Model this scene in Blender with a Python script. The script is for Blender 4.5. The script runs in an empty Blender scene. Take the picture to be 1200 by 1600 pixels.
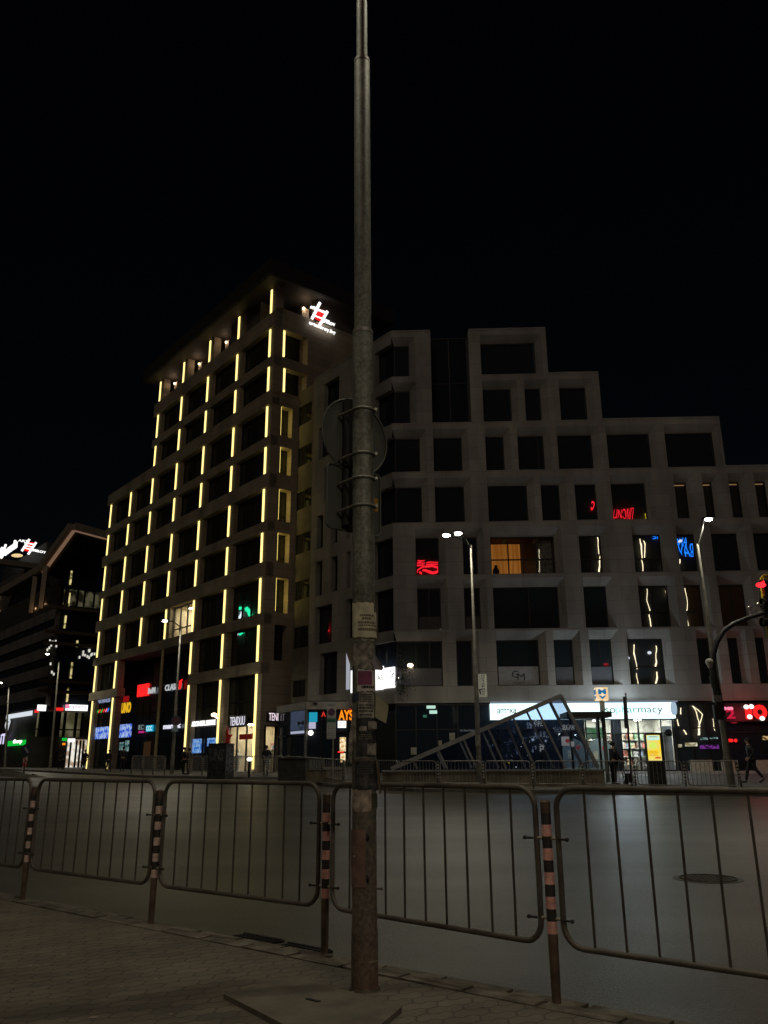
import bpy, bmesh, math, random
from mathutils import Vector, Matrix
random.seed(7)
S = bpy.context.scene
COL = S.collection
R = math.radians
V = Vector

# ------------------------------------------------------------------ camera
F, PITCH, ROLL, EYE = 1283.146, 0.2966511, -0.0052574, 1.32
CAM = V((0, 0, EYE))
_fw = V((0, math.cos(PITCH), math.sin(PITCH)))
_u0 = V((0, -math.sin(PITCH), math.cos(PITCH)))
_r0 = V((1, 0, 0))
_rt = _r0 * math.cos(ROLL) + _u0 * math.sin(ROLL)
_up = -_r0 * math.sin(ROLL) + _u0 * math.cos(ROLL)
cd = bpy.data.cameras.new('camera'); cam = bpy.data.objects.new('camera', cd); COL.objects.link(cam)
cd.sensor_fit = 'VERTICAL'; cd.sensor_height = 36; cd.lens = 36 * F / 1600
cd.clip_start = 0.05; cd.clip_end = 4000
M = Matrix((_rt, _up, -_fw)).transposed().to_4x4(); M.translation = CAM
cam.matrix_world = M
S.camera = cam

def ray(px, py):
    d = _fw + _rt * ((px - 600) / F) - _up * ((py - 800) / F)
    return d / d.y
def at(px, py, Y):
    return CAM + ray(px, py) * Y
def lerp(a, b, t): return a + (b - a) * t
HP = [(-200, -.12), (6, -.12), (30, .02), (35, .10), (41, .22), (47, .45), (55, .60), (65, .70), (85, .85), (140, 1.1), (3000, 1.1)]
def H(y):
    for (a, za), (b, zb) in zip(HP, HP[1:]):
        if y <= b: return lerp(za, zb, (y - a) / (b - a))
    return 1.1
def ground(px, py, dz=0.0):
    d = ray(px, py); y = 3.0
    while y < 400:
        if EYE + d.z * y <= H(y) + dz: break
        y += .05
    return V((d.x * y, y, H(y) + dz))

class Plane:
    """vertical wall: origin, direction u along it, outward normal n"""
    def __init__(s, o, u, n):
        s.o = V((o[0], o[1], 0)); s.u = V((u[0], u[1], 0)).normalized(); s.n = V((n[0], n[1], 0)).normalized()
    def P(s, u, n, z):
        q = s.o + s.u * u + s.n * n; return V((q.x, q.y, z))
    def px(s, x, y, n=0.0):
        d = ray(x, y); o = s.o + s.n * n
        k = (o - V((0, 0, 0))).dot(s.n) / (d.x * s.n.x + d.y * s.n.y)
        q = CAM + d * k
        return (V((q.x, q.y, 0)) - s.o).dot(s.u), q.z

# ------------------------------------------------------------------ materials
MATS = {}
def nodes_of(m):
    m.use_nodes = True; nt = m.node_tree; return nt, nt.nodes, nt.links
def mat(name, base, rough=.7, metal=0., var=.18, scale=6., bump=0., bscale=40., spec=.5, emit=None, es=0., base2=None, coat=0.):
    if name in MATS: return MATS[name]
    m = bpy.data.materials.new(name); nt, N, L = nodes_of(m); b = N['Principled BSDF']
    b.inputs['Roughness'].default_value = rough; b.inputs['Metallic'].default_value = metal
    b.inputs['Specular IOR Level'].default_value = spec; b.inputs['Coat Weight'].default_value = coat
    tc = N.new('ShaderNodeTexCoord')
    nz = N.new('ShaderNodeTexNoise'); nz.inputs['Scale'].default_value = scale; nz.inputs['Detail'].default_value = 5
    L.new(tc.outputs['Object'], nz.inputs['Vector'])
    cr = N.new('ShaderNodeValToRGB')
    c2 = base2 or [max(0, c * (1 - var)) for c in base]
    c1 = base if base2 else [min(1, c * (1 + var)) for c in base]
    cr.color_ramp.elements[0].position = .35; cr.color_ramp.elements[1].position = .65
    cr.color_ramp.elements[0].color = (*c2[:3], 1); cr.color_ramp.elements[1].color = (*c1[:3], 1)
    L.new(nz.outputs['Fac'], cr.inputs['Fac']); L.new(cr.outputs['Color'], b.inputs['Base Color'])
    if bump:
        n2 = N.new('ShaderNodeTexNoise'); n2.inputs['Scale'].default_value = bscale; n2.inputs['Detail'].default_value = 4
        L.new(tc.outputs['Object'], n2.inputs['Vector'])
        bp = N.new('ShaderNodeBump'); bp.inputs['Strength'].default_value = bump; bp.inputs['Distance'].default_value = .01
        L.new(n2.outputs['Fac'], bp.inputs['Height']); L.new(bp.outputs['Normal'], b.inputs['Normal'])
    if emit:
        b.inputs['Emission Color'].default_value = (*emit, 1); b.inputs['Emission Strength'].default_value = es
    MATS[name] = m; return m
def glow(name, col, s, tex=None):
    """a surface that gives off light"""
    if name in MATS: return MATS[name]
    m = bpy.data.materials.new(name); nt, N, L = nodes_of(m); N.clear()
    o = N.new('ShaderNodeOutputMaterial'); e = N.new('ShaderNodeEmission')
    e.inputs['Strength'].default_value = s
    e.inputs['Color'].default_value = (*col, 1)
    if tex:
        tc = N.new('ShaderNodeTexCoord'); nz = N.new('ShaderNodeTexNoise'); nz.inputs['Scale'].default_value = tex[0]
        mp = N.new('ShaderNodeMapping'); mp.inputs['Scale'].default_value = tex[2] if len(tex) > 2 else (1, 1, 1)
        L.new(tc.outputs['Object'], mp.inputs[0]); L.new(mp.outputs[0], nz.inputs['Vector'])
        cr = N.new('ShaderNodeValToRGB'); cr.color_ramp.elements[0].color = (*tex[1], 1); cr.color_ramp.elements[1].color = (*col, 1)
        cr.color_ramp.elements[0].position = .42; cr.color_ramp.elements[1].position = .56
        L.new(nz.outputs['Fac'], cr.inputs['Fac']); L.new(cr.outputs['Color'], e.inputs['Color'])
    m.cycles.emission_sampling = 'FRONT_BACK'
    L.new(e.outputs[0], o.inputs['Surface']); MATS[name] = m; return m
def glass(name, base=(.004, .005, .006), ripple=.5, rough=.02, ior=1.55, rs=.7):
    if name in MATS: return MATS[name]
    m = bpy.data.materials.new(name); nt, N, L = nodes_of(m); b = N['Principled BSDF']
    b.inputs['Base Color'].default_value = (*base, 1); b.inputs['Roughness'].default_value = rough; b.inputs['IOR'].default_value = ior
    tc = N.new('ShaderNodeTexCoord'); nz = N.new('ShaderNodeTexNoise'); nz.inputs['Scale'].default_value = rs; nz.inputs['Detail'].default_value = 1.5
    L.new(tc.outputs['Object'], nz.inputs['Vector'])
    bp = N.new('ShaderNodeBump'); bp.inputs['Strength'].default_value = ripple; bp.inputs['Distance'].default_value = .02
    L.new(nz.outputs['Fac'], bp.inputs['Height']); L.new(bp.outputs['Normal'], b.inputs['Normal'])
    MATS[name] = m; return m
def clear_glass(name, tint=(.9, .92, .95), ior=1.5):
    if name in MATS: return MATS[name]
    m = bpy.data.materials.new(name); nt, N, L = nodes_of(m); N.clear()
    o = N.new('ShaderNodeOutputMaterial'); t = N.new('ShaderNodeBsdfTransparent'); g = N.new('ShaderNodeBsdfGlossy')
    g.inputs['Roughness'].default_value = .01; fr = N.new('ShaderNodeFresnel'); fr.inputs['IOR'].default_value = ior
    tc = N.new('ShaderNodeTexCoord'); nz = N.new('ShaderNodeTexNoise'); nz.inputs['Scale'].default_value = .9
    L.new(tc.outputs['Object'], nz.inputs['Vector'])
    cr = N.new('ShaderNodeValToRGB'); cr.color_ramp.elements[0].color = (*[c * .93 for c in tint], 1); cr.color_ramp.elements[1].color = (*tint, 1)
    L.new(nz.outputs['Fac'], cr.inputs['Fac']); L.new(cr.outputs['Color'], t.inputs['Color'])
    ge = N.new('ShaderNodeNewGeometry'); bk = N.new('ShaderNodeMath'); bk.operation = 'SUBTRACT'; bk.inputs[0].default_value = 1; L.new(ge.outputs['Backfacing'], bk.inputs[1])
    fm = N.new('ShaderNodeMath'); fm.operation = 'MULTIPLY'; L.new(fr.outputs[0], fm.inputs[0]); L.new(bk.outputs[0], fm.inputs[1])
    mx = N.new('ShaderNodeMixShader'); L.new(fm.outputs[0], mx.inputs[0]); L.new(t.outputs[0], mx.inputs[1]); L.new(g.outputs[0], mx.inputs[2])
    L.new(mx.outputs[0], o.inputs['Surface']); MATS[name] = m; return m
def panel_mat(name, base, udir, w=1.9, h=1.7, joint=.5, var=.1, rough=.75):
    """cladding panels with thin dark joints on a vertical wall running along udir"""
    if name in MATS: return MATS[name]
    m = bpy.data.materials.new(name); nt, N, L = nodes_of(m); b = N['Principled BSDF']; b.inputs['Roughness'].default_value = rough
    tc = N.new('ShaderNodeTexCoord')
    dp = N.new('ShaderNodeVectorMath'); dp.operation = 'DOT_PRODUCT'; dp.inputs[1].default_value = (udir[0], udir[1], 0)
    L.new(tc.outputs['Object'], dp.inputs[0])
    sp = N.new('ShaderNodeSeparateXYZ'); L.new(tc.outputs['Object'], sp.inputs[0])
    cb = N.new('ShaderNodeCombineXYZ'); L.new(dp.outputs['Value'], cb.inputs[0]); L.new(sp.outputs['Z'], cb.inputs[1])
    br = N.new('ShaderNodeTexBrick'); br.inputs['Scale'].default_value = 1; br.inputs['Brick Width'].default_value = w; br.inputs['Row Height'].default_value = h
    br.inputs['Mortar Size'].default_value = .014; br.inputs['Mortar Smooth'].default_value = .3
    br.inputs['Color1'].default_value = (*[c * (1 + var) for c in base], 1); br.inputs['Color2'].default_value = (*[c * (1 - var) for c in base], 1)
    br.inputs['Mortar'].default_value = (*[c * joint for c in base], 1)
    L.new(cb.outputs[0], br.inputs['Vector'])
    nz = N.new('ShaderNodeTexNoise'); nz.inputs['Scale'].default_value = .55; nz.inputs['Detail'].default_value = 6
    mp = N.new('ShaderNodeMapping'); mp.inputs['Scale'].default_value = (1, 1, .3); L.new(tc.outputs['Object'], mp.inputs[0]); L.new(mp.outputs[0], nz.inputs['Vector'])
    rr = N.new('ShaderNodeMapRange'); rr.inputs['From Min'].default_value = .3; rr.inputs['From Max'].default_value = .7
    rr.inputs['To Min'].default_value = .62; rr.inputs['To Max'].default_value = 1.2; L.new(nz.outputs['Fac'], rr.inputs['Value'])
    vm = N.new('ShaderNodeVectorMath'); vm.operation = 'SCALE'; L.new(br.outputs['Color'], vm.inputs[0]); L.new(rr.outputs[0], vm.inputs['Scale'])
    L.new(vm.outputs[0], b.inputs['Base Color']); MATS[name] = m; return m

# ------------------------------------------------------------------ mesh builder
ORG = {}
class MB:
    def __init__(s): s.v = []; s.f = []; s.sm = []
    def add(s, vs, fs, smooth=False):
        k = len(s.v); s.v += [V(p) for p in vs]; s.f += [[i + k for i in f] for f in fs]; s.sm += [smooth] * len(fs)
        return s
    def quad(s, a, b, c, d): return s.add([a, b, c, d], [[0, 1, 2, 3]])
    def hexa(s, p):   # 8 corners: bottom loop then top loop
        return s.add(p, [[3, 2, 1, 0], [4, 5, 6, 7], [0, 1, 5, 4], [1, 2, 6, 5], [2, 3, 7, 6], [3, 0, 4, 7]])
    def box(s, pl, u0, u1, n0, n1, z0, z1):
        P = pl.P
        return s.hexa([P(u0, n0, z0), P(u1, n0, z0), P(u1, n1, z0), P(u0, n1, z0), P(u0, n0, z1), P(u1, n0, z1), P(u1, n1, z1), P(u0, n1, z1)])
    def abox(s, x0, x1, y0, y1, z0, z1):
        return s.hexa([V(q) for q in ((x0, y0, z0), (x1, y0, z0), (x1, y1, z0), (x0, y1, z0), (x0, y0, z1), (x1, y0, z1), (x1, y1, z1), (x0, y1, z1))])
    def beam(s, a, b, w, h, up=(0, 0, 1)):
        a = V(a); b = V(b); d = (b - a).normalized(); sd = d.cross(V(up))
        if sd.length < 1e-4: sd = d.cross(V((0, 1, 0)))
        sd.normalize(); t = sd.cross(d).normalized()
        p = [a - sd * w / 2 - t * h / 2, b - sd * w / 2 - t * h / 2, b + sd * w / 2 - t * h / 2, a + sd * w / 2 - t * h / 2]
        return s.hexa(p + [q + t * h for q in p])
    def tube(s, pts, rad, seg=10, cap=True, closed=False):
        pts = [V(p) for p in pts]; n = len(pts)
        rad = rad if isinstance(rad, (list, tuple)) else [rad] * n
        vs = []; ref = None
        for i, p in enumerate(pts):
            if closed: d = (pts[(i + 1) % n] - pts[i - 1])
            else: d = pts[min(i + 1, n - 1)] - pts[max(i - 1, 0)]
            d.normalize()
            if ref is None:
                ref = d.cross(V((0, 0, 1)))
                if ref.length < .05: ref = d.cross(V((0, 1, 0)))
            x = (ref - d * ref.dot(d)).normalized(); ref = x; y = d.cross(x)
            vs += [p + (x * math.cos(2 * math.pi * k / seg) + y * math.sin(2 * math.pi * k / seg)) * rad[i] for k in range(seg)]
        fs = []
        for i in range(n if closed else n - 1):
            j = (i + 1) % n
            for k in range(seg):
                k2 = (k + 1) % seg; fs.append([i * seg + k, i * seg + k2, j * seg + k2, j * seg + k])
        s.add(vs, fs, True)
        if cap and not closed:
            s.add(vs[:seg], [list(range(seg))[::-1]]); s.add(vs[-seg:], [list(range(seg))])
        return s
    def sphere(s, c, r, sq=(1, 1, 1), seg=12):
        c = V(c); vs = []; fs = []; rings = seg // 2
        for i in range(rings + 1):
            th = math.pi * i / rings
            for k in range(seg):
                ph = 2 * math.pi * k / seg
                vs.append(c + V((r * sq[0] * math.sin(th) * math.cos(ph), r * sq[1] * math.sin(th) * math.sin(ph), r * sq[2] * math.cos(th))))
        for i in range(rings):
            for k in range(seg):
                k2 = (k + 1) % seg; fs.append([i * seg + k, (i + 1) * seg + k, (i + 1) * seg + k2, i * seg + k2])
        return s.add(vs, fs, True)
    def prism(s, loop, off):
        """flat polygon given in 3-D, thickened along off"""
        n = len(loop); loop = [V(p) for p in loop]; off = V(off)
        return s.add(loop + [p + off for p in loop], [list(range(n))[::-1], [i + n for i in range(n)]] + [[i, (i + 1) % n, (i + 1) % n + n, i + n] for i in range(n)])
    def text(s, body, o, ux, vy, thick=(0, 0, 0), bold=0.0, spacing=1.0, shear=0.0):
        """lettering fitted into the parallelogram o, o+ux, o+vy"""
        c = bpy.data.curves.new('t', 'FONT'); c.body = body; c.size = 1; c.offset = bold; c.resolution_u = 3; c.space_character = spacing; c.shear = shear
        ob = bpy.data.objects.new('t', c); COL.objects.link(ob)
        dg = bpy.context.evaluated_depsgraph_get(); me = bpy.data.meshes.new_from_object(ob.evaluated_get(dg))
        xs = [v.co.x for v in me.vertices]; ys = [v.co.y for v in me.vertices]
        o = V(o); ux = V(ux); vy = V(vy); th = V(thick)
        if xs:
            x0, x1, y0, y1 = min(xs), max(xs), min(ys), max(ys); dx = max(x1 - x0, 1e-5); dy = max(y1 - y0, 1e-5)
            pts = [o + ux * ((v.co.x - x0) / dx) + vy * ((v.co.y - y0) / dy) for v in me.vertices]
            fs = [list(p.vertices) for p in me.polygons]
            s.add([p + th for p in pts], fs)
            if th.length > 0:
                cnt = {}
                for p in me.polygons:
                    for e in p.edge_keys: cnt[e] = cnt.get(e, 0) + 1
                ed = [e for e, k in cnt.items() if k == 1]
                k = len(pts); s.add(pts + [p + th for p in pts], [[a, b, b + k, a + k] for a, b in ed])
        bpy.data.objects.remove(ob); bpy.data.meshes.remove(me); bpy.data.curves.remove(c); return s
    def build(s, name, m, parent=None, org=None):
        me = bpy.data.meshes.new(name)
        if parent is not None: o = ORG[parent]
        else: o = V(org) if org is not None else V((0, 0, 0))
        me.from_pydata([p - o for p in s.v], [], s.f)
        me.polygons.foreach_set('use_smooth', s.sm); me.update()
        if any(s.sm):
            bm = bmesh.new(); bm.from_mesh(me); bmesh.ops.remove_doubles(bm, verts=bm.verts, dist=1e-5)
            for e in bm.edges:
                if len(e.link_faces) == 2 and e.calc_face_angle(0) > R(40): e.smooth = False
            bm.to_mesh(me); bm.free()
        me.materials.append(m)
        ob = bpy.data.objects.new(name, me); COL.objects.link(ob)
        if parent is not None: ob.parent = parent
        else: ob.location = o
        ORG[ob] = o
        return ob
def thing(name, loc, label, cat, group=None):
    e = bpy.data.objects.new(name, None); COL.objects.link(e); e.location = loc; e.empty_display_size = .2
    ORG[e] = V(loc); return tag(e, label, cat, group)
def tag(o, label=None, cat=None, group=None, kind=None):
    if label: o['label'] = label
    if cat: o['category'] = cat
    if group: o['group'] = group
    if kind: o['kind'] = kind
    return o
def light(name, p, power, col, radius=.15, parent=None, spot=None):
    l = bpy.data.lights.new(name, 'SPOT' if spot else 'POINT'); l.energy = power; l.color = col; l.shadow_soft_size = radius
    if spot: l.spot_size = R(spot); l.spot_blend = .5
    o = bpy.data.objects.new(name, l); COL.objects.link(o)
    if parent is not None: o.parent = parent; o.location = V(p) - ORG[parent]
    else: o.location = p
    return o
ORD = ['first', 'second', 'third', 'fourth', 'fifth', 'sixth', 'seventh', 'eighth', 'ninth', 'tenth', 'eleventh', 'twelfth', 'thirteenth', 'fourteenth', 'fifteenth', 'sixteenth', 'seventeenth', 'eighteenth', 'nineteenth', 'twentieth']

# ------------------------------------------------------------------ world and an added sun lamp standing in for city glow
w = bpy.data.worlds.new('World'); S.world = w; w.use_nodes = True
N, L = w.node_tree.nodes, w.node_tree.links
sky = N.new('ShaderNodeTexSky'); sky.sky_type = 'NISHITA'; sky.sun_disc = False
SUN_EL, SUN_AZ = R(32), R(200)
sky.sun_elevation = SUN_EL; sky.sun_rotation = SUN_AZ
L.new(sky.outputs[0], N['Background'].inputs[0]); N['Background'].inputs[1].default_value = .0004
sl = bpy.data.lights.new('sun', 'SUN'); sl.energy = .15; sl.angle = R(20); sl.color = (1, .88, .70)
so = bpy.data.objects.new('sun', sl); COL.objects.link(so)
sd = V((math.sin(SUN_AZ) * math.cos(SUN_EL), math.cos(SUN_AZ) * math.cos(SUN_EL), math.sin(SUN_EL)))
so.rotation_euler = sd.to_track_quat('Z', 'Y').to_euler()
S.view_settings.view_transform = 'Standard'; S.view_settings.look = 'None'; S.view_settings.exposure = 0; S.view_settings.gamma = 1
S.cycles.use_denoising = True
try: S.cycles.denoiser = 'OPENIMAGEDENOISE'
except Exception: pass
S.cycles.use_light_tree = True; S.cycles.max_bounces = 6; S.cycles.diffuse_bounces = 3; S.cycles.glossy_bounces = 4; S.cycles.transparent_max_bounces = 12
S.cycles.sample_clamp_indirect = 3; S.cycles.caustics_reflective = False; S.cycles.caustics_refractive = False

# ------------------------------------------------------------------ ground materials
def asphalt():
    m = bpy.data.materials.new('asphalt'); nt, N, L = nodes_of(m); b = N['Principled BSDF']
    tc = N.new('ShaderNodeTexCoord')
    n1 = N.new('ShaderNodeTexNoise'); n1.inputs['Scale'].default_value = .35; n1.inputs['Detail'].default_value = 6; n1.inputs['Roughness'].default_value = .6
    n2 = N.new('ShaderNodeTexNoise'); n2.inputs['Scale'].default_value = 70; n2.inputs['Detail'].default_value = 4
    mp = N.new('ShaderNodeMapping'); mp.inputs['Scale'].default_value = (.25, 1, 1); L.new(tc.outputs['Object'], mp.inputs[0])
    L.new(mp.outputs[0], n1.inputs['Vector']); L.new(tc.outputs['Object'], n2.inputs['Vector'])
    c1 = N.new('ShaderNodeValToRGB'); c1.color_ramp.elements[0].position = .3; c1.color_ramp.elements[1].position = .72
    c1.color_ramp.elements[0].color = (.036, .035, .026, 1); c1.color_ramp.elements[1].color = (.084, .079, .057, 1)
    L.new(n1.outputs['Fac'], c1.inputs['Fac'])
    r2 = N.new('ShaderNodeMapRange'); r2.inputs['From Min'].default_value = .3; r2.inputs['From Max'].default_value = .7; r2.inputs['To Min'].default_value = .4; r2.inputs['To Max'].default_value = 1.6
    L.new(n2.outputs['Fac'], r2.inputs['Value'])
    vm = N.new('ShaderNodeVectorMath'); vm.operation = 'SCALE'; L.new(c1.outputs['Color'], vm.inputs[0]); L.new(r2.outputs[0], vm.inputs['Scale'])
    L.new(vm.outputs[0], b.inputs['Base Color'])
    r3 = N.new('ShaderNodeMapRange'); r3.inputs['To Min'].default_value = .50; r3.inputs['To Max'].default_value = .30; L.new(n1.outputs['Fac'], r3.inputs['Value']); L.new(r3.outputs[0], b.inputs['Roughness'])
    bp = N.new('ShaderNodeBump'); bp.inputs['Strength'].default_value = .7; bp.inputs['Distance'].default_value = .010; L.new(n2.outputs['Fac'], bp.inputs['Height']); L.new(bp.outputs[0], b.inputs['Normal'])
    return m
def pavers(name, base, bw, bh, wave=.012, mortar=.008, rough=.8, rot=0.0, bump=.42):
    m = bpy.data.materials.new(name); nt, N, L = nodes_of(m); b = N['Principled BSDF']; b.inputs['Roughness'].default_value = rough
    tc = N.new('ShaderNodeTexCoord'); mp = N.new('ShaderNodeMapping'); mp.inputs['Rotation'].default_value = (0, 0, rot); L.new(tc.outputs['Object'], mp.inputs[0])
    sp = N.new('ShaderNodeSeparateXYZ'); L.new(mp.outputs[0], sp.inputs[0])
    def wob(src, k):
        a = N.new('ShaderNodeMath'); a.operation = 'MULTIPLY'; a.inputs[1].default_value = k; L.new(src, a.inputs[0])
        c = N.new('ShaderNodeMath'); c.operation = 'SINE'; L.new(a.outputs[0], c.inputs[0])
        d = N.new('ShaderNodeMath'); d.operation = 'MULTIPLY'; d.inputs[1].default_value = wave; L.new(c.outputs[0], d.inputs[0]); return d.outputs[0]
    ax = N.new('ShaderNodeMath'); L.new(sp.outputs['X'], ax.inputs[0]); L.new(wob(sp.outputs['Y'], 2 * math.pi / bh), ax.inputs[1])
    ay = N.new('ShaderNodeMath'); L.new(sp.outputs['Y'], ay.inputs[0]); L.new(wob(sp.outputs['X'], 4 * math.pi / bw), ay.inputs[1])
    cb = N.new('ShaderNodeCombineXYZ'); L.new(ax.outputs[0], cb.inputs[0]); L.new(ay.outputs[0], cb.inputs[1])
    br = N.new('ShaderNodeTexBrick'); br.inputs['Scale'].default_value = 1; br.inputs['Brick Width'].default_value = bw; br.inputs['Row Height'].default_value = bh
    br.inputs['Mortar Size'].default_value = mortar; br.inputs['Mortar Smooth'].default_value = .4
    br.inputs['Color1'].default_value = (*[c * 1.12 for c in base], 1); br.inputs['Color2'].default_value = (*[c * .86 for c in base], 1); br.inputs['Mortar'].default_value = (*[c * .55 for c in base], 1)
    L.new(cb.outputs[0], br.inputs['Vector'])
    n1 = N.new('ShaderNodeTexNoise'); n1.inputs['Scale'].default_value = .9; n1.inputs['Detail'].default_value = 7; n1.inputs['Roughness'].default_value = .65; L.new(tc.outputs['Object'], n1.inputs['Vector'])
    rr = N.new('ShaderNodeMapRange'); rr.inputs['From Min'].default_value = .3; rr.inputs['From Max'].default_value = .7; rr.inputs['To Min'].default_value = .5; rr.inputs['To Max'].default_value = 1.35; L.new(n1.outputs['Fac'], rr.inputs['Value'])
    vm = N.new('ShaderNodeVectorMath'); vm.operation = 'SCALE'; L.new(br.outputs['Color'], vm.inputs[0]); L.new(rr.outputs[0], vm.inputs['Scale'])
    L.new(vm.outputs[0], b.inputs['Base Color'])
    n3 = N.new('ShaderNodeTexNoise'); n3.inputs['Scale'].default_value = 30; n3.inputs['Detail'].default_value = 4; L.new(tc.outputs['Object'], n3.inputs['Vector'])
    mm = N.new('ShaderNodeMath'); mm.operation = 'MULTIPLY_ADD'; mm.inputs[1].default_value = .5; L.new(n3.outputs['Fac'], mm.inputs[0])
    iv = N.new('ShaderNodeMath'); iv.operation = 'SUBTRACT'; iv.inputs[0].default_value = 1; L.new(br.outputs['Fac'], iv.inputs[1]); L.new(iv.outputs[0], mm.inputs[2])
    bp = N.new('ShaderNodeBump'); bp.inputs['Strength'].default_value = bump; bp.inputs['Distance'].default_value = .012; L.new(mm.outputs[0], bp.inputs['Height']); L.new(bp.outputs[0], b.inputs['Normal'])
    return m
M_ASPH = asphalt()
M_PAVE = pavers('wavy pavers', (.150, .130, .098), .22, .11, rot=R(-20))
M_PLAZA = pavers('plaza slabs', (.15, .14, .125), .5, .5, wave=0, mortar=.01)
M_KERB = mat('kerb stone', (.145, .128, .10), .9, var=.4, scale=5, bump=.7)
M_FKERB = mat('far kerb stone', (.20, .19, .17), .85, var=.2, scale=2)

# road: one sheet following the rise of the street
xs = [-2500, -600, -200, -100, -60, -30, -15, 0, 15, 30, 60, 100, 200, 600, 2500]
ys = [-400, -60, -10, 0, 6, 12, 18, 24, 30, 32, 35, 38, 41, 44, 47, 51, 55, 60, 65, 75, 85, 110, 140, 300, 900, 2900]
mb = MB()
mb.add([(x, y, H(y)) for y in ys for x in xs], [[j * len(xs) + i, j * len(xs) + i + 1, (j + 1) * len(xs) + i + 1, (j + 1) * len(xs) + i] for j in range(len(ys) - 1) for i in range(len(xs) - 1)], True)
tag(mb.build('road', M_ASPH), kind='structure')

# near pavement and its edge line
def ground0(px, py):
    d = ray(px, py); k = -EYE / d.z; return V((d.x * k, k, 0))
K0, K1 = ground0(0, 1392), ground0(1100, 1598)
KD = (K1 - K0).normalized(); KN = V((-KD.y, KD.x, 0))          # KN points to the road
KC = (K0 + K1) / 2
NP = Plane((KC.x, KC.y), (KD.x, KD.y), (KN.x, KN.y))
mb = MB(); mb.box(NP, -60, 60, -40, -.30, -.3, 0.0)
tag(mb.build('pavement', M_PAVE), kind='structure')
mb = MB(); u = -60.
while u < 60:
    ln = .5 + random.uniform(-.02, .02); j = random.uniform(-.004, .004)
    mb.box(NP, u, u + ln - .03, -.285 + j, -.14 + j, -.3, .004 + j)
    mb.box(NP, u + .2, u + .2 + ln - .03, -.118 + j, 0, -.3, -.012 + j * .7)
    u += .5
tag(mb.build('kerb', M_KERB), kind='structure')

# far kerb and pavement (lofted up to the house fronts)
KP = [(1330, 1246), (1100, 1243), (870, 1240), (650, 1237), (533, 1231), (480, 1223), (434, 1218), (330, 1217), (225, 1215), (100, 1208.5), (37, 1204.5), (-60, 1201)]
kp = [ground(*q) for q in KP]
kp = [V((90, kp[0].y - 2, H(kp[0].y - 2)))] + kp
FRONT = [(95, 46), (36, 48.9), (30, 49.1), (22, 49.4), (14, 49.7), (7, 50.0), (1, 50.2), (-2, 53.5), (-6, 58), (-8.6, 58), (-12, 62), (-18, 70), (-29, 84)]
FRONT = FRONT[:len(kp)]
while len(FRONT) < len(kp): FRONT.append((-45, 104))
FRONT[-1] = (-80, 148)
mb = MB(); rows = []
for k, f in zip(kp, FRONT):
    f = V((f[0], f[1], 0)) + (V((f[0], f[1], 0)) - V((k.x, k.y, 0))).normalized() * 3
    rows.append([V((lerp(k.x, f.x, t), lerp(k.y, f.y, t), 0)) for t in (0, .1, .25, .4, .6, .8, 1)])
def HPV(y): return H(y) + .13
vs = []; fs = []
for r_ in rows:
    for p in r_: vs.append(V((p.x, p.y, HPV(p.y))))
for i in range(len(rows) - 1):
    for j in range(6): fs.append([i * 7 + j, i * 7 + j + 1, (i + 1) * 7 + j + 1, (i + 1) * 7 + j])
mb.add(vs, fs)
tag(mb.build('plaza', M_PLAZA), kind='structure')
mb = MB()
for (a, b) in zip(kp, kp[1:]):
    n = max(1, int((b - a).length / 1.0)); d = (b - a).normalized(); nn = V((d.y, -d.x, 0))
    for i in range(n):
        p = a.lerp(b, i / n); q = a.lerp(b, (i + 1) / n) - d * .015
        o = nn * -.14
        if nn.y > 0: o = nn * .14
        lo = V((0, 0, -.2)); hi = V((0, 0, .134))
        mb.hexa([p - o * .9 + lo, q - o * .9 + lo, q + o * .1 + lo, p + o * .1 + lo, p - o * .9 + hi, q - o * .9 + hi, q + o * .1 + hi, p + o * .1 + hi])
tag(mb.build('far_kerb', M_FKERB), kind='structure')

# ------------------------------------------------------------------ shared building materials
AX = (-.62568, .78008); BX = (.78008, .62568)
M_TOW = panel_mat('tower cladding', (.34, .28, .20), AX, 1.8, .6)
M_TOWB = panel_mat('tower side cladding', (.34, .28, .20), BX, 1.8, .6)
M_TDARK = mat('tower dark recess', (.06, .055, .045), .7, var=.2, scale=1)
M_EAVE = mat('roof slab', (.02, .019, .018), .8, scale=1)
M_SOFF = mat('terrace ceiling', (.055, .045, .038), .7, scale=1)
M_FRAME = mat('dark window frame', (.018, .018, .018), .45, metal=.3, scale=3)
M_GL = glass('dark glass', (.022, .022, .019), ripple=.12)
M_GLB = glass('rippled glass', (.024, .030, .034), rough=.0, ripple=.24, ior=1.75, rs=.55)
M_GLO = glass('olive glass', (.028, .027, .020), ripple=.2)
M_GLC = glass('blue black glass', (.018, .024, .034), ripple=.08)
M_CLR = clear_glass('clear glass')
M_LED = glow('led strip light', (1.0, .80, .27), 1.75)
M_LED2 = glow('hidden led strip light', (1.0, .78, .20), 3.2)
M_WARMB = glow('warm lamp', (1.0, .78, .5), 8)
M_WHITE = glow('white sign light', (1.0, .98, .96), 1.6)
M_WHITE2 = glow('cool white sign light', (.74, .97, .98), 1.7)
M_RED = glow('red sign light', (1.0, .02, .02), 1.1)
M_PINK = glow('pink sign light', (1.0, .25, .4), 1.1)
M_ORG = glow('orange sign light', (1.0, .25, .01), 1.3)
M_YEL = glow('yellow reflection glow', (1.0, .55, .02), .75)
M_GREEN = glow('green sign light', (.01, .7, .06), .7)
M_CYAN = glow('cyan sign light', (.02, .5, .75), .8)
M_BLUE = glow('blue sign light', (.03, .22, 1.0), 1.0)
M_BBOARD = glow('blue picture screen', (.45, .62, 1.0), .75, (2.6, (.03, .10, .75)))
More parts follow.
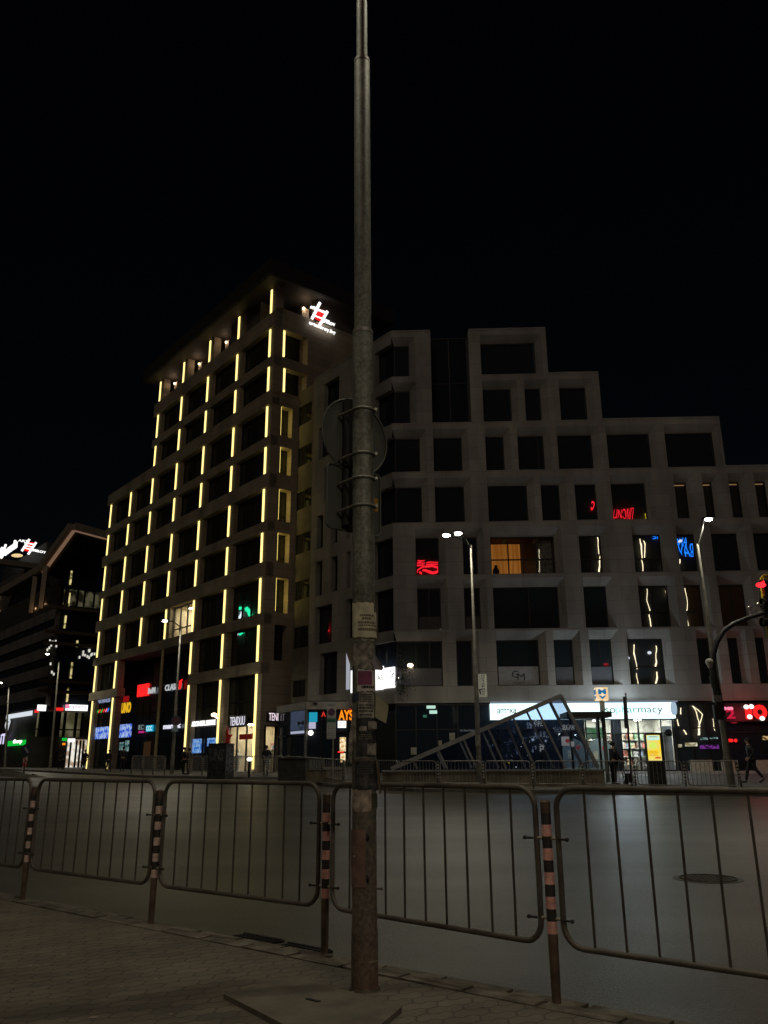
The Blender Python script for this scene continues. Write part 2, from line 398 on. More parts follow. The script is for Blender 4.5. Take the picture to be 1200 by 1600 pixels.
M_BSCREEN = glow('blue shop screen', (.35, .6, 1.0), .6, (4, (.02, .2, .8)))
M_GREY = mat('grey metal', (.16, .16, .15), .5, metal=.4, scale=5)
M_DARKM = mat('dark metal', (.03, .03, .03), .5, metal=.3, scale=5)
M_BLACK = mat('black lettering', (.01, .01, .012), .6)
M_CREAM = mat('cream shop wall', (.62, .54, .38), .8, scale=2)
M_SHOPW = mat('white shop wall', (.7, .68, .62), .8, scale=2)
M_SHOPC = glow('shop ceiling light', (1.0, .88, .62), 55)
M_SHOPCW = glow('cool shop ceiling light', (.97, 1.0, .86), 62)
M_GOODS = [mat('goods ' + n, c, .6, var=.5, scale=9) for n, c in (('red', (.5, .16, .12)), ('green', (.3, .45, .3)), ('white', (.75, .73, .7)), ('tan', (.6, .46, .3)), ('blue', (.3, .36, .5)), ('dark', (.16, .14, .13)))]

def window(pl, u0, u1, z0, z1, n, parent, gm, mull=(), trans=(), fw=.07, label=None, name='window', d=.12):
    """frame with mullions, its pane is a sub-part"""
    mb = MB()
    mb.box(pl, u0, u0 + fw, n - d, n, z0, z1); mb.box(pl, u1 - fw, u1, n - d, n, z0, z1)
    mb.box(pl, u0 + fw, u1 - fw, n - d, n, z0, z0 + fw); mb.box(pl, u0 + fw, u1 - fw, n - d, n, z1 - fw, z1)
    for m_ in mull:
        c = lerp(u0, u1, m_); mb.box(pl, c - fw / 2, c + fw / 2, n - d, n, z0 + fw, z1 - fw)
    for t in trans:
        c = lerp(z0, z1, t); mb.box(pl, u0 + fw, u1 - fw, n - d, n - .003, c - fw / 2, c + fw / 2)
    f = mb.build(name, M_FRAME, parent)
    if label: f['label'] = label
    g = MB(); g.box(pl, u0 + .01, u1 - .01, n - d * .7, n - d * .5, z0 + .01, z1 - .01)
    g.build('pane', gm, f)
    return f
def wall(pl, u0, u1, z0, z1, holes, n=0., depth=.35, splay=(0, 0, 0, 0), back=True):
    """wall face with openings; holes (ua, ub, za, zb) are the glass; splay widens the face opening left, right, bottom, top"""
    mb = MB(); big = [(h[0] - (h[4] if len(h) > 4 else splay[0]), h[1] + splay[1], h[2] - splay[2], h[3] + splay[3]) for h in holes]
    us = sorted({u0, u1} | {x for h in big for x in h[:2] if u0 < x < u1}); zs = sorted({z0, z1} | {x for h in big for x in h[2:] if z0 < x < z1})
    for zi, (za, zb) in enumerate(zip(zs, zs[1:])):
        run = None
        for ua, ub in list(zip(us, us[1:])) + [(None, None)]:
            inside = ua is None or any(h[0] - 1e-6 <= ua and ub <= h[1] + 1e-6 and h[2] - 1e-6 <= za and zb <= h[3] + 1e-6 for h in big)
            if inside:
                if run: mb.quad(pl.P(run[0], n, za), pl.P(run[1], n, za), pl.P(run[1], n, zb), pl.P(run[0], n, zb)); run = None
            else: run = (run[0] if run else ua, ub)
    for h, b in zip(holes, big):
        A = [pl.P(b[0], n, b[2]), pl.P(b[1], n, b[2]), pl.P(b[1], n, b[3]), pl.P(b[0], n, b[3])]
        B = [pl.P(h[0], n - depth, h[2]), pl.P(h[1], n - depth, h[2]), pl.P(h[1], n - depth, h[3]), pl.P(h[0], n - depth, h[3])]
        for i in range(4):
            if not (i == 3 and len(h) > 4): mb.quad(A[i], A[(i + 1) % 4], B[(i + 1) % 4], B[i])
    return mb
def interior(pl, u0, u1, z0, z1, n, depth, parent, wm, lm, goods=6, name='shop_interior', shelf=True, open0=False):
    """a lit room behind a shop window: floor, walls, ceiling, lamp panels and shelves of goods"""
    mb = MB(); e = .02
    mb.box(pl, u0, u1, n - depth - .1, n - depth, z0, z1)
    if not open0: mb.box(pl, u0 - .1, u0, n - depth, n, z0, z1)
    mb.box(pl, u1, u1 + .1, n - depth, n, z0, z1)
    mb.box(pl, u0, u1, n - depth, n, z0 - .1, z0); mb.box(pl, u0, u1, n - depth, n, z1, z1 + .1)
    r_ = mb.build(name, wm, parent)
    mb = MB(); k = max(1, int((u1 - u0) / 1.8))
    for i in range(k):
        c = lerp(u0, u1, (i + .5) / k); mb.box(pl, c - .12, c + .12, n - depth * .8, n - depth * .2, z1 - .06, z1 - .02)
    mb.build('ceiling_light', lm, r_)
    if shelf:
        q = 0
        for mi in range(len(M_GOODS)):
            g = MB(); cnt = 0
            for s_ in range(4):
                zz = z0 + .35 + s_ * .5
                if zz + .4 > z1: break
                x = u0 + .15
                while x < u1 - .3:
                    wd = random.uniform(.12, .35)
                    if random.randrange(len(M_GOODS)) == mi and random.random() < .9:
                        g.box(pl, x, x + wd * .85, n - depth + .05, n - depth + random.uniform(.3, .5), zz, zz + random.uniform(.2, .42)); cnt += 1
                    x += wd
            if cnt: g.build('shelf_goods', M_GOODS[mi], r_)
        g = MB()
        for s_ in range(4):
            zz = z0 + .32 + s_ * .5
            if zz < z1 - .3: g.box(pl, u0 + .1, u1 - .1, n - depth + .01, n - depth + .55, zz, zz + .025)
        g.build('shelf', M_SHOPW, r_)
    return r_

# ------------------------------------------------------------------ the tower with led strips
D = 58.319
T0 = (-8.9183, 58.319)                                   # foot of the first light strip
TA = Plane(T0, AX, (-.78008, -.62568))
CORN = TA.P(-.62, 0, 0)
TB = Plane((CORN.x, CORN.y), BX, (.62568, -.78008))
ts = [k * .09135 * D for k in range(7)]
zt = [z * D + EYE for z in (.6297, .5676, .5110, .4531, .3955, .3375, .2793, .2209, .1622, .1035)]
zb = [z * D + EYE for z in (.5914, .5259, .4743, .4096, .3573, .2938, .2404, .1764, .1178, -.0055)]
ZG = .55
tower = thing('office_tower', (T0[0], T0[1], ZG), 'tall office tower outlined with yellow light strips, left of the steel lamp post', 'building')
END = {i: (ts[4] if i < 3 else ts[6]) + .95 for i in range(10)}
LEFT = -.62
core = MB()
lit_hole = (ts[2] + .53, ts[3] - .67, zb[7], zt[7]); ZM = lerp(ZG, zt[9], .52)
shop_hole = (ts[0] + .53, ts[1] - .67, ZG, ZM)
for (ua, ub, za, zc, hs_) in ((-.40, ts[4] + .9, zb[2] - .2, zb[0] - .15, []), (-.40, ts[6] + .9, zt[9] - .3, zb[2] - .2, [lit_hole, (ts[2] + .5, ts[5] - .55, zt[9] - .3, zt[8] + .02)]),
                              (-.40, ts[2] + .5, ZG - .5, zt[9] - .3, [shop_hole]), (ts[5] - .55, ts[6] + .9, ZG - .5, zt[9] - .3, [])):
    w_ = wall(TA, ua, ub, za, zc, hs_, -.62, .03); core.add(w_.v, w_.f)
core.box(TA, -.40, ts[4] + .9, -14, -.62, zb[0] - .3, zb[0] - .15); core.box(TA, ts[4] + .9, ts[6] + .9, -14, -.62, zb[2] - .5, zb[2] - .2)
core.box(TA, ts[6] + .75, ts[6] + .9, -14, -.63, ZG - .5, zb[2] - .5); core.box(TA, ts[4] + .75, ts[4] + .9, -14, -.63, zb[2] - .2, zb[0] - .3)
core.box(TA, ts[2] + .5, ts[5] - .55, -2.6, -2.2, ZG - .5, zt[9] - .3)
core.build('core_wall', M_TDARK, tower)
# bands between the storeys
for i in range(9):
    t1 = END[i] if i != 2 else END[3]
    segs = [(LEFT, t1)]
    if i == 8: segs = [(LEFT, ts[2] + .1), (ts[5] - 1.1, t1)]
    for a, b in segs:
        mb = MB(); mb.box(TA, a, b, -.62, .14 if (i % 2 == 0) else .06, zt[i + 1] + .03, zb[i] - .03)
        mb.build('storey_band', M_TOW, tower)
# piers and light strips
for i in range(10):
    for j in range(7):
        if i < 3 and j > 4: continue
        if i in (8, 9) and j in (3, 4): continue
        t = ts[j]; z1 = zt[i] + .03; z0 = zb[i] - .03 if i < 9 else ZG - .1
        if i == 0:
            mb = MB(); mb.box(TA, t - .62, t - .02, -.7, 0, z0, z1 + .1); mb.box(TA, t - .02, t + .22, -.7, -.22, z0, z1 + .1)
        else:
            dp_, dq_ = (-.22, -.40) if (i == 9 and j == 0) else (-.60, -.60)
            mb = MB(); mb.box(TA, max(LEFT + .003, t - .66), t, dp_, 0, z0, z1)
            mb.box(TA, t, t + .52, dq_, -.26 if dp_ < -.3 else -.221, z0, z1)
        mb.build('pier', M_TOW, tower)
        mb = MB(); zs0 = z0 + .05 if i < 9 else .95
        mb.box(TA, t - .03, t + .17, -.03, .07, zs0, z1 - .06)
        if i == 9 and j == 6: zs0 = .95
        mb.build('glow_strip', M_LED, tower)
# windows of the long face
for i in range(1, 10):
    for j in range(6):
        if i < 3 and j > 3: continue
        if i in (8, 9) and j in (2, 3, 4): continue
        if i == 9: continue
        a, b = ts[j] + .53, ts[j + 1] - .67
        lit = (i == 7 and j == 2)
        window(TA, a, b, zb[i] - .02, zt[i] + .02, -.36, tower, M_CLR if lit else (M_GLO if (i + j) % 3 else M_GL), mull=(.36, .68) if i % 2 else (.5,), trans=(.28,) if lit else ())
        if lit:
            interior(TA, a, b, zb[i], zt[i], -.60, 3.2, tower, M_CREAM, M_SHOPC, shelf=False, name='lit_office')
# the recessed entrance: dark curtain wall two storeys high
a, b = ts[2] + .55, ts[5] - .62
window(TA, a, b, ZG, zt[8], -2.0, tower, M_GLC, mull=[k / 9 for k in range(1, 9)], trans=(.30, .52, .74), name='entrance_glazing')
mb = MB(); mb.box(TA, a, b, -2.2, -.1, zt[8] + .02, zt[8] + .06); mb.build('entrance_soffit', M_TDARK, tower)
u_, z_ = TA.px(247, 1100)
mb = MB(); mb.tube([TA.P(u_, -.1, ZG), TA.P(u_, -.1, zt[8])], .13, 12); mb.build('entrance_column', mat('pale column', (.45, .38, .2), .5), tower)
# ground floor shops of the long face
def shopfront(j, lit):
    a, b = ts[j] + .53, ts[j + 1] - .67; zm = lerp(ZG, zt[9], .52)
    window(TA, a, b, zm + .05, zt[9], -.36, tower, M_GLO, mull=(.33, .66), trans=(.45,), name='upper_shop_window')
    window(TA, a, b, ZG, zm, -.36, tower, M_CLR if lit else M_GLC, mull=(.33, .66), name='shop_window')
    if lit: interior(TA, .12, b, ZG, zm, -.66, 3.5, tower, M_CREAM, M_SHOPC, name='shop_interior', open0=True)
core2 = None
shopfront(0, True); shopfront(1, False); shopfront(5, False)
# terrace storey and roof slab
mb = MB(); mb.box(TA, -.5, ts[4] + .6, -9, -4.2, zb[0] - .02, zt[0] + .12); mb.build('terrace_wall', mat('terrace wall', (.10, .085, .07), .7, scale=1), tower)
mb = MB(); mb.box(TA, -1.7, ts[4] + 1.7, -11.4, 1.3, zt[0] + .16, zt[0] + 1.5); mb.build('roof_slab', M_EAVE, tower)
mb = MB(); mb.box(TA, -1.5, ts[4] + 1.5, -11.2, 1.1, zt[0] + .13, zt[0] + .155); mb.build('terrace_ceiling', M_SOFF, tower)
for j in range(1, 5):
    t = ts[j] - .95
    mb = MB(); mb.box(TA, t - .75, t - .1, -1.6, -.9, zb[0] - .02, zt[0] - .35); c_ = mb.build('terrace_pillar', mat('pale pillar', (.5, .42, .33), .7), tower)
    if j != 1:
        p = TA.P(t - .42, -.8, zt[0] - .5)
        mb = MB(); mb.sphere(p, .09); mb.build('wall_lamp', M_WARMB, tower)
        light('terrace_light', TA.P(t - .42, -.6, zt[0] - .4), 9 if j != 2 else 6, (1, .68, .45), .08, tower)
mb = MB(); s_, z_ = TB.px(477.5, 483, -.8); mb.box(TB, s_ - .35, s_ + .35, -1.3, -.8, zb[0], zt[0] - .4); mb.build('terrace_pillar', MATS['pale pillar'], tower)
p = TB.P(s_ - .25, -.7, zt[0] - .55); mb = MB(); mb.sphere(p, .1); mb.build('wall_lamp', M_WARMB, tower)
light('terrace_light', TB.P(s_ - .2, -.45, zt[0] - .5), 10, (1, .68, .42), .08, tower)
mb = MB(); mb.box(TB, .3, 14, -8, -3, zb[0] - .02, zt[0] + .12); mb.build('terrace_wall', MATS['terrace wall'], tower)

# short face of the tower
SB = TB.px(460, 900)[0]                                   # where the lower recess begins
holes = []
for i in (1, 2):
    a = TB.px(443.0, (514 if i == 1 else 575))[0]; b = TB.px(480.5 if i == 1 else 480, 560)[0]
    holes.append((a, b, zb[i], zt[i]))
mb = wall(TB, 0, 14, zb[2] - .6, zb[0] + .45, holes, 0, .75); mb.build('side_wall', M_TOWB, tower)
mb = MB(); mb.box(TB, SB + .02, 14, -8, -.9, zb[2] - .55, zb[0]); mb.build('core_wall', M_TDARK, tower)
for (a, b, c, d) in holes:
    window(TB, a + .55, b - .35, c, d, -.66, tower, M_GL, mull=(.8,))
    mb = MB(); mb.box(TB, a + .01, a + .55, -.76, -.70, c, d); mb.box(TB, b - .35, b - .01, -.76, -.70, c, d); mb.build('window_surround', M_TOWB, tower)
    mb = MB(); mb.box(TB, a + .01, a + .17, -.09, .03, c + .06, d - .1); mb.build('glow_strip', M_LED, tower)
    mb = MB(); mb.box(TB, a + .03, a + .08, -.5, -.3, c + .1, d - .1); mb.build('glow_strip', M_LED, tower)
holes = []
for i in range(3, 10):
    if i == 9: holes.append((TB.px(412.3, 1150)[0], TB.px(438, 1150)[0], ZG, TB.px(420, 1133)[1])); continue
    yy = {3: 660, 4: 720, 5: 790, 6: 855, 7: 930, 8: 1005}[i]
    x0, x1 = {3: (439, 456.5), 4: (437.5, 455), 5: (435.5, 454), 6: (433.5, 452), 7: (431, 450), 8: (428.5, 447.5)}[i]
    holes.append((TB.px(x0, yy)[0], TB.px(x1, yy)[0], zb[i] + .1, zt[i] + .05))
mb = wall(TB, 0, SB, ZG - .3, zb[2] - .6, holes, 0, .7); mb.build('side_wall', M_TOWB, tower)
mb = MB(); mb.quad(TB.P(SB, 0, ZM), TB.P(SB, -3, ZM), TB.P(SB, -3, zb[2] - .6), TB.P(SB, 0, zb[2] - .6)); mb.build('side_wall', M_TOW, tower)
for k, (a, b, c, d) in enumerate(holes[:6]):
    window(TB, a, b, c, d, -.60, tower, M_GLO if k % 2 else M_GL, mull=(.55,), trans=(.22,))
    if k < 5:
        mb = MB(); mb.box(TB, a + .003, a + .05, -.42, -.06, c + .1, d - .05); mb.build('glow_strip', M_LED2, tower)
a, b, c, d = holes[6]
window(TB, a, b, c, d, -.55, tower, M_CLR)
# dark recess wall joining the next building
RP = Plane((TB.P(SB, -.02, 0).x, TB.P(SB, -.02, 0).y), (-AX[0], -AX[1]), (-.78008, -.62568))
RW = 3.0
holes = []
for i, (x0, x1, y0, y1) in enumerate(((467, 487, 632, 667), (466, 487, 696, 731), (463.5, 486, 766, 799), (462, 485, 832, 868), (461, 483, 905, 940), (459.5, 481, 977, 1014), (457.5, 477, 1060, 1090))):
    a = RP.px(x0, (y0 + y1) / 2)[0]; b = min(RW - .02, RP.px(x1, (y0 + y1) / 2)[0]); zz0 = RP.px(x0, y1)[1]; zz1 = RP.px(x0 + 3, y0 + 4)[1]
    holes.append((a, b, zz0, zz1))
mb = wall(RP, 0, RW, ZG - .3, zb[2] + .4, holes, 0, .12); mb.build('recess_wall', mat('recess plaster', (.13, .115, .08), .8, scale=2), tower)
for h in holes: window(RP, *h, -.05, tower, M_GL, mull=(.5,), d=.06)

# ------------------------------------------------------------------ stepped stone building
GA = -.036377
UC = (math.cos(GA), math.sin(GA)); NC = (math.sin(GA), -math.cos(GA))
C0 = (.55, 50.18)
PC = Plane(C0, UC, NC)
UD = AX; ND = (-.78008, -.62568)
PD = Plane(C0, UD, ND)                                     # side face, runs back to the left
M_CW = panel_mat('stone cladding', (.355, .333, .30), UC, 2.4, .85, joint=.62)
M_DW = panel_mat('shaded stone cladding side', (.31, .29, .26), UD, 2.4, .85, joint=.62)  # same stone as the front, side dimness put into a darker colour
stone = thing('stepped_building', (C0[0] + 8, C0[1], .6), 'beige stone clad building whose roof steps down to the right, behind the double street lamp', 'building')
SILL = {k: 11.21 + EYE + (k - 4) * 3.41 for k in range(2, 9)}
WT = {k: SILL[k] + 2.47 for k in SILL}; WT[2] = SILL[2] + 2.75; WT[3] = SILL[3] + 2.62
TOPZ = {8: SILL[8] + 3.42, 7: SILL[8] + .02, 6: SILL[7] + .02, 5: SILL[6] + .02}
ENDU = {8: PC.px(855, 560)[0], 7: PC.px(938, 620)[0], 6: PC.px(1130, 700)[0], 5: 34.0}
CAN = 3.41 + EYE                                           # underside of the stone over the shops
ROWS = {8: [(749.5, 838)], 7: [(753, 800.5), (818, 847), (871.5, 918.6)],
        6: [(676.7, 723), (757, 789), (807, 852), (868.5, 928), (945, 1019), (1035, 1119)],
        5: [(679, 726.7), (760.7, 826), (843, 877), (895.5, 934.5), (951.6, 1012.5), (1050, 1078), (1094, 1118.4), (1134.6, 1161.6), (1174.5, 1203), (1216, 1246)],
        4: [(649, 686.7), (722, 747), (764.7, 868.7), (902, 942.6), (985, 1036.5), (1053.6, 1090.5), (1107, 1158), (1172, 1222), (1240, 1280)],
        3: [(651.5, 690), (724, 752), (769, 875.5), (909, 951.5), (994, 1049), (1065, 1101), (1118, 1169), (1187, 1225), (1243, 1280)],
        2: [(712, 739.5), (774, 845), (863, 899), (918, 960), (977, 1041), (1084.5, 1114.7), (1132, 1160), (1174.7, 1202), (1220, 1250)]}
CORNER = {8: 640, 7: 641.5, 6: 657, 5: 660, 4: 616.7, 3: 617.7, 2: 692.7}
DP = .38
allh = []; rec = []
for k, row in ROWS.items():
    z0, z1 = SILL[k], WT[k]
    yb = 0
    for (a, b) in row:
        # pixel row of sill and head at this place
        def uat(px_, z):
            y = 1200.
            for _ in range(12):
                u_, zz = PC.px(px_, y, -DP); y += (zz - z) * 18
            return u_
        ua, ub = uat(a, z1), uat(b, z0)
        allh.append((ua, ub, z0, z1)); rec.append((k, a))
    ub = uat(CORNER[k], z0)
    allh.append((.174, ub, z0, z1)); rec.append((k, 'c'))
# tall glazed recess between the two top blocks
ga_, gb_ = PC.px(673.5, 600)[0], PC.px(735, 600)[0]
allh.append((ga_ + .02, gb_ - .05, SILL[7] - .02, TOPZ[8] + .4)); rec.append((7, 'tall'))
def blk(lo, hi, zz0, zz1):
    hs = [(max(h[0], lo + .02), min(h[1], hi - .05), max(h[2], zz0), min(h[3], zz1)) + ((.174,) if r_[1] == 'c' else ()) for h, r_ in zip(allh, rec) if h[0] < hi - .3 and h[1] > lo + .3 and h[2] >= zz0 - .3 and h[2] < zz1 - .5 and r_[1] != 'tall']
    return hs
W = MB()
for lo, hi, zz0, zz1 in ((0, ga_, TOPZ[6], TOPZ[8]), (gb_, ENDU[8], TOPZ[7], TOPZ[8]), (gb_, ENDU[7], TOPZ[6], TOPZ[7]), (0, ENDU[6], TOPZ[5], TOPZ[6]), (0, ENDU[5], CAN, TOPZ[5])):
    w_ = wall(PC, lo, hi, zz0, zz1, blk(lo, hi, zz0, zz1), 0, DP, (0, .42, .0, .52)); W.add(w_.v, w_.f)
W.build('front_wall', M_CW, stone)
# solid body behind the wall, roofs and stepped ends
mb = MB(); e = .9
for lo, hi, zz0, zz1 in ((.9, ga_ - .05, TOPZ[6], TOPZ[8]), (gb_ + .05, ENDU[8] - .02, TOPZ[7], TOPZ[8]), (gb_ + .05, ENDU[7] - .02, TOPZ[6], TOPZ[7]), (.9, ENDU[6] - .02, TOPZ[5], TOPZ[6]), (.9, 34, CAN, TOPZ[5])):
    lh = [(h[0] + .02, h[1] - .02, h[2], h[3]) for h, r_ in zip(allh, rec) if r_ == (4, 764.7) and zz0 < h[2] < zz1]
    w_ = wall(PC, lo, hi, zz0 - .02, zz1 - .06, lh, -.62, .03); mb.add(w_.v, w_.f); mb.box(PC, lo, hi, -12, -.66, zz1 - .3, zz1 - .06)
mb.build('core_wall', M_TDARK, stone)
mb = MB()
for lo, hi, zz1, nn_ in ((0, ga_, TOPZ[8], -12), (gb_, ENDU[8], TOPZ[8], -12), (ENDU[8], ENDU[7], TOPZ[7], -12), (ENDU[7], ENDU[6], TOPZ[6], -12), (ENDU[6], 34, TOPZ[5], -12)):
    mb.box(PC, lo, hi, -.62, .03, zz1 - .05, zz1 + .05)
for hi, zz0, zz1 in ((ENDU[8], TOPZ[7], TOPZ[8]), (ENDU[7], TOPZ[6], TOPZ[7]), (ENDU[6], TOPZ[5], TOPZ[6])):
    mb.box(PC, hi - .012, hi + .012, -12, 0, zz0 + .05, zz1 - .05)
for u_ in (ga_, gb_): mb.box(PC, u_ - .012 if u_ == ga_ else u_ - .03, u_ + .03 if u_ == ga_ else u_ + .012, -1.6, -.004, TOPZ[6] + .05, TOPZ[8] - .05)
mb.build('parapet_cap', M_CW, stone)
window(PC, ga_ + .03, gb_ - .03, SILL[7] - .02, TOPZ[8] + .15, -1.4, stone, M_GLC, mull=(.5,), trans=(.5,), name='tall_window')
M_CURT = glow('lit curtain', (1.0, .36, .06), .30, (6, (.72, .23, .03), (1, 1, .05)))  # curtain emits its backlight; streaks put fold shading into the glow
M_FILM = mat('window film', (.34, .34, .35), .6, var=.1)
M_FILMD = mat('grey window film', (.10, .10, .11), .6, var=.1)
def curtain(pl, u0, u1, z0, z1, n, m_, parent, name='curtain', amp=.06):
    mb = MB(); k = int((u1 - u0) / .07); vs = []
    for i in range(k + 1):
        u_ = lerp(u0, u1, i / k); nn = n + amp * math.sin(i * 1.9) * (.6 + .4 * math.sin(i * .37))
        vs += [pl.P(u_, nn, z0), pl.P(u_, nn, z1)]
    mb.add(vs, [[2 * i, 2 * i + 2, 2 * i + 3, 2 * i + 1] for i in range(k)], True); return mb.build(name, m_, parent)
ROOMW = mat('room wall', (.25, .18, .1), .8)
for (a, b, c, d), (k, tg) in zip(allh, rec):
    if tg == 'tall': continue
    wd = b - a; mull = {(4, 902): (.5,), (3, 994): (.5,), (3, 1118): (.5,), (3, 651.5): (.5,), (2, 'c'): (.42, .72), (2, 918): (.5,), (3, 769): (.55,), (6, 807): (.8,)}.get((k, tg), ())
    gm = M_GLB; tr = ()
    special = (k, tg)
    if special == (4, 764.7): gm = M_CLR; mull = (.28, .50, .72); tr = (.40,)
    if k in (3, 4, 2) and tg in (902, 985, 1053.6, 994, 1065, 977, 918): tr = (.38,)
    if k == 5 and tg in (1050, 1094, 1134.6, 1174.5, 1216): gm = M_CLR
    if k == 3 and tg in (1065, 1118): gm = glass('brown room glass', (.075, .045, .022), ripple=.24, rough=0, ior=1.75, rs=.55)
    f = window(PC, a, b, c, d, -DP - .02, stone, gm, mull=mull, trans=tr)
    if special == (4, 764.7):
        f['label'] = 'window with an orange lit curtain'
        r_ = interior(PC, a + .02, b - .02, c, d, -.58, 1.6, stone, ROOMW, glow('dim room light', (1, .5, .15), .015), shelf=False, name='lit_room')
        curtain(PC, a + .10, a + wd * .48, c + .04, d - .38, -.82, M_CURT, r_)
        curtain(PC, a + wd * .72, b - .1, c + .04, d - .1, -.82, mat('grey curtain', (.3, .27, .2), .9, var=.3, scale=8), r_)
        mb = MB(); mb.sphere(PC.P(a + .35, -.74, c + .3), .22, (1, .4, 1.3)); mb.sphere(PC.P(a + .36, -.74, c + .62), .11, (1, .6, 1.1)); mb.build('chair_back', M_BLACK, r_)
    if k == 5 and gm is M_CLR:
        mb = MB(); mb.box(PC, a, b, -.62, -.60, c, d); mb.box(PC, a, b, -.61, -.45, d, d + .02); r_ = mb.build('blind', mat('brown blind', (.06, .05, .042), .8, var=.2), stone)
        mb = MB(); mb.box(PC, a + .06, b - .06, -.595, -.55, d - .13, d - .08); mb.build('cove_light', glow('cove light', (1.0, .55, .22), .28), r_)
    if k == 2 and tg in (774, 863, 918, 'c'):
        h = c + (.42 if tg == 774 else .40) * (d - c)
        mb = MB(); mb.box(PC, a + .1, b - .1, -DP - .018, -DP - .008, c + .08, h); fl = mb.build('window_film', M_FILM if tg == 774 else M_FILMD, stone)
        if tg == 774:
            mb = MB(); s_, z_ = PC.px(801, 1058)
            for ch, x0, x1, y0, y1 in (('G', 801, 811, 1058, 1047), ('M', 810, 821, 1062, 1051)):
                P0 = PC.px(x0, y0); P1 = PC.px(x1, y1)
                mb.text(ch, PC.P(P0[0], -DP - .004, P0[1]), PC.P(P1[0], 0, 0) - PC.P(P0[0], 0, 0), V((0, 0, P1[1] - P0[1])))
            P0 = PC.px(803, 1066.5); P1 = PC.px(822, 1065.5); mb.box(PC, P0[0], P1[0], -DP - .006, -DP - .004, P0[1], P1[1]); mb.build('lettering', M_BLACK, fl)
    if k == 3 and tg in (651.5, 724, 'c'):
        mb = MB(); mb.box(PC, a + .08, b - .08, -DP - .018, -DP - .008, c + .08, c + .32 * (d - c)); mb.build('window_film', mat('dark window film', (.03, .03, .032), .5), stone)

# side face
DR = {8: [(511.7, 535)], 7: [(503.5, 527)], 6: [(512, 538)], 5: [(500.5, 510), (523, 532.7), (546, 552)], 4: [(499, 508.7), (522.7, 532.7), (547, 553)], 3: [(498, 524), (546, 566)], 2: [(505, 532)]}
LEND = PD.px(487, 800)[0]
hs = []
for k, row in DR.items():
    for (x0, x1) in row:
        ym = {8: 620, 7: 685, 6: 750, 5: 828, 4: 900, 3: 978, 2: 1055}[k]
        a, b = PD.px(x1, ym, -.3)[0], PD.px(x0, ym, -.3)[0]
        hs.append((a, b, SILL[k], WT[k] if k != 2 else WT[k]))
    b = {8: 1.0, 7: 1.0, 6: 1.6, 5: 1.8, 4: 1.2, 3: 1.2, 2: 1.6}[k]
    hs.append((.174, b + .8, SILL[k], WT[k], .174))
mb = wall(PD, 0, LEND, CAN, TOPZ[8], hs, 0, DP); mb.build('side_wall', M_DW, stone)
mb = MB(); mb.box(PD, .02, LEND, -.62, .03, TOPZ[8] - .05, TOPZ[8] + .05); mb.build('parapet_cap', M_DW, stone)
mb = MB(); mb.box(PD, .9, LEND - .02, -5, -.62, CAN + .05, TOPZ[8] - .06); mb.build('core_wall', M_TDARK, stone)
mb = MB(); mb.quad(PD.P(LEND, 0, .3), PD.P(LEND, -6, .3), PD.P(LEND, -6, TOPZ[8]), PD.P(LEND, 0, TOPZ[8])); mb.build('end_wall', M_DW, stone)
for h in hs: window(PD, *h[:4], -DP - .02, stone, M_GLC)
# ground floor of the stone building: dark glazing, pharmacy, red shop
GZ = .62
uS0, uS1 = PC.px(917, 1160)[0], PC.px(1056, 1160)[0]
mb = MB(); mb.box(PC, .02, 34, -12, -6, GZ - .4, CAN); mb.box(PC, .02, 34, -6, -.3, CAN - .06, CAN - .01); mb.build('core_wall', M_TDARK, stone)
mb = MB(); mb.box(PC, 0.0, 34, -.25, .10, GZ - .5, GZ + .17); mb.build('plinth', mat('light plinth', (.45, .43, .40), .7, scale=3), stone)
mb = MB()
for x0, x1 in ((1079.5, 1113), (1128.5, 1148), (1152, 1153), (1183, 1215)):
    a, b = PC.px(x0, 1195)[0], PC.px(x1, 1195)[0]; mb.box(PC, a, b, -.25, .04, GZ + .172, PC.px(x0, 1187.5)[1])
mb.build('cream_base_panel', mat('cream base panel', (.50, .44, .33), .7, var=.12), stone)
window(PC, .05, uS0 - .05, GZ + .17, CAN - .06, -.12, stone, M_GLC, mull=[k / 9 for k in range(1, 9)], trans=(.62,), name='shop_window')
window(PC, uS1 + .05, PC.px(1128, 1150)[0], GZ + .17, CAN - .06, -.12, stone, M_GLB, mull=(.35, .7), trans=(.62,), name='shop_window')
window(PC, PC.px(1130, 1150)[0], 34, GZ + .17, CAN - .06, -.12, stone, M_GLC, mull=[k / 7 for k in range(1, 7)], trans=(.55,), name='shop_window')
zS = PC.px(980, 1123)[1]
window(PC, uS0, uS1, GZ + .17, zS, -.12, stone, M_CLR, mull=(.13, .32, .40, .60, .86), trans=(.72,), name='shop_window', label='lit pharmacy window')
r_ = interior(PC, uS0, uS1, GZ + .17, zS + .1, -.30, 4.0, stone, M_SHOPW, M_SHOPCW, name='pharmacy_interior')
mb = MB(); a, b = PC.px(919, 1148)[0], PC.px(950, 1148)[0]; mb.box(PC, a, b, -.60, -.56, PC.px(930, 1154)[1], PC.px(930, 1136)[1]); mb.build('green_poster', mat('green poster', (.10, .36, .08), .6, base2=(.5, .55, .4), scale=1.5), r_)
a, b = PC.px(958, 1165)[0], PC.px(972, 1165)[0]
mb = MB(); mb.box(PC, a, b, -.30, -.22, GZ + .2, zS); mb.build('door_panel', M_DARKM, r_)
a, b = PC.px(1040, 1165)[0], PC.px(1054, 1165)[0]
mb = MB(); mb.box(PC, a, b, -.60, -.35, GZ + .2, PC.px(1047, 1134)[1]); pl_ = mb.build('display_panel', M_SHOPW, r_)
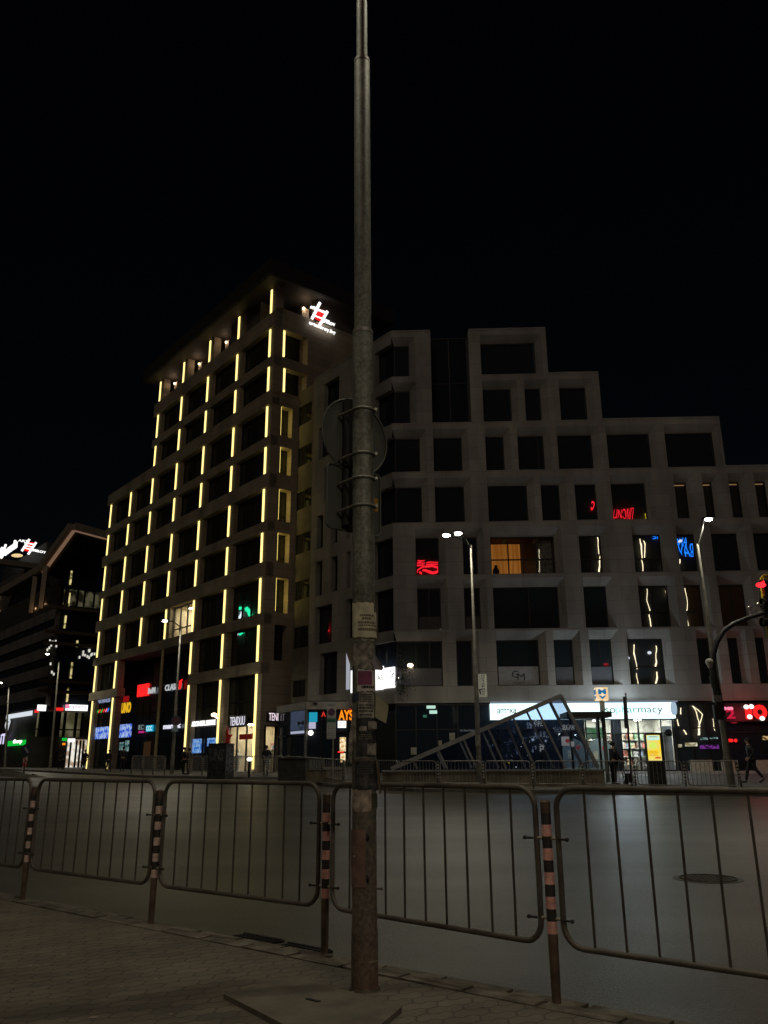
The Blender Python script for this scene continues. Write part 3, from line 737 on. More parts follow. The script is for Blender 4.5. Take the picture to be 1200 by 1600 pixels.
s_, z_ = PC.px(1047, 1144); mb = MB(); mb.tube([PC.P(s_, -.34, z_), PC.P(s_, -.30, z_)], .2, 16); mb.build('round_sticker', M_DARKM, pl_)
# arched frosted posters on the pharmacy window
for x0, x1, yt in ((920, 956, 1154), (880, 914, 1154)):
    a, b = PC.px(x0, 1180)[0], PC.px(x1, 1180)[0]; zt_ = PC.px(x0, yt)[1]; c = (a + b) / 2; rr_ = (b - a) / 2; zz = zt_ - rr_
    lp = [PC.P(a, -.10, GZ + .25), PC.P(b, -.10, GZ + .25)] + [PC.P(c + rr_ * math.cos(q), -.10, zz + rr_ * math.sin(q)) for q in [math.pi * k / 12 for k in range(13)]]
    mb = MB(); mb.prism(lp, V((NC[0], NC[1], 0)) * .012); f_ = mb.build('arched_poster', mat('frosted poster', (.18, .23, .22), .6, var=.08), stone)
    mb = MB(); mb.tube([PC.P(c + rr_ * .45, -.085, zz + .12), PC.P(c + rr_ * .45, -.078, zz + .12)], .14, 14); mb.build('red_dot', mat('red print', (.5, .03, .03), .6), f_)
    mb = MB(); mb.box(PC, c - .35, c - .1, -.085, -.080, zz - .5, zz - .05); mb.build('poster_print', mat('pale print', (.45, .42, .3), .7), f_)

# small things glowing behind the ground floor glass
def lit_panel(pl, x0, x1, y0, y1, n, name, m_, label, cat, group=None, body=None, tm=None, th=.08, inset=.12):
    a, zt_ = pl.px(x0, y0, n); b, zb_ = pl.px(x1, y1, n)
    if a > b: a, b = b, a
    org = pl.P((a + b) / 2, n, zb_)
    mb = MB(); mb.box(pl, a, b, n - th, n, zb_, zt_)
    o = mb.build(name, m_, org=org); tag(o, label, cat, group)
    if body:
        mb = MB(); flip = pl.px(x1, y0, n)[0] < pl.px(x0, y0, n)[0]
        w_ = b - a; h_ = zt_ - zb_
        o0 = pl.P(b - inset * w_ * .6 if flip else a + inset * w_ * .6, n + .006, zb_ + inset * h_); ux = pl.u * (w_ * (1 - 1.2 * inset)) * (-1 if flip else 1)
        mb.text(body, o0, ux, V((0, 0, h_ * (1 - 2 * inset))), pl.n * .02); mb.build('lettering', tm or M_BLACK, o)
    return o
def letters(pl, body, x0, x1, y0, y1, n, name, m_, label, cat, group=None, th=.05, bold=0., shear=0., org_z=None):
    """free standing lettering fixed to a wall; x0..x1 read left to right, slanting with the wall"""
    a, z0 = pl.px(x0, y1, n); b, _ = pl.px(x1, y1, n); z1 = pl.px(x0, y0, n)[1]
    mb = MB(); o0 = pl.P(a, n, z0)
    mb.text(body, o0, pl.P(b, n, z0) - o0, V((0, 0, z1 - z0)), pl.n * th, bold=bold, shear=shear)
    o = mb.build(name, m_, org=pl.P((a + b) / 2, n, z0)); return tag(o, label, cat, group)

# ------------------------------------------------------------------ corner shop at the foot of the stone building
cs = at(478, 1150, 54.0)
PV = Plane((cs.x, cs.y), UC, NC)                           # front of the corner shop
ve = PV.px(549, 1150)[0]
bk = at(433, 1150, 58.0); dv = V((bk.x - cs.x, bk.y - cs.y, 0)).normalized()
PW = Plane((cs.x, cs.y), (dv.x, dv.y), (-dv.y, dv.x))
if PW.n.y > 0: PW.n = -PW.n
wl = (V((bk.x, bk.y, 0)) - PW.o).length
shop = thing('corner_shop', (cs.x + 2, cs.y, .6), 'low dark glass corner shop under a pale fascia, behind the parking sign', 'shop')
zf1, zf0 = EYE + 98 / 1403 * 54, EYE + 86 / 1403 * 54
mb = MB(); mb.box(PV, 0, ve + .6, -.5, .12, zf0, zf1); mb.build('fascia', mat('pale fascia', (.42, .38, .33), .7, scale=2), shop)
mb = MB(); mb.box(PW, .02, wl, -.5, .10, zf0, zf1); mb.build('fascia', mat('shaded fascia', (.20, .19, .18), .7, scale=2), shop)  # same fascia, the dimmer left face put into a darker colour
mb = MB(); mb.box(PV, 0, ve + .6, -2.5, -.05, zf1 + .003, zf1 + .08); mb.build('roof', M_TDARK, shop)
window(PV, .1, ve + .5, 1.1, zf0, -.05, shop, M_GLC, mull=(.26, .52, .76), trans=(.60,), name='shop_window')
window(PW, .1, wl, .9, zf0, -.05, shop, M_GLC, mull=(.5,), trans=(.58,), name='shop_window')
mb = MB(); mb.tube([V((cs.x, cs.y - .1, .5)), V((cs.x, cs.y - .1, zf0))], .1, 12); mb.build('column', M_GREY, shop)
mb = MB(); mb.box(PV, -.1, ve + .5, -.4, .05, .3, 1.1); mb.build('plinth', mat('plinth render', (.22, .20, .16), .8, scale=2), shop)
mb = MB(); mb.box(PW, -.05, wl, -.4, .04, .3, .9); mb.build('plinth', MATS['plinth render'], shop)
u0_, z0_ = PV.px(490, 1099, .14); mb = MB(); mb.box(PV, u0_, u0_ + .25, .12, .45, z0_ - .06, z0_ + .04); mb.build('camera', M_DARKM, shop)
lit_panel(PV, 483, 495.5, 1113, 1128, .05, 'cyan_sign', glow('cyan panel', (.02, .42, .62), .7), 'cyan lit panel in the corner shop window, left of the parking sign', 'sign')
lit_panel(PV, 482.5, 493, 1128.4, 1138.5, .05, 'white_sign', glow('lilac panel', (.75, .72, .95), .6), 'pale lilac lit panel directly under the cyan panel', 'sign')
letters(PV, 'A', 502, 509, 1112, 1120, .04, 'red_letter', glow('dim red sign light', (1, .05, .04), .6), 'single red lit letter A in the corner shop window', 'sign', bold=.02)
letters(PV, 'AYS', 529, 551.5, 1109.5, 1125.5, .06, 'orange_letters', M_ORG, 'large orange lit letters AYS beside the steel lamp post', 'sign', bold=.03)
lit_panel(PV, 546, 551, 1104.5, 1108, .05, 'red_sign', M_RED, 'tiny red lit panel above the orange letters', 'sign')
lit_panel(PV, 528, 540.5, 1126.5, 1137, .05, 'white_sign', M_WHITE, 'white lit panel with black script under the orange letters', 'sign', body='Zo', tm=M_BLACK, inset=.2)
lit_panel(PV, 531, 540, 1152, 1174, .02, 'bright_window', glow('warm shop light', (1, .85, .55), 1.0, (5, (.6, .35, .12))), 'bright warm display in the corner shop, upper one beside the lamp post', 'display')
lit_panel(PV, 532, 539.5, 1177, 1191, .02, 'bright_window', MATS['warm shop light'], 'bright warm display in the corner shop, lower one beside the lamp post', 'display')
lit_panel(PV, 527.5, 537, 1174.2, 1176, .06, 'red_tube', M_RED, 'thin red light tube across the corner shop displays', 'light')
a, z_ = PV.px(485.5, 1145, .1); mb = MB(); mb.sphere(PV.P(a, .1, z_), .16); o = mb.build('globe_lamp', glow('globe lamp light', (1, .97, .9), 3), org=PV.P(a, .1, z_)); tag(o, 'round white lamp glowing on the column of the corner shop', 'lamp')
# blue panel with a drawn mark on the side window
o = lit_panel(PW, 454.5, 477, 1112.5, 1139.5, .05, 'blue_panel', mat('dim blue panel', (.10, .13, .2), .5, emit=(.12, .18, .35), es=.16), 'dim blue lit window panel with a dark smiling M mark', 'sign')
P0 = PW.px(465, 1133.5, .06); P1 = PW.px(475, 1126, .06); mb = MB(); o0 = PW.P(P0[0], .06, P0[1])
mb.text('M', o0, PW.P(P1[0], .06, P0[1]) - o0, V((0, 0, P1[1] - P0[1])), bold=.02)
P2 = PW.px(468, 1135.5, .06); P3 = PW.px(473, 1135.5, .06)
mb.tube([PW.P(lerp(P2[0], P3[0], k / 6), .07, P2[1] - .12 * math.sin(math.pi * k / 6)) for k in range(7)], .03, 6)
mb.build('mark', M_BLACK, o)
lit_panel(PW, 454, 478, 1143.2, 1145.2, .06, 'light_tube', glow('soft tube light', (.7, .75, 1), .5), 'thin pale light tube under the blue window panel', 'light')

# white lightbox wrapped on the corner one floor up
lit_panel(PD, 541, 545.5, 1020, 1077, .05, 'light_box', glow('dim white box', (.75, .78, .9), .45), 'tall dim white light box left of the lamp post', 'sign')
lit_panel(PD, 548, 598.5, 1048, 1077, .06, 'light_box', M_WHITE, 'white light box lettered AS, right behind the steel lamp post', 'sign')
lit_panel(PD, 599.5, 616, 1044, 1074, .06, 'light_box', M_WHITE, 'white light box without lettering at the building corner', 'sign')
letters(PD, 'AS', 589.5, 598, 1056, 1064, .08, 'sign_letters', M_BLACK, 'dark serif letters AS on the white light box', 'lettering', th=.01)
# leafy plant hanging at the corner
pc = PC.px(628, 1060, .35)
mb = MB(); cpt = PC.P(pc[0], .35, pc[1])
for k in range(420):
    q = V((random.gauss(0, .26), random.gauss(0, .22), random.gauss(0, .55)))
    p = cpt + q; a = V((random.uniform(-1, 1), random.uniform(-1, 1), random.uniform(-1, .3))).normalized() * random.uniform(.07, .14)
    b = a.cross(V((random.uniform(-1, 1), random.uniform(-1, 1), 1))).normalized() * .05
    mb.add([p, p + a * .5 + b, p + a, p + a * .5 - b], [[0, 1, 2, 3]])
pl_ = thing('hanging_plant', cpt, 'dark leafy plant hanging at the corner beside the white light box', 'plant')
mb.build('foliage', mat('leaf', (.035, .05, .025), .6, var=.4), pl_)
mb = MB(); mb.tube([cpt + V((0, .1, -.75)), cpt + V((0, .05, -.2)), cpt + V((.03, 0, .6))], .02, 6); mb.tube([cpt + V((0, .1, -.75)), PC.P(pc[0], -.1, pc[1] - .75)], .02, 6); mb.build('stem', mat('bark', (.05, .04, .03), .8), pl_)
a, z_ = PC.px(641, 1039.5, .1); mb = MB(); mb.sphere(PC.P(a, .1, z_), .11, (1.6, 1, 1)); tag(mb.build('wall_lamp', M_WARMB, org=PC.P(a, .1, z_)), 'small white lamp glowing beside the hanging plant', 'lamp')

# ------------------------------------------------------------------ signs on the tower
def estroy(pl, pts, n, name, label):
    """roof sign: two slashes, a red E between them, two small words"""
    W_ = lambda x, y: pl.P(pl.px(x, y, n)[0], n, pl.px(x, y, n)[1])
    q = thing(name, W_(*pts['s1'][1]), label, 'sign')
    wd = pts['w']; up = pl.n
    for k in ('s1', 's2'):
        mb = MB(); mb.beam(W_(*pts[k][0]), W_(*pts[k][1]), wd, .12, up); mb.build('slash', M_WHITE, q)
    for k in ('l1', 'l2', 'l3'):
        mb = MB(); mb.beam(W_(*pts[k][0]) + pl.n * .02, W_(*pts[k][1]) + pl.n * .02, wd * .6, .08, up); mb.build('line', M_WHITE, q)
    for k in ('r1', 'r2', 'r3', 'rv'):
        mb = MB(); mb.beam(W_(*pts[k][0]) + pl.n * .01, W_(*pts[k][1]) + pl.n * .01, wd * (1.7 if k != 'rv' else 2.2), .06, up); mb.build('red_bar', M_RED, q)
    for k, t_ in (('t1', 'ART'), ('t2', 'STROY')):
        (x0, y0), (x1, y1), hgt = pts[k]; o0 = W_(x0, y0); mb = MB(); z1 = pl.px(x0, y0 - hgt, n)[1]
        mb.text(t_, o0, W_(x1, y1) - o0, V((0, 0, z1 - o0.z)), pl.n * .06, bold=.02); mb.build('lettering', M_WHITE, q)
    return q
e_ = estroy(TB, {'s1': ((500, 473), (487.5, 498)), 's2': ((511.5, 486.5), (499.5, 508)), 'l1': ((485, 480), (511, 489)), 'l2': ((492, 494), (514.5, 502.5)), 'l3': ((496, 484.5), (510.5, 491)),
              'r1': ((497, 486), (508.5, 489.5)), 'r2': ((495, 490.5), (504, 493)), 'r3': ((493, 495.5), (502.5, 499)), 'rv': ((496.5, 486), (493, 496)), 't1': ((484, 482), (496, 485), 4.5), 't2': ((505, 504), (523.5, 510.5), 4.5), 'w': .22}, .35, 'roof_sign',
            'white and red lit roof sign with two slashes on the tower top')
for sgn in (.6, 5.2):
    mb = MB(); s_ = TB.px(484, 505, .2)[0]; mb.box(TB, s_ + sgn, s_ + sgn + .1, -.5, .30, zb[0] + .3, zb[0] + 3.0); mb.build('support', M_DARKM, e_)
P0 = TB.px(482.5, 508, .3); P1 = TB.px(523.5, 524.5, .3); mb = MB(); o0 = TB.P(P0[0], .3, P0[1])
mb.text('artestroy.bg', o0, TB.P(P1[0], .3, P1[1]) - o0, V((0, 0, TB.px(482.5, 501, .3)[1] - P0[1])), TB.n * .06, bold=.018)
o = mb.build('web_address_sign', M_WHITE, org=o0); tag(o, 'white lit web address lettering under the red and white roof sign', 'sign')

M_BOARD = mat('dark sign board', (.03, .03, .035), .5)
M_TENDU = glow('pale shop lettering', (.9, .88, 1.0), .85)
def shop_sign(pl, body, x0, x1, y0, y1, n, label, tm, bm=M_BOARD, name='shop_sign', inset=.14):
    return lit_panel(pl, x0, x1, y0, y1, n, name, bm, label, 'sign', body=body, tm=tm, inset=inset)
shop_sign(TA, 'TENDUU', 358, 384.5, 1118.5, 1135, -.05, 'dark sign with pale lit letters over the lit shop left of the corner', M_TENDU)
shop_sign(TB, 'TENDUU', 417.5, 450.5, 1111.5, 1129, .12, 'dark sign with pale pink lit letters right of the tower corner', glow('pale pink lettering', (1.0, .82, .9), 1.0))
letters(TA, 'ARCO REAL ESTATE', 300, 336.5, 1127.5, 1135.5, -.1, 'estate_agent_sign', M_WHITE, 'white lit lettering ARCO REAL ESTATE between two light strips', 'sign', bold=.02)
a, z_ = TA.px(334.5, 1117, .3); mb = MB(); mb.sphere(TA.P(a, .3, z_), .17, (1.3, 1, .8)); mb.tube([TA.P(a, .3, z_ - .05), TA.P(a, -.3, z_ - .5)], .03, 6); tag(mb.build('sign_lamp', M_WARMB, org=TA.P(a, .3, z_)), 'white spot lamp glowing above the estate agent lettering', 'lamp')
lit_panel(TA, 300, 312.5, 1155, 1176.5, -.25, 'display_screen', M_BSCREEN, 'blue lit display in the estate agent window, the taller left one', 'screen')
lit_panel(TA, 324, 335.5, 1153.5, 1165.5, -.25, 'display_screen', M_BSCREEN, 'blue lit display in the estate agent window, the smaller right one', 'screen')
# red star decoration in the lit shop
u_, z_ = TA.px(357, 1154, -.4); mb = MB(); lp = []
for k in range(10):
    r_ = .85 if k % 2 == 0 else .36; an = math.pi / 2 + k * math.pi / 5; lp.append(TA.P(u_ + r_ * math.cos(an), -.30, z_ + r_ * math.sin(an)))
mb.prism(lp, TA.n * .05); st = mb.build('star_sign', mat('dark red film', (.45, .02, .02), .5), org=lp[0]); tag(st, 'dark red star sticker with a red band on the lit shop window', 'sticker')
a, b = TA.px(392, 1150)[0], TA.px(366, 1152)[0]; mb = MB(); mb.box(TA, a, b - .2, -.33, -.30, z_ - .12, z_ + .25); mb.build('band', MATS['dark red film'], st)
# mannequins behind the lit windows
def mannequin(p, m_, label):
    mb = MB(); p = V(p)
    mb.tube([p, p + V((0, 0, .06)), p + V((0, 0, .5)), p + V((.01, 0, .85)), p + V((0, 0, 1.0)), p + V((0, 0, 1.18)), p + V((0, 0, 1.38)), p + V((0, 0, 1.46)), p + V((0, 0, 1.52)), p + V((0, 0, 1.64)), p + V((0, 0, 1.72)), p + V((0, 0, 1.76))], [.16, .13, .14, .17, .13, .17, .19, .09, .055, .09, .075, .02], 12)
    for s_ in (-1, 1): mb.tube([p + V((s_ * .19, 0, 1.40)), p + V((s_ * .25, .02, 1.1)), p + V((s_ * .22, -.08, .84))], [.055, .045, .03], 8)
    return tag(mb.build('mannequin', m_, org=p), label, 'mannequin', 'shop window mannequins')
M_MW = mat('white dress', (.75, .72, .66), .7); M_MT = mat('tan coat', (.5, .4, .25), .7)
for x_, y_, n_, pl, m_, lb in ((372, 1198, -1.0, TA, M_MW, 'white mannequin in the lit shop window left of the tower corner'), (424.5, 1200, -1.2, TB, M_MW, 'white mannequin behind the glass right of the tower corner'), (434, 1200, -1.2, TB, M_MT, 'tan mannequin behind the glass, the right one of two')):
    s_ = pl.px(x_, y_, n_)[0]; mannequin(pl.P(s_, n_, ZG + .02), m_, lb)
# entrance recess signs
PR = Plane(T0, AX, (-.78008, -.62568)); NR = -1.85
M_DIMW = glow('dim white lettering', (.9, .92, .95), .5)
lit_panel(PR, 215, 231, 1070.5, 1086.5, NR, 'red_sign', M_RED, 'red lit square sign on the dark entrance glazing', 'sign')
letters(PR, 'BulM', 231.6, 242.5, 1075.5, 1084.5, NR, 'sign_letters', M_DIMW, 'small white lit letters right of the red square sign', 'sign', bold=.03)
letters(PR, 'CLASA', 258, 279, 1070.5, 1080, NR, 'sign_letters', M_DIMW, 'white lit letters left of the red flag shaped sign', 'sign', bold=.03)
ua, za = PR.px(280, 1077, NR); ub, zb_ = PR.px(286, 1061, NR)
mb = MB(); mb.prism([PR.P(ua, NR, za), PR.P(lerp(ua, ub, .55), NR, za), PR.P(lerp(ua, ub, .7), NR, lerp(za, zb_, .8)), PR.P(ub, NR, zb_), PR.P(lerp(ua, ub, .1), NR, zb_ - .1)], PR.n * .08)
tag(mb.build('red_flag_sign', M_RED, org=PR.P(ua, NR, za)), 'red lit flag shaped sign above the entrance of the tower', 'sign')
letters(PR, 'IEC', 216.5, 224, 1133, 1140.5, NR, 'sign_letters', glow('dim pale lettering', (.6, .75, .8), .25), 'dim pale letters IEC over a pink underline', 'sign')
lit_panel(PR, 216.5, 223.5, 1142.5, 1145, NR, 'pink_sign', glow('pink bar light', (.9, .04, .35), .55), 'short pink lit underline in the tower entrance', 'sign')
lit_panel(PR, 228.5, 238, 1133.5, 1142.5, NR, 'cyan_sign', M_CYAN, 'cyan lit sign with three pale strokes in the tower entrance', 'sign', body='ccc', tm=glow('pale cyan stroke', (.6, .95, 1), .9))
letters(PR, 'market', 255.5, 282, 1131, 1139.5, NR, 'sign_letters', glow('lilac white lettering', (.85, .85, 1), .9), 'lilac white lit letters market behind the round traffic sign', 'sign', bold=.03)
lit_panel(PR, 176, 203.5, 1133.5, 1151.5, NR, 'picture_screen', M_BBOARD, 'blue and white lit picture screen right of the second light strip', 'screen')
lit_panel(TA, 143.5, 168.5, 1137.5, 1153.5, -.28, 'picture_screen', M_BBOARD, 'blue and white lit picture screen, the left one between two light strips', 'screen')
letters(PR, 'DUNO', 184.5, 204, 1099.5, 1115.5, NR, 'yellow_letters', M_YEL, 'yellow glowing letters for a reflection above the right picture screen', 'sign', bold=.05)  # letters glow in place of a yellow reflection in the glazing
lit_panel(PR, 192.5, 200, 1088.5, 1096, NR, 'red_outline_sign', glow('dim red light', (.8, .02, .02), .3), 'dim red lit sign above the yellow letters', 'sign')
letters(TA, 'NOVALIS', 153, 172, 1093.5, 1099.5, -.30, 'sign_letters', glow('dim blue white lettering', (.55, .65, 1), .4), 'dim blue white lettering between the two left light strips', 'sign', bold=.02)
for k, (x_, c_) in enumerate(((152, M_GREEN), (154.5, M_RED), (158, M_GREEN), (161.5, M_RED), (165, M_PINK), (168, M_BLUE))):
    u_, z_ = TA.px(x_, 1112 - k * .5, -.3); mb = MB(); mb.beam(TA.P(u_, -.3, z_ - .12), TA.P(u_ - .35, -.3, z_ + .14), .12, .05, TA.n)
    tag(mb.build('coloured_light', c_, org=TA.P(u_, -.3, z_)), 'tiny ' + ('green', 'red', 'second green', 'second red', 'pink', 'blue')[k] + ' lit flag in the row between the two left light strips', 'light', 'row of tiny coloured flag lights')
lit_panel(PR, 187, 192, 1160, 1172, NR, 'shop_poster', glow('teal poster light', (.5, .75, .75), .35, (3, (.02, .15, .15))), 'teal and white lit poster in the entrance glazing, left one', 'poster')
lit_panel(PR, 196, 199.5, 1157, 1174, NR, 'shop_poster', MATS['teal poster light'], 'teal and white lit poster in the entrance glazing, right narrow one', 'poster')
lit_panel(PR, 225, 233, 1159, 1182, NR, 'shop_poster', mat('brown poster', (.2, .12, .06), .6, emit=(.4, .2, .08), es=.04), 'brown dimly lit door poster in the entrance glazing', 'poster')

# ------------------------------------------------------------------ glazed building farther down the street
GO = at(74, 1100, 112.0); GL = Plane((GO.x, GO.y), AX, (-.78008, -.62568)); GR = Plane((GO.x, GO.y), BX, (.62568, -.78008))
gb = thing('glazed_building', (GO.x, GO.y, 1.1), 'dark glazed corner building with a slanting lit roof edge, left of the strip lit tower', 'building')
gz = lambda y: EYE + ray(74, y).z * 112.0
M_GW = panel_mat('dark ribbon cladding', (.20, .185, .17), AX, 3, 1.2)
wR = GR.px(172, 1000)[0]
zTop = gz(962); fl = [gz(962) - k * 3.02 for k in range(0, 6)]
mb = MB(); mb.box(GL, .45, 70, -8, -.3, 1, gz(905)); mb.box(GR, .3, wR + 6, -9, -.35, 1, gz(905)); mb.build('core_wall', M_TDARK, gb)
lev = [gz(y) for y in (962, 991, 1022, 1053, 1085, 1118)]
for i in range(5):
    mb = MB(); mb.box(GL, .0, 60, -.4, .05, lev[i] - .2, lev[i] + 1.25); mb.build('storey_band', M_GW, gb)
    mb = MB(); mb.box(GL, -.02, .9, -.4, .0, lev[i + 1] + 1.25, lev[i] - .2); mb.build('pier', M_GW, gb)
    window(GL, .9, 60, lev[i + 1] + 1.25, lev[i] - .2, -.15, gb, M_GLC, mull=[k / 40 for k in range(1, 40)], name='ribbon_window')
window(GR, .1, wR + 5, gz(1108), gz(900), -.12, gb, M_GLC, mull=[k / 9 for k in range(1, 9)], trans=[k / 6 for k in range(1, 6)], fw=.1, name='curtain_wall')
# upper set-back storey with the sloping roof edge
rp = [(GL, 13, 918), (GL, 62, 889), (GR, 112, 823), (GR, 172, 838)]
q0 = GL.P(GL.px(13, 918)[0], -.5, GL.px(13, 918)[1]); q1 = GL.P(GL.px(62, 889)[0], -.5, GL.px(62, 889)[1])
q2 = GR.P(GR.px(112, 826)[0], .8, GR.px(112, 826)[1]); q3 = GR.P(GR.px(172, 842)[0], .8, GR.px(172, 842)[1])
ext = q0 + (q0 - q1) * .3
mb = MB(); mb.beam(ext, q1, 1.6, 1.1); mb.beam(q1, q2, 1.6, 1.1); mb.beam(q2, q3, 1.6, 1.1); mb.build('roof_edge', mat('roof edge cladding', (.30, .24, .19), .7, scale=1), gb)
M_EDGE = glow('warm soffit glow', (1.0, .58, .36), .16)  # warm light on the soffit put into a glowing strip
mb = MB()
for a, b in ((q1, q2), (q2, q3)): mb.beam(a - V((0, 0, .62)) + V((.3, -.5, 0)), b - V((0, 0, .62)) + V((.3, -.5, 0)), .5, .08)
mb.build('soffit_glow', M_EDGE, gb)
M_PAL = mat('upper glazing', (.012, .012, .014), .15)
zz = gz(958)
mb = MB(); mb.add([GL.P(0, -.6, zz), GL.P(GL.px(13, 918)[0] + 6, -.6, zz), q0 + V((.2, .3, -.4)), q1 + V((.2, .3, -.4))], [[0, 1, 2, 3]]); mb.add([GR.P(0, -.5, gz(905)), GR.P(wR + 5, -.5, gz(905)), q3 + V((.1, .6, -.5)), q2 + V((.1, .6, -.5)), q1 + V((.1, .6, -.5))], [[0, 1, 2, 3, 4]])
mb.build('upper_glazing', M_PAL, gb)
for x0, y0, x1, y1 in ((70, 884, 61.5, 951), (54, 900, 48.5, 957)):
    a = GL.P(GL.px(x0, y0)[0], -.2, GL.px(x0, y0)[1]); b = GL.P(GL.px(x1, y1)[0], -.2, GL.px(x1, y1)[1]); b.x, b.y = a.x, a.y
    mb = MB(); mb.beam(a, b, .7, .5, (0, 1, 0)); mb.build('post', mat('post cladding', (.35, .27, .2), .7), gb)
    light('post_light', b + V((.9, -1.0, .5)), 14, (1, .62, .3), .1, gb)
a, b = GR.px(100, 930)[0], GR.px(158, 930)[0]
mb = MB(); mb.box(GR, a, b, -.06, -.02, gz(944) , gz(919)); mb.build('lit_room', glow('dim lit room', (.75, .68, .38), .085, (.8, (.08, .07, .04))), gb)
for x in (101, 104.5, 120, 131, 146):
    u_ = GR.px(x, 930)[0]; mb = MB(); mb.box(GR, u_, u_ + .25, -.02, .1, gz(944), gz(919)); mb.build('mullion', M_FRAME, gb)
for y0 in (947, 985, 1003, 1062, 1078):
    mb = MB(); mb.box(GR, a - 2, wR + 4, -.1, .5, gz(y0 + 5), gz(y0)); mb.build('balcony_slab', mat('brown slab', (.14, .10, .06), .7), gb)
for x, y0, y1 in ((112, 892, 914), (109, 926, 950), (103, 962, 982), (121, 1001, 1011), (113, 1035, 1060), (107, 1073, 1097)):  # glowing bars put the tower strips' reflection onto the glass
    u_, z1 = GR.px(x, y0); _, z0 = GR.px(x, y1); mb = MB(); mb.box(GR, u_ - .12, u_ + .12, -.02, .06, z0, z1); mb.build('glow_strip', glow('mirrored strip glow', (1.0, .85, .35), .75, (1.1, (.02, .015, .0))), gb)
# white cold lights scattered on the glass
rnd = random.Random(3)
for x, y in [(78, 1001), (82, 1003), (87, 1002), (80, 1008), (88, 1009), (77, 1012), (74, 1015), (79, 1037), (81, 1050), (84, 1053)] + [(124 + rnd.uniform(0, 24), 1019 + rnd.uniform(-4, 10)) for _ in range(12)]:
    u_, z_ = GR.px(x, y); mb = MB(); mb.box(GR, u_ - .11, u_ + .09, .02, .08, z_ - .2, z_ + .15); mb.build('festoon_bulb', glow('festoon light', (1, .97, .85), .7), gb)
# ground floor of the glazed building
a, b = GR.px(58, 1126)[0], GR.px(131, 1126)[0]
mb = MB(); mb.box(GR, a, b, -.1, .02, gz(1151), gz(1112)); mb.build('lit_upper_shop', glow('dim yellow shop', (.80, .72, .40), .16, (.35, (.30, .26, .12))), gb)
for x in (60, 65, 70, 76, 82, 98.5, 116, 126):
    u_ = GR.px(x, 1126)[0]; mb = MB(); mb.box(GR, u_, u_ + (1.5 if x in (60, 65, 70, 76) else .35), .02, .25, gz(1151), gz(1112)); mb.build('mullion', M_FRAME, gb)
mb = MB(); mb.box(GR, a, b, .02, .3, gz(1140.5), gz(1138.5)); mb.build('rail', M_FRAME, gb)
mb = MB(); mb.box(GR, GR.px(40, 1170)[0], GR.px(104, 1170)[0], -.2, .1, .5, gz(1152)); mb.build('ground_floor_wall', M_TDARK, gb)
mb = MB(); mb.box(GR, GR.px(104, 1180)[0], GR.px(134, 1180)[0], -.1, .05, gz(1201.5), gz(1155)); mb.build('lit_shop', glow('bright shop light', (1, .95, .85), .85, (1.1, (.42, .30, .2))), gb)
for x in (107, 116, 122, 127):
    u_ = GR.px(x, 1180)[0]; mb = MB(); mb.box(GR, u_, u_ + .25, .05, .15, gz(1201), gz(1156)); mb.build('mullion', M_FRAME, gb)
shop_sign(GR, 'aupuma', 103, 136.5, 1100.5, 1111, .4, 'white lit shop sign aupuma with violet letters, left of the first light strip', glow('violet lettering', (.35, .2, .6), .35), M_WHITE)
lit_panel(GR, 103, 107.5, 1100.5, 1107, .5, 'pink_sign', M_PINK, 'pink lit end of the white shop sign', 'sign')
shop_sign(GR, 'spina', 59, 71.5, 1101, 1111, .4, 'small white lit sign left of the red light tube', M_PINK, M_WHITE)
lit_panel(GR, 54.5, 60, 1109, 1113.5, .4, 'red_sign', M_RED, 'tiny red lit sign under the small white sign', 'sign')
lit_panel(GR, 86, 99, 1105.5, 1110.5, .4, 'red_tube', M_RED, 'red lit rounded sign between two white shop signs', 'sign')
lit_panel(GR, 106.5, 117, 1154, 1159.5, .5, 'white_sign', M_WHITE, 'white lit sign over the bright shop door far left', 'sign')
lit_panel(GR, 97.5, 104.5, 1153, 1157.5, .5, 'green_sign', M_GREEN, 'small green lit sign left of the bright shop door', 'sign')
lit_panel(GR, 98, 102, 1161, 1164, .5, 'orange_sign', M_ORG, 'tiny orange lit sign left of the bright shop door', 'sign')
lit_panel(GL, 10, 49.5, 1117.0, 1117.6, .3, 'light_bar', glow('pale bar light', (.85, .92, 1), .8), 'long white light bar above the green lit sign', 'light')
o = lit_panel(GL, 12.5, 42, 1158, 1164, .4, 'green_sign', M_GREEN, 'long green lit shop sign with white lettering at far left', 'sign')
letters(GL, 'therp', 20, 34, 1155.5, 1163.5, .5, 'sign_letters', M_WHITE, 'white lit lettering on the long green sign', 'lettering', bold=.03)
letters(GL, 'iT', 0, 8, 1147, 1163, .5, 'sign_letters', glow('lilac sign light', (.75, .7, 1), 1.0), 'lilac white lit letters at the left edge of the photo', 'sign', bold=.03)
def GP(x, y, n=.4): return GL.P(GL.px(x, y, n)[0], n, GL.px(x, y, n)[1])
mb = MB(); mb.tube([GP(10, 1145), GP(12.5, 1136), GP(15, 1128), GP(14.5, 1123.5), GP(11, 1127), GP(9, 1133), GP(9.5, 1138), GP(13, 1134)], .13, 6); o = mb.build('leaf_sign', glow('leaf outline light', (.9, .95, 1), .7), org=GP(10, 1145)); tag(o, 'white lit leaf outline under the long light bar', 'sign')
for x0, x1, y0, y1, m_ in ((53, 57, 1176, 1187, M_WHITE),):
    lit_panel(GL, x0, x1, y0, y1, .3, 'bright_window', glow('pale window', (1, .98, .9), .6, (2, (.05, .05, .05))), 'small bright shop window at the corner far left', 'window')

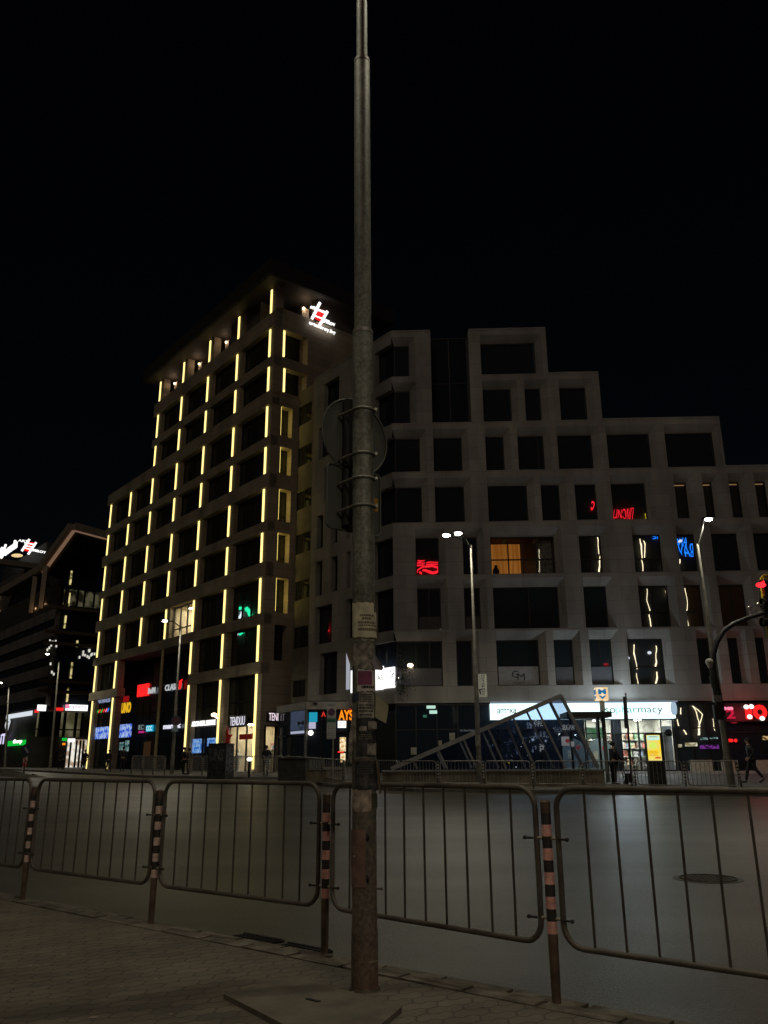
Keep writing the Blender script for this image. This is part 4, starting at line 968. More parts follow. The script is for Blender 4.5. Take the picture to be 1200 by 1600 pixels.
# far office building with the two rooftop signs
AO = at(29, 1000, 150.0); AL = Plane((AO.x, AO.y), AX, (-.78008, -.62568)); AR = Plane((AO.x, AO.y), BX, (.62568, -.78008))
ab = thing('far_office_building', (AO.x, AO.y, 1.2), 'far dark office building carrying two white rooftop signs, at the left edge', 'building')
az = lambda y: EYE + ray(29, y).z * 150.0
mb = MB(); mb.box(AL, 0, 40, -20, 0, 1, az(885)); mb.build('wall', mat('far wall', (.10, .09, .085), .8), ab)
mb = MB(); mb.box(AR, -9, 12, -1, .8, az(888), az(880)); mb.build('parapet', mat('far parapet', (.32, .26, .22), .7), ab)
mb = MB(); mb.box(AL, .5, 30, -16, -3, az(885), az(842)); mb.build('plant_room', M_TDARK, ab)
for k in range(6): window(AL, .5, 38, az(905 + k * 27 + 14), az(905 + k * 27), .02, ab, M_GLC, mull=[j / 16 for j in range(1, 16)], name='ribbon_window')
p = AR.P(AR.px(26, 870)[0], 0.2, az(871)); mb = MB(); mb.sphere(p, .55, (2, 1, .6)); mb.build('wall_lamp', glow('far warm lamp', (1, .7, .35), .9), ab)
for y_ in (912, 938):
    p = AL.P(AL.px(1.5, y_)[0], .2, az(y_)); mb = MB(); mb.sphere(p, .45); mb.build('wall_lamp', MATS['far warm lamp'], ab)
def AP(pl, x, y, n=.5): return pl.P(pl.px(x, y, n)[0], n, pl.px(x, y, n)[1])
mb = MB(); o0 = AP(AL, 8, 869); mb.text('accedia', o0, AP(AL, 27, 855.5) - o0, V((0, 0, AP(AL, 8, 856).z - o0.z)), AL.n * .2, bold=.03)
mb.tube([AP(AL, 2, 872), AP(AL, 5.5, 866), AP(AL, 5.5, 857), AP(AL, 3, 856), AP(AL, 1.2, 862), AP(AL, 1.5, 871), AP(AL, 4, 866), AP(AL, 9, 851)], .22, 6)
o = mb.build('rooftop_sign', M_WHITE, org=o0); tag(o, 'white lit rooftop sign accedia with a looped mark, far left', 'sign')
estroy(AR, {'s1': ((46, 842.5), (34, 861)), 's2': ((56.5, 847.5), (44, 866)), 'l1': ((38, 848), (54, 851)), 'l2': ((38, 856), (60, 862)), 'l3': ((41, 853), (51, 855)),
            'r1': ((43, 849), (53, 850.5)), 'r2': ((41, 853), (49, 855)), 'r3': ((38.5, 858), (47, 859.5)), 'rv': ((44, 849), (40, 858)), 't1': ((28, 846), (44, 848), 3.5), 't2': ((50, 861), (71.5, 865.5), 3.8), 'w': .38}, .8, 'rooftop_sign',
       'small white and red rooftop sign with two slashes, far left')

# ------------------------------------------------------------------ pharmacy sign, red shop sign
o = lit_panel(PC, 766, 890, 1099.5, 1123.5, .45, 'pharmacy_sign', M_WHITE2, 'long white lit pharmacy sign with blue lettering, left half behind the glass wedge', 'sign', th=.4)
P0 = PC.px(777, 1115, .46); P1 = PC.px(806, 1107, .46); mb = MB(); o0 = PC.P(P0[0], .46, P0[1]); mb.text('аптека', o0, PC.P(P1[0], .46, P0[1]) - o0, V((0, 0, P1[1] - P0[1])), PC.n * .02, bold=.015); mb.build('lettering', mat('blue grey letter', (.03, .07, .16), .5), o)
P0 = PC.px(768, 1121, .46); P1 = PC.px(800, 1120.4, .46); mb = MB(); mb.box(PC, P0[0], P1[0], .45, .47, P0[1], P1[1]); mb.build('line', MATS['blue grey letter'], o)
o = lit_panel(PC, 890.5, 1056, 1098.5, 1122, .55, 'pharmacy_sign', M_WHITE2, 'long white lit pharmacy sign with green and grey lettering, right half', 'sign', th=.5)
for body, x0, x1, yb, yt, m_ in (('so', 946, 961, 1114.5, 1106, glow('green letter', (.10, .5, .2), .5)), ('pharmacy', 962.5, 1034.5, 1117.5, 1102, mat('teal letter', (.05, .16, .17), .5))):
    P0 = PC.px(x0, yb, .56); P1 = PC.px(x1, yt, .56); mb = MB(); o0 = PC.P(P0[0], .56, P0[1]); mb.text(body, o0, PC.P(P1[0], .56, P0[1]) - o0, V((0, 0, P1[1] - P0[1])), PC.n * .02); mb.build('lettering', m_, o)
mb = MB(); P0 = PC.px(942, 1120, .56); P1 = PC.px(1050, 1119.3, .56); mb.box(PC, P0[0], P1[0], .55, .57, P0[1], P1[1]); mb.build('line', MATS['blue grey letter'], o)
a, z_ = PC.px(1052.5, 1107, 1.0); mb = MB(); mb.tube([PC.P(a - .05, .95, z_), PC.P(a + .1, .95, z_)], .36, 20); o = mb.build('round_blade_sign', glow('pale blue disc', (.6, .8, 1), .6), org=PC.P(a, .95, z_)); tag(o, 'round projecting lit sign at the right end of the pharmacy sign', 'sign')
light('pharmacy_glow', PC.P(PC.px(960, 1110)[0], 1.6, 4.2), 240, (.72, .88, 1), .5)
P0 = PC.px(766, 1098.5, .3); P1 = PC.px(1058, 1097, .3); mb = MB(); mb.box(PC, P0[0], P1[0], .12, .40, P0[1] - .02, P0[1] + .06); o = mb.build('light_ledge', glow('ledge light', (.6, .7, .9), .30), org=PC.P(P0[0], .3, P0[1])); tag(o, 'thin lit ledge running along the top of the pharmacy signs', 'light')
o = lit_panel(PC, 1131, 1220, 1099, 1127, .25, 'red_shop_board', mat('black shop board', (.03, .012, .016), .4), 'black shop board with large red lit figures at the right edge', 'sign')
def CP(x, y, n): return PC.P(PC.px(x, y, n)[0], n, PC.px(x, y, n)[1])
def on(body, x0, x1, yb, yt, n, m_, par, nm='lettering', bold=.03):
    mb = MB(); o0 = CP(x0, yb, n); mb.text(body, o0, V((CP(x1, yb, n).x, CP(x1, yb, n).y, o0.z)) - o0, V((0, 0, CP(x0, yt, n).z - o0.z)), PC.n * .05, bold=bold); return mb.build(nm, m_, par)
on('2', 1136, 1149, 1123, 1108, .27, glow('dim red figure', (1, .02, .08), .55), o)
on('1', 1165.5, 1176, 1124, 1101.5, .27, M_RED, o, bold=.05)
on('O', 1177.5, 1200, 1124.5, 1101, .27, M_RED, o, bold=.09)
for x, y in ((1174, 1104), (1171.5, 1120), (1191, 1122.5), (1166, 1104.5)):
    mb = MB(); mb.sphere(CP(x, y, .36), .13, (1.2, .6, 1)); mb.build('bulb', M_WHITE, o)
for x in (1133, 1138.5, 1143): mb = MB(); mb.sphere(CP(x, 1107, .3), .1); mb.build('bulb', M_PINK, o)
light('red_shop_glow', CP(1180, 1115, 1.5), 30, (1, .05, .08), .4)
for k, x in enumerate((1139, 1143, 1149.5)):
    mb = MB(); mb.sphere(CP(x, 1157, .0), .1); tag(mb.build('red_lamp', M_RED, org=CP(x, 1157, 0)), 'tiny red lamp behind the glass under the red figure, ' + ('left one', 'middle one', 'right one')[k], 'lamp', 'tiny red lamps behind the shop glass')
for x0, x1, y0, y1, m_, lb in ((1071, 1090, 1160.5, 1166, glow('cream bar light', (1, .95, .7), .7, (3, (.3, .25, .12))), 'cream lit counter glowing behind the dark glass right of the pharmacy'),
                               (1095, 1106, 1152.5, 1156, glow('aqua bar light', (.6, .9, .85), .4, (6, (.05, .12, .1))), 'pale aqua lit bar behind the dark glass, left one'), (1110, 1122, 1152, 1154.5, MATS['aqua bar light'], 'pale aqua lit bar behind the dark glass, right one'),
                               (1094, 1124, 1164, 1170, glow('purple bar light', (.5, .1, .7), .30, (7, (.03, .005, .05))), 'purple lit shelf behind the dark glass right of the pharmacy'),
                               (1060, 1066, 1163, 1167.5, MATS['cream bar light'], 'small cream light at the pharmacy window edge'), (1192, 1206, 1150, 1156, M_ORG if False else glow('amber bar', (1, .7, .35), .7, (6, (.1, .04, .0))), 'amber lit ornament behind the glass at the right edge')):
    lit_panel(PC, x0, x1, y0, y1, -.05, 'glowing_bar', m_, lb, 'light')
for x0, x1, y0, y1, lb in ((666.5, 680.5, 1102.5, 1107, 'small pale green lit exit sign, upper one behind the dark glazing'), (671, 683, 1110, 1115, 'small pale green lit exit sign, lower one behind the dark glazing')):
    lit_panel(PC, x0, x1, y0, y1, -.05, 'exit_sign', glow('exit sign light', (.65, 1, .85), .75), lb, 'sign')
lit_panel(PC, 661, 667, 1117, 1121, -.05, 'exit_sign', glow('dim green light', (.1, .4, .25), .3), 'dim green lit exit sign, the left one behind the dark glazing', 'sign')
for k, (x0, x1, y0, y1) in enumerate(((642, 651, 1168, 1179), (685, 690.5, 1157, 1165), (702, 711, 1145, 1157))):
    lit_panel(PC, x0, x1, y0, y1, -.06, 'paper_sheet', mat('paper sheet', (.34, .32, .26), .8), 'pale paper sheet on the dark glazing above the wedge, ' + ('lowest one', 'middle one', 'highest one')[k], 'paper', 'paper sheets on the dark shop glazing', th=.02)
letters(PC, 'бул. Васил Левски', 719, 742, 1140, 1143.5, -.05, 'street_name', glow('faint white lettering', (.7, .75, .85), .16), 'faint white street name lettering on the dark glazing above the wedge', 'lettering', th=.01)

# ------------------------------------------------------------------ glass wedge over the metro stairs
KY = 38.3
PK = Plane((0, KY), UC, NC)
kz0 = PK.px(760, 1202.5)[1]; KD_ = 3.4
pA = PK.px(611, 1202.5); pB = PK.px(876.5, 1087); pC = PK.px(934.5, 1201.5)
kiosk = thing('metro_entrance', (PK.P(pA[0], 0, 0).x + 4, KY, kz0 - .8), 'wedge shaped glass canopy on a concrete wall over the metro stairs', 'metro entrance')
M_ALU = mat('brushed aluminium', (.27, .27, .265), .42, metal=.65, var=.12, scale=4)
M_KG = clear_glass('blue tinted glass', (.86, .90, .985), 1.5)
M_CONC = mat('stained concrete', (.17, .145, .10), .85, var=.35, scale=1.6, bump=.3)
w0, w1 = PK.px(598, 1215)[0], PK.px(944, 1215)[0]
mb = MB(); gk = HPV(KY) - .3
mb.box(PK, w0, w1, -.3, .1, gk, kz0 - .08); mb.box(PK, w0, w0 + .3, -KD_, -.302, gk, kz0 - .08); mb.box(PK, w1 - .3, w1, -KD_, -.302, gk, kz0 - .08); mb.box(PK, w0, w1, -KD_ - .3, -KD_ - .003, gk, kz0 - .08)
mb.build('parapet_wall', M_CONC, kiosk)
mb = MB(); mb.box(PK, w0 - .02, w1 + .02, -.34, .14, kz0 - .078, kz0); mb.build('coping', M_ALU, kiosk)
K3 = lambda q, n: PK.P(q[0], n, max(q[1], kz0 + .05))
MUL = [((644, 1185), (652, 1202)), ((683.5, 1169), (698.5, 1202)), ((723, 1152.6), (745, 1202)), ((761.7, 1136), (790.8, 1202)), ((801.7, 1121), (836, 1202)), ((837.5, 1104), (884, 1202))]
for n, nm in ((0, 'front'), (-KD_, 'rear')):
    mb = MB(); mb.beam(K3(pA, n), K3(pB, n), .18, .24, PK.n); mb.build('sloping_rail', M_ALU, kiosk)
    mb = MB(); mb.beam(K3(pB, n), K3(pC, n), .14, .13, PK.n); mb.build('slanted_rail', M_ALU, kiosk)
    for a, b in MUL:
        mb = MB(); mb.beam(K3(PK.px(*a), n), K3(PK.px(*b), n), .09, .07, PK.n); mb.build('mullion', M_ALU, kiosk)
    mb = MB(); mb.prism([K3(pA, n - .03), K3(pC, n - .03), K3(pB, n - .03)], PK.n * .015); mb.build('glass_panel', M_KG, kiosk)
mb = MB(); mb.add([K3(pA, .0), K3(pB, .0), K3(pB, -KD_), K3(pA, -KD_)], [[0, 1, 2, 3]]); mb.build('roof_glass', M_KG, kiosk)
mb = MB(); mb.add([K3(pC, .0), K3(pB, .0), K3(pB, -KD_), K3(pC, -KD_)], [[0, 1, 2, 3]]); mb.build('end_glass', M_KG, kiosk)
for a, b in MUL[2:]:
    mb = MB(); q = PK.px(*a); mb.beam(K3(q, 0), K3(q, -KD_), .08, .1); mb.build('roof_bar', M_ALU, kiosk)
mb = MB(); q = K3(pB, 0); mb.beam(q, K3(pB, -KD_), .12, .14); mb.build('roof_bar', M_ALU, kiosk)
# warning notices on the slanted end
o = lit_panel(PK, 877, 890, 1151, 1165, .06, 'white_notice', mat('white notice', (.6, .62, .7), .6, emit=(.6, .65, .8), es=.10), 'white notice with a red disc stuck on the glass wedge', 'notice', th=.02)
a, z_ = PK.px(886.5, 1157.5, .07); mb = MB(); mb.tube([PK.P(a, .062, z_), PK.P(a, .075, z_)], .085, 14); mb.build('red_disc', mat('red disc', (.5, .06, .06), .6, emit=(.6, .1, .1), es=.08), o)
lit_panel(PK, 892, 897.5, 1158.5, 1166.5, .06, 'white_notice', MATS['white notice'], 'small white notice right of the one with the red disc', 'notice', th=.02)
M_FAINT = glow('faint sign light', (.7, .78, 1.0), .40)
# roof of the lift and the metro cube
PL_ = Plane((0, 42.2), UC, NC)
mb = MB(); a, z_ = PL_.px(882, 1114); b, z2 = PL_.px(952, 1121); mb.box(PL_, a, b, -1.5, .6, z2, z_ + .02); o = thing('lift_shelter', PL_.P((a + b) / 2, 0, HPV(42)), 'dark flat roofed lift shelter behind the glass wedge', 'shelter'); mb.build('roof', M_DARKM, o)
for u_ in (a + .3, b - .5):
    mb = MB(); mb.box(PL_, u_, u_ + .1, -.6, -.5, HPV(42) - .1, z2); mb.build('post', M_DARKM, o)
PM = Plane((0, 42.6), (math.cos(R(-4)), math.sin(R(-4))), (math.sin(R(-4)), -math.cos(R(-4))))
a, zt_ = PM.px(931, 1074); b, zb_ = PM.px(951, 1094)
c = (a + b) / 2; hw = (b - a) / 2
ms = thing('metro_sign', PM.P(c, -.3, HPV(42.6)), 'lit white metro cube with a blue letter M and chevron on a pole', 'sign')
mb = MB(); mb.box(PM, a, b, -2 * hw, 0, zb_, zt_); mb.build('lit_cube', glow('cream lit acrylic', (1.0, .86, .62), .95, (2.5, (.95, .62, .30))), ms)
M_MBLUE = glow('blue lit mark', (.0, .16, .40), .9)
for (o_, ux, nn) in ((PM.P(a, 0, zb_), PM.u, PM.n), (PM.P(a, -2 * hw, zb_), PM.n, -PM.u)):
    W2 = 2 * hw; Hh = zt_ - zb_
    mb = MB(); mb.text('M', o_ + ux * (.17 * W2) + V((0, 0, .46 * Hh)), ux * (.66 * W2), V((0, 0, .40 * Hh)), nn * .02, bold=.05)
    f = lambda x, y: o_ + ux * (x * W2) + V((0, 0, y * Hh))
    mb.prism([f(.17, .38), f(.5, .10), f(.83, .38), f(.83, .26) - V((0, 0, 0)), f(.5, -.0 + .02), f(.17, .26)] if False else [f(.17, .36), f(.36, .36), f(.5, .25), f(.64, .36), f(.83, .36), f(.5, .08)], nn * .02)
    mb.build('blue_mark', M_MBLUE, ms)
mb = MB(); mb.tube([PM.P(c, -hw, HPV(42.6) - .1), PM.P(c, -hw, zb_)], .1, 10); mb.build('pole', M_GREY, ms)
mb = MB(); mb.box(PM, c - .11, c + .11, -.14 - hw + .05, -hw + .14, PM.px(940, 1111)[1], PM.px(940, 1096.5)[1]); mb.build('sleeve', mat('pale sleeve', (.4, .42, .45), .5), ms)

# ------------------------------------------------------------------ helpers for things along the far kerb
def kerb_at(px, off=.45):
    d = ray(px, 1222)
    for a, b in zip(kp, kp[1:]):
        ea = b - a; den = ea.x - d.x * ea.y
        if abs(den) < 1e-9: continue
        t = (d.x * a.y - a.x) / den
        if -1e-6 <= t <= 1 + 1e-6:
            q = a + ea * t; y = q.y + off; return V((d.x * y, y, HPV(y)))
    y = 34.5 + off; return V((d.x * y, y, HPV(y)))
def on_plaza(px, Y): d = ray(px, 1210); return V((d.x * Y, Y, HPV(Y)))

# ------------------------------------------------------------------ street lamps
M_STEEL = mat('galvanised steel', (.24, .23, .20), .5, metal=.45, var=.25, scale=3, bump=.15, bscale=60)
M_LENS = glow('street lamp lens', (1.0, .95, .82), 34)
M_LENSFAR = glow('far street lamp lens', (1.0, .95, .82), 26)
def street_lamp(base, top, heads, label, r0=.10, power=260, col=(1.0, .95, .74), hs=.42):
    q = thing('street_lamp', base, label, 'street lamp', 'street lamps'); base = V(base); top = V(top)
    top.x, top.y = lerp(top.x, base.x, 0), lerp(top.y, base.y, 0)
    mid = base.lerp(top, .52)
    mb = MB(); mb.tube([base, base.lerp(top, .12), base.lerp(top, .121), mid], [r0 * 1.15, r0 * 1.15, r0, r0 * .92], 12); mb.build('lower_pole', M_STEEL, q)
    mb = MB(); mb.tube([mid, mid + V((0, 0, .02)), top], [r0 * .95, r0 * .72, r0 * .55], 12); mb.build('upper_pole', M_STEEL, q)
    for h in heads:
        h = V(h); d = V((h.x - top.x, h.y - top.y, 0)); L_ = d.length; d = d.normalized() if L_ > .01 else V((1, 0, 0))
        mb = MB(); mb.tube([top - V((0, 0, .1)), top.lerp(h, .5) + V((0, 0, .12)), h - d * hs * .6], r0 * .34, 8); mb.build('arm', mat('darkened arm', (.009, .009, .009), .7, var=.2), q)  # arm colour blackened against the strong light of its own lamp
        pl = Plane((h.x, h.y), (d.x, d.y), (-d.y, d.x)); 
        mb = MB(); n_ = .14
        mb.hexa([pl.P(-hs * .7, -n_, h.z), pl.P(hs * .6, -n_, h.z), pl.P(hs * .6, n_, h.z), pl.P(-hs * .7, n_, h.z), pl.P(-hs * .6, -n_ * .6, h.z + .11), pl.P(hs * .45, -n_ * .5, h.z + .08), pl.P(hs * .45, n_ * .5, h.z + .08), pl.P(-hs * .6, n_ * .6, h.z + .11)])
        hd = mb.build('lamp_head', MATS['darkened arm'], q)
        mb = MB(); mb.sphere(h - V((0, 0, .03)), .15, (1.15, .8, .5), 12); mb.build('lens', M_LENS, hd)
        light('lamp_light', h - V((0, 0, .16)), power, col, .10, hd, spot=168)
    return q
def lamp_from_px(pb, pt, hd, Y, label, **k):
    b = on_plaza(pb, Y); d = ray(*pt); t = V((b.x, b.y, EYE + d.z * Y))
    t.x = d.x * Y
    return street_lamp(b, t, [at(x, y, yy) for x, y, yy in hd], label, **k)
lamp_from_px(749, (736, 852), [(697.5, 835.5, 35.6), (716, 832.5, 36.4)], 37.0, 'tall double headed street lamp standing before the glass wedge', r0=.105, power=520)
lamp_from_px(1141, (1089, 850), [(1107, 810.5, 35.0)], 35.6, 'tall street lamp at the right carrying the traffic light arm', r0=.14, power=640)
lamp_from_px(268, (283, 978), [(257.5, 969.5, 53.0)], 54.5, 'street lamp with a round traffic sign, before the strip lit tower', r0=.11, power=560, hs=.55)
lamp_from_px(77, (92.5, 1034), [(74, 1021.5, 84)], 86.0, 'distant street lamp standing before the glazed building', r0=.13, power=800, hs=.7)
lamp_from_px(6, (14, 1073), [(1.5, 1066.5, 98)], 100.0, 'farthest street lamp, cut by the left edge of the photo', r0=.14, power=700, hs=.7)

# signs hanging on the lamps
PLS = Plane((on_plaza(268, 54.3).x, 54.2), (1, 0), (0, -1))
def disc(pl, x, y, n, r, m_, seg=20, th=.03): 
    a, z_ = pl.px(x, y, n); mb = MB(); mb.tube([pl.P(a, n - th, z_), pl.P(a, n, z_)], r, seg); return mb, pl.P(a, n, z_)
mb, p = disc(PLS, 275, 1126, 0, .32, None); o = mb.build('round_traffic_sign', mat('dim blue sign', (.03, .04, .09), .5), org=p); tag(o, 'round dark blue traffic sign on the street lamp before the tower', 'traffic sign')
mb, p = disc(PLS, 275, 1126, .012, .25, None, th=.008); mb.build('sign_face', mat('dim red sign', (.10, .05, .06), .5), o)
a, z0 = PLS.px(268, 1143); b, z1 = PLS.px(279, 1133); mb = MB(); mb.prism([PLS.P(a, 0, z0), PLS.P(b, 0, z0), PLS.P(b - .08, 0, z1), PLS.P(a + .12, 0, z1)], V((0, -.03, 0))); o = mb.build('small_traffic_sign', mat('pale teal sign', (.30, .42, .45), .5), org=PLS.P(a, 0, z0)); tag(o, 'pale teal traffic sign panel right under the round sign', 'traffic sign')
# vertical notary sign on the double lamp
PNS = Plane((0, 36.7), (math.cos(R(8)), math.sin(R(8))), (math.sin(R(8)), -math.cos(R(8))))
a, zt_ = PNS.px(745.5, 1053); b, zb_ = PNS.px(761.5, 1089)
mb = MB(); mb.box(PNS, a, b, -.10, 0, zb_, zt_); o = mb.build('notary_sign', mat('cream acrylic', (.50, .49, .40), .5, emit=(.8, .8, .62), es=.13), org=PNS.P(a, 0, zb_)); tag(o, 'narrow cream sign with vertical lettering on the double lamp pole', 'sign')  # weak emission puts the street lamp's light into the plate
for k, ch in enumerate('НОТАРИУС'):
    mb = MB(); w_ = b - a; h_ = (zt_ - zb_) / 8.6; o0 = PNS.P(a + w_ * .46, .003, zt_ - (k + 1) * h_); mb.text(ch, o0, PNS.u * (w_ * .3), V((0, 0, h_ * .68)), PNS.n * .004, bold=.01); mb.build('letter', M_BLACK, o)
mb = MB(); mb.beam(PNS.P(a + .08, .004, zb_ + .32), PNS.P(a + .13, .004, zb_ + .12), .06, .006, PNS.n); mb.beam(PNS.P(a + .05, .004, zb_ + .30), PNS.P(a + .20, .004, zb_ + .34), .04, .006, PNS.n); mb.build('arrow', M_BLACK, o)
# papers glued to the far poles
mb = MB(); b0 = on_plaza(749, 37.0)
def wrap(c, r, z0, z1, a0, a1, seg=8):
    vs = []
    for k in range(seg + 1):
        an = lerp(a0, a1, k / seg); q = V((c.x + r * math.cos(an), c.y + r * math.sin(an), 0)); vs += [V((q.x, q.y, z0)), V((q.x, q.y, z1))]
    return vs, [[2 * k, 2 * k + 2, 2 * k + 3, 2 * k + 1] for k in range(seg)]
z_ = EYE + ray(749, 1165).z * 37; mb.add(*wrap(b0, .128, z_ - .05, z_ + .45, R(-160), R(-40))); tag(mb.build('paper_notice', mat('old paper', (.33, .31, .26), .85, var=.4, scale=12), org=V((b0.x, b0.y, z_))), 'faded paper glued round the double lamp pole', 'paper')

# ------------------------------------------------------------------ traffic light on its curved arm
TY = 35.2
tl = thing('traffic_light', at(1113, 1060, TY), 'red traffic light in a yellow edged case on a curved arm, at the right edge', 'traffic light')
M_TLB = mat('black signal case', (.012, .012, .012), .5); M_TLY = mat('yellow signal edge', (.42, .30, .02), .5)
arm = [(1116, 1065), (1113, 1040), (1114, 1022), (1120, 1003), (1131, 985), (1147, 974), (1172, 964), (1200, 956), (1240, 945)]
mb = MB(); mb.tube([at(x, y, TY) for x, y in arm], [.14, .14, .13, .12, .11, .10, .09, .09, .08], 10); mb.build('arm', M_DARKM, tl)
mb = MB(); mb.tube([at(1114, 1056, TY), at(1124, 1100, TY + .05), at(1127, 1118, TY + .1)], [.16, .17, .17], 10); mb.build('bracket', M_DARKM, tl)
mb = MB(); q = at(1121, 1092, TY - .2); mb.abox(q.x - .18, q.x + .15, q.y - .1, q.y + .1, q.z - .12, q.z + .14); mb.build('control_box', mat('grey box', (.25, .25, .24), .5), tl)
mb = MB(); q = at(1122, 1113, TY - .22); mb.abox(q.x - .18, q.x + .15, q.y - .1, q.y + .1, q.z - .3, q.z + .3); mb.build('signal_box', M_TLB, tl)
mb = MB(); q = at(1108.5, 1034, TY - .1); mb.sphere(q, .17, (1, 1, .85)); mb.tube([q + V((0, 0, -.05)), q + V((0, 0, -.26))], [.15, .08], 10); mb.build('dome_camera', mat('white camera', (.45, .43, .38), .5), tl)
pa, pb, pc_ = at(1171, 950, TY), at(1185, 944, TY), at(1200, 950, TY)
mb = MB(); mb.tube([at(1173, 966, TY), pa, pb, at(1187, 962, TY)], .025, 6); mb.tube([pa, at(1195, 962, TY)], .02, 6); mb.tube([pb, pc_], .03, 6); mb.tube([at(1180, 968, TY), at(1192, 950, TY), at(1198, 938, TY)], .035, 6); mb.build('clamp_frame', M_STEEL, tl)
for x, y in ((1170.5, 949), (1184.5, 943.5)): mb = MB(); mb.sphere(at(x, y, TY), .07); mb.build('bolt', mat('bright bolt', (.6, .6, .58), .3, metal=.7), tl)
# case seen from the side
def TLP(x, y, k=0.): return at(x, y, TY + k)
mb = MB(); lp = [TLP(1189, 903), TLP(1193, 899), TLP(1215, 896), TLP(1222, 996), TLP(1200, 996), TLP(1192, 940)]; mb.prism(lp, V((0, .32, 0))); cs_ = mb.build('case', M_TLB, tl)
mb = MB()
for a, b in ((0, 1), (1, 2), (3, 4), (5, 0)): mb.beam(lp[a] - V((0, .02, 0)), lp[b] - V((0, .02, 0)), .07, .1, (0, 1, 0))
mb.beam(TLP(1193, 905, -.1), TLP(1206, 902, -.1), .1, .14, (0, 1, 0)); mb.beam(TLP(1191, 917, -.05), TLP(1193, 932, -.05), .08, .2, (0, 1, 0)); mb.beam(TLP(1198, 975, -.05), TLP(1200, 996, -.05), .10, .2, (0, 1, 0)); mb.build('yellow_edge', M_TLY, cs_)
for k, y in enumerate((912, 942, 972)):
    q = TLP(1194, y, -.12); mb = MB(); mb.tube([q + V((.16, 0, 0)), q + V((-.12, -.05, -.02))], [.17, .20], 14, cap=False); mb.build('visor', M_TLB if k else M_TLB, cs_)
    mb = MB(); mb.sphere(q + V((.02, -.02, 0)), .155, (.6, 1, 1)); mb.build('lamp', glow('red signal light', (1, .02, .03), 2.2) if k == 0 else mat('unlit lens', (.03, .03, .025), .3), cs_)
mb = MB(); mb.sphere(TLP(1189, 914, -.25), .16, (1.4, 1, .75)); mb.build('lamp_glow', MATS['red signal light'], cs_)

# ------------------------------------------------------------------ barriers
M_RAIL = mat('brown grey rail', (.112, .096, .08), .5, metal=.25, var=.3, scale=7, bump=.2, bscale=80)
M_BAR = mat('brown grey bar', (.085, .073, .06), .55, metal=.2, var=.3, scale=9)
M_FRAIL = mat('grey rail', (.30, .29, .26), .5, metal=.3, var=.2, scale=4)
M_POST = mat('rusty post', (.12, .085, .06), .6, metal=.15, var=.35, scale=10, bump=.2, bscale=60)
M_PBLK = mat('black band', (.035, .032, .03), .55, var=.3)
M_PRED = mat('faded red band', (.85, .43, .38), .55, var=.22, scale=25)
M_PPNK = mat('pale pink band', (.72, .53, .47), .55, var=.25, scale=25)
M_CLIP = mat('pale sleeve plastic', (.40, .36, .28), .6)
def rounded(a, b, z0, z1, r, up=V((0, 0, 1)), k=5):
    d = (b - a).normalized(); L_ = (b - a).length; pts = []
    za, zb2 = a.z, b.z
    def P(u, v): q = a + d * u; return V((q.x, q.y, lerp(za, zb2, u / L_) + v))
    for (cx, cz, s) in ((L_ - r, z0 + r, -90), (L_ - r, z1 - r, 0), (r, z1 - r, 90), (r, z0 + r, 180)):
        for i in range(k + 1):
            an = R(s + 90 * i / k); pts.append(P(cx + r * math.cos(an), cz + r * math.sin(an)))
    return pts, P, L_
def panel(a, b, label, near, group, bars=9, z0=.30, z1=1.17, tr=.0172, br=.0078, gap=.075, r=.12):
    a = V(a); b = V(b); d = V((b.x - a.x, b.y - a.y, 0)).normalized(); full = (V((b.x, b.y, 0)) - V((a.x, a.y, 0))).length
    sl = (b.z - a.z) / full
    a2 = a + V((d.x, d.y, sl)) * gap; b2 = b - V((d.x, d.y, sl)) * gap
    pts, P, L_ = rounded(a2, b2, z0, z1, r, k=6 if near else 3)
    nm = 'barrier_panel'
    if near:
        q = thing(nm, a2.lerp(b2, .5), label, 'barrier', group)
        mb = MB(); mb.tube(pts, tr, 12, closed=True); mb.build('frame', M_RAIL, q)
        for i in range(bars):
            u = L_ * (i + 1) / (bars + 1) ; u = lerp(u, L_ / 2, -.04 if False else 0)
            j = random.uniform(-.006, .006)
            mb = MB(); mb.tube([P(u + j, z0), P(u, z1)], br, 8, cap=False); mb.build('bar', M_BAR, q)
        return q
    mb = MB(); mb.tube(pts, tr, 6, closed=True)
    for i in range(bars): u = L_ * (i + 1) / (bars + 1); mb.tube([P(u, z0), P(u, z1)], br, 5, cap=False)
    return tag(mb.build(nm, M_FRAIL, org=a2.lerp(b2, .5)), label, 'barrier', group)
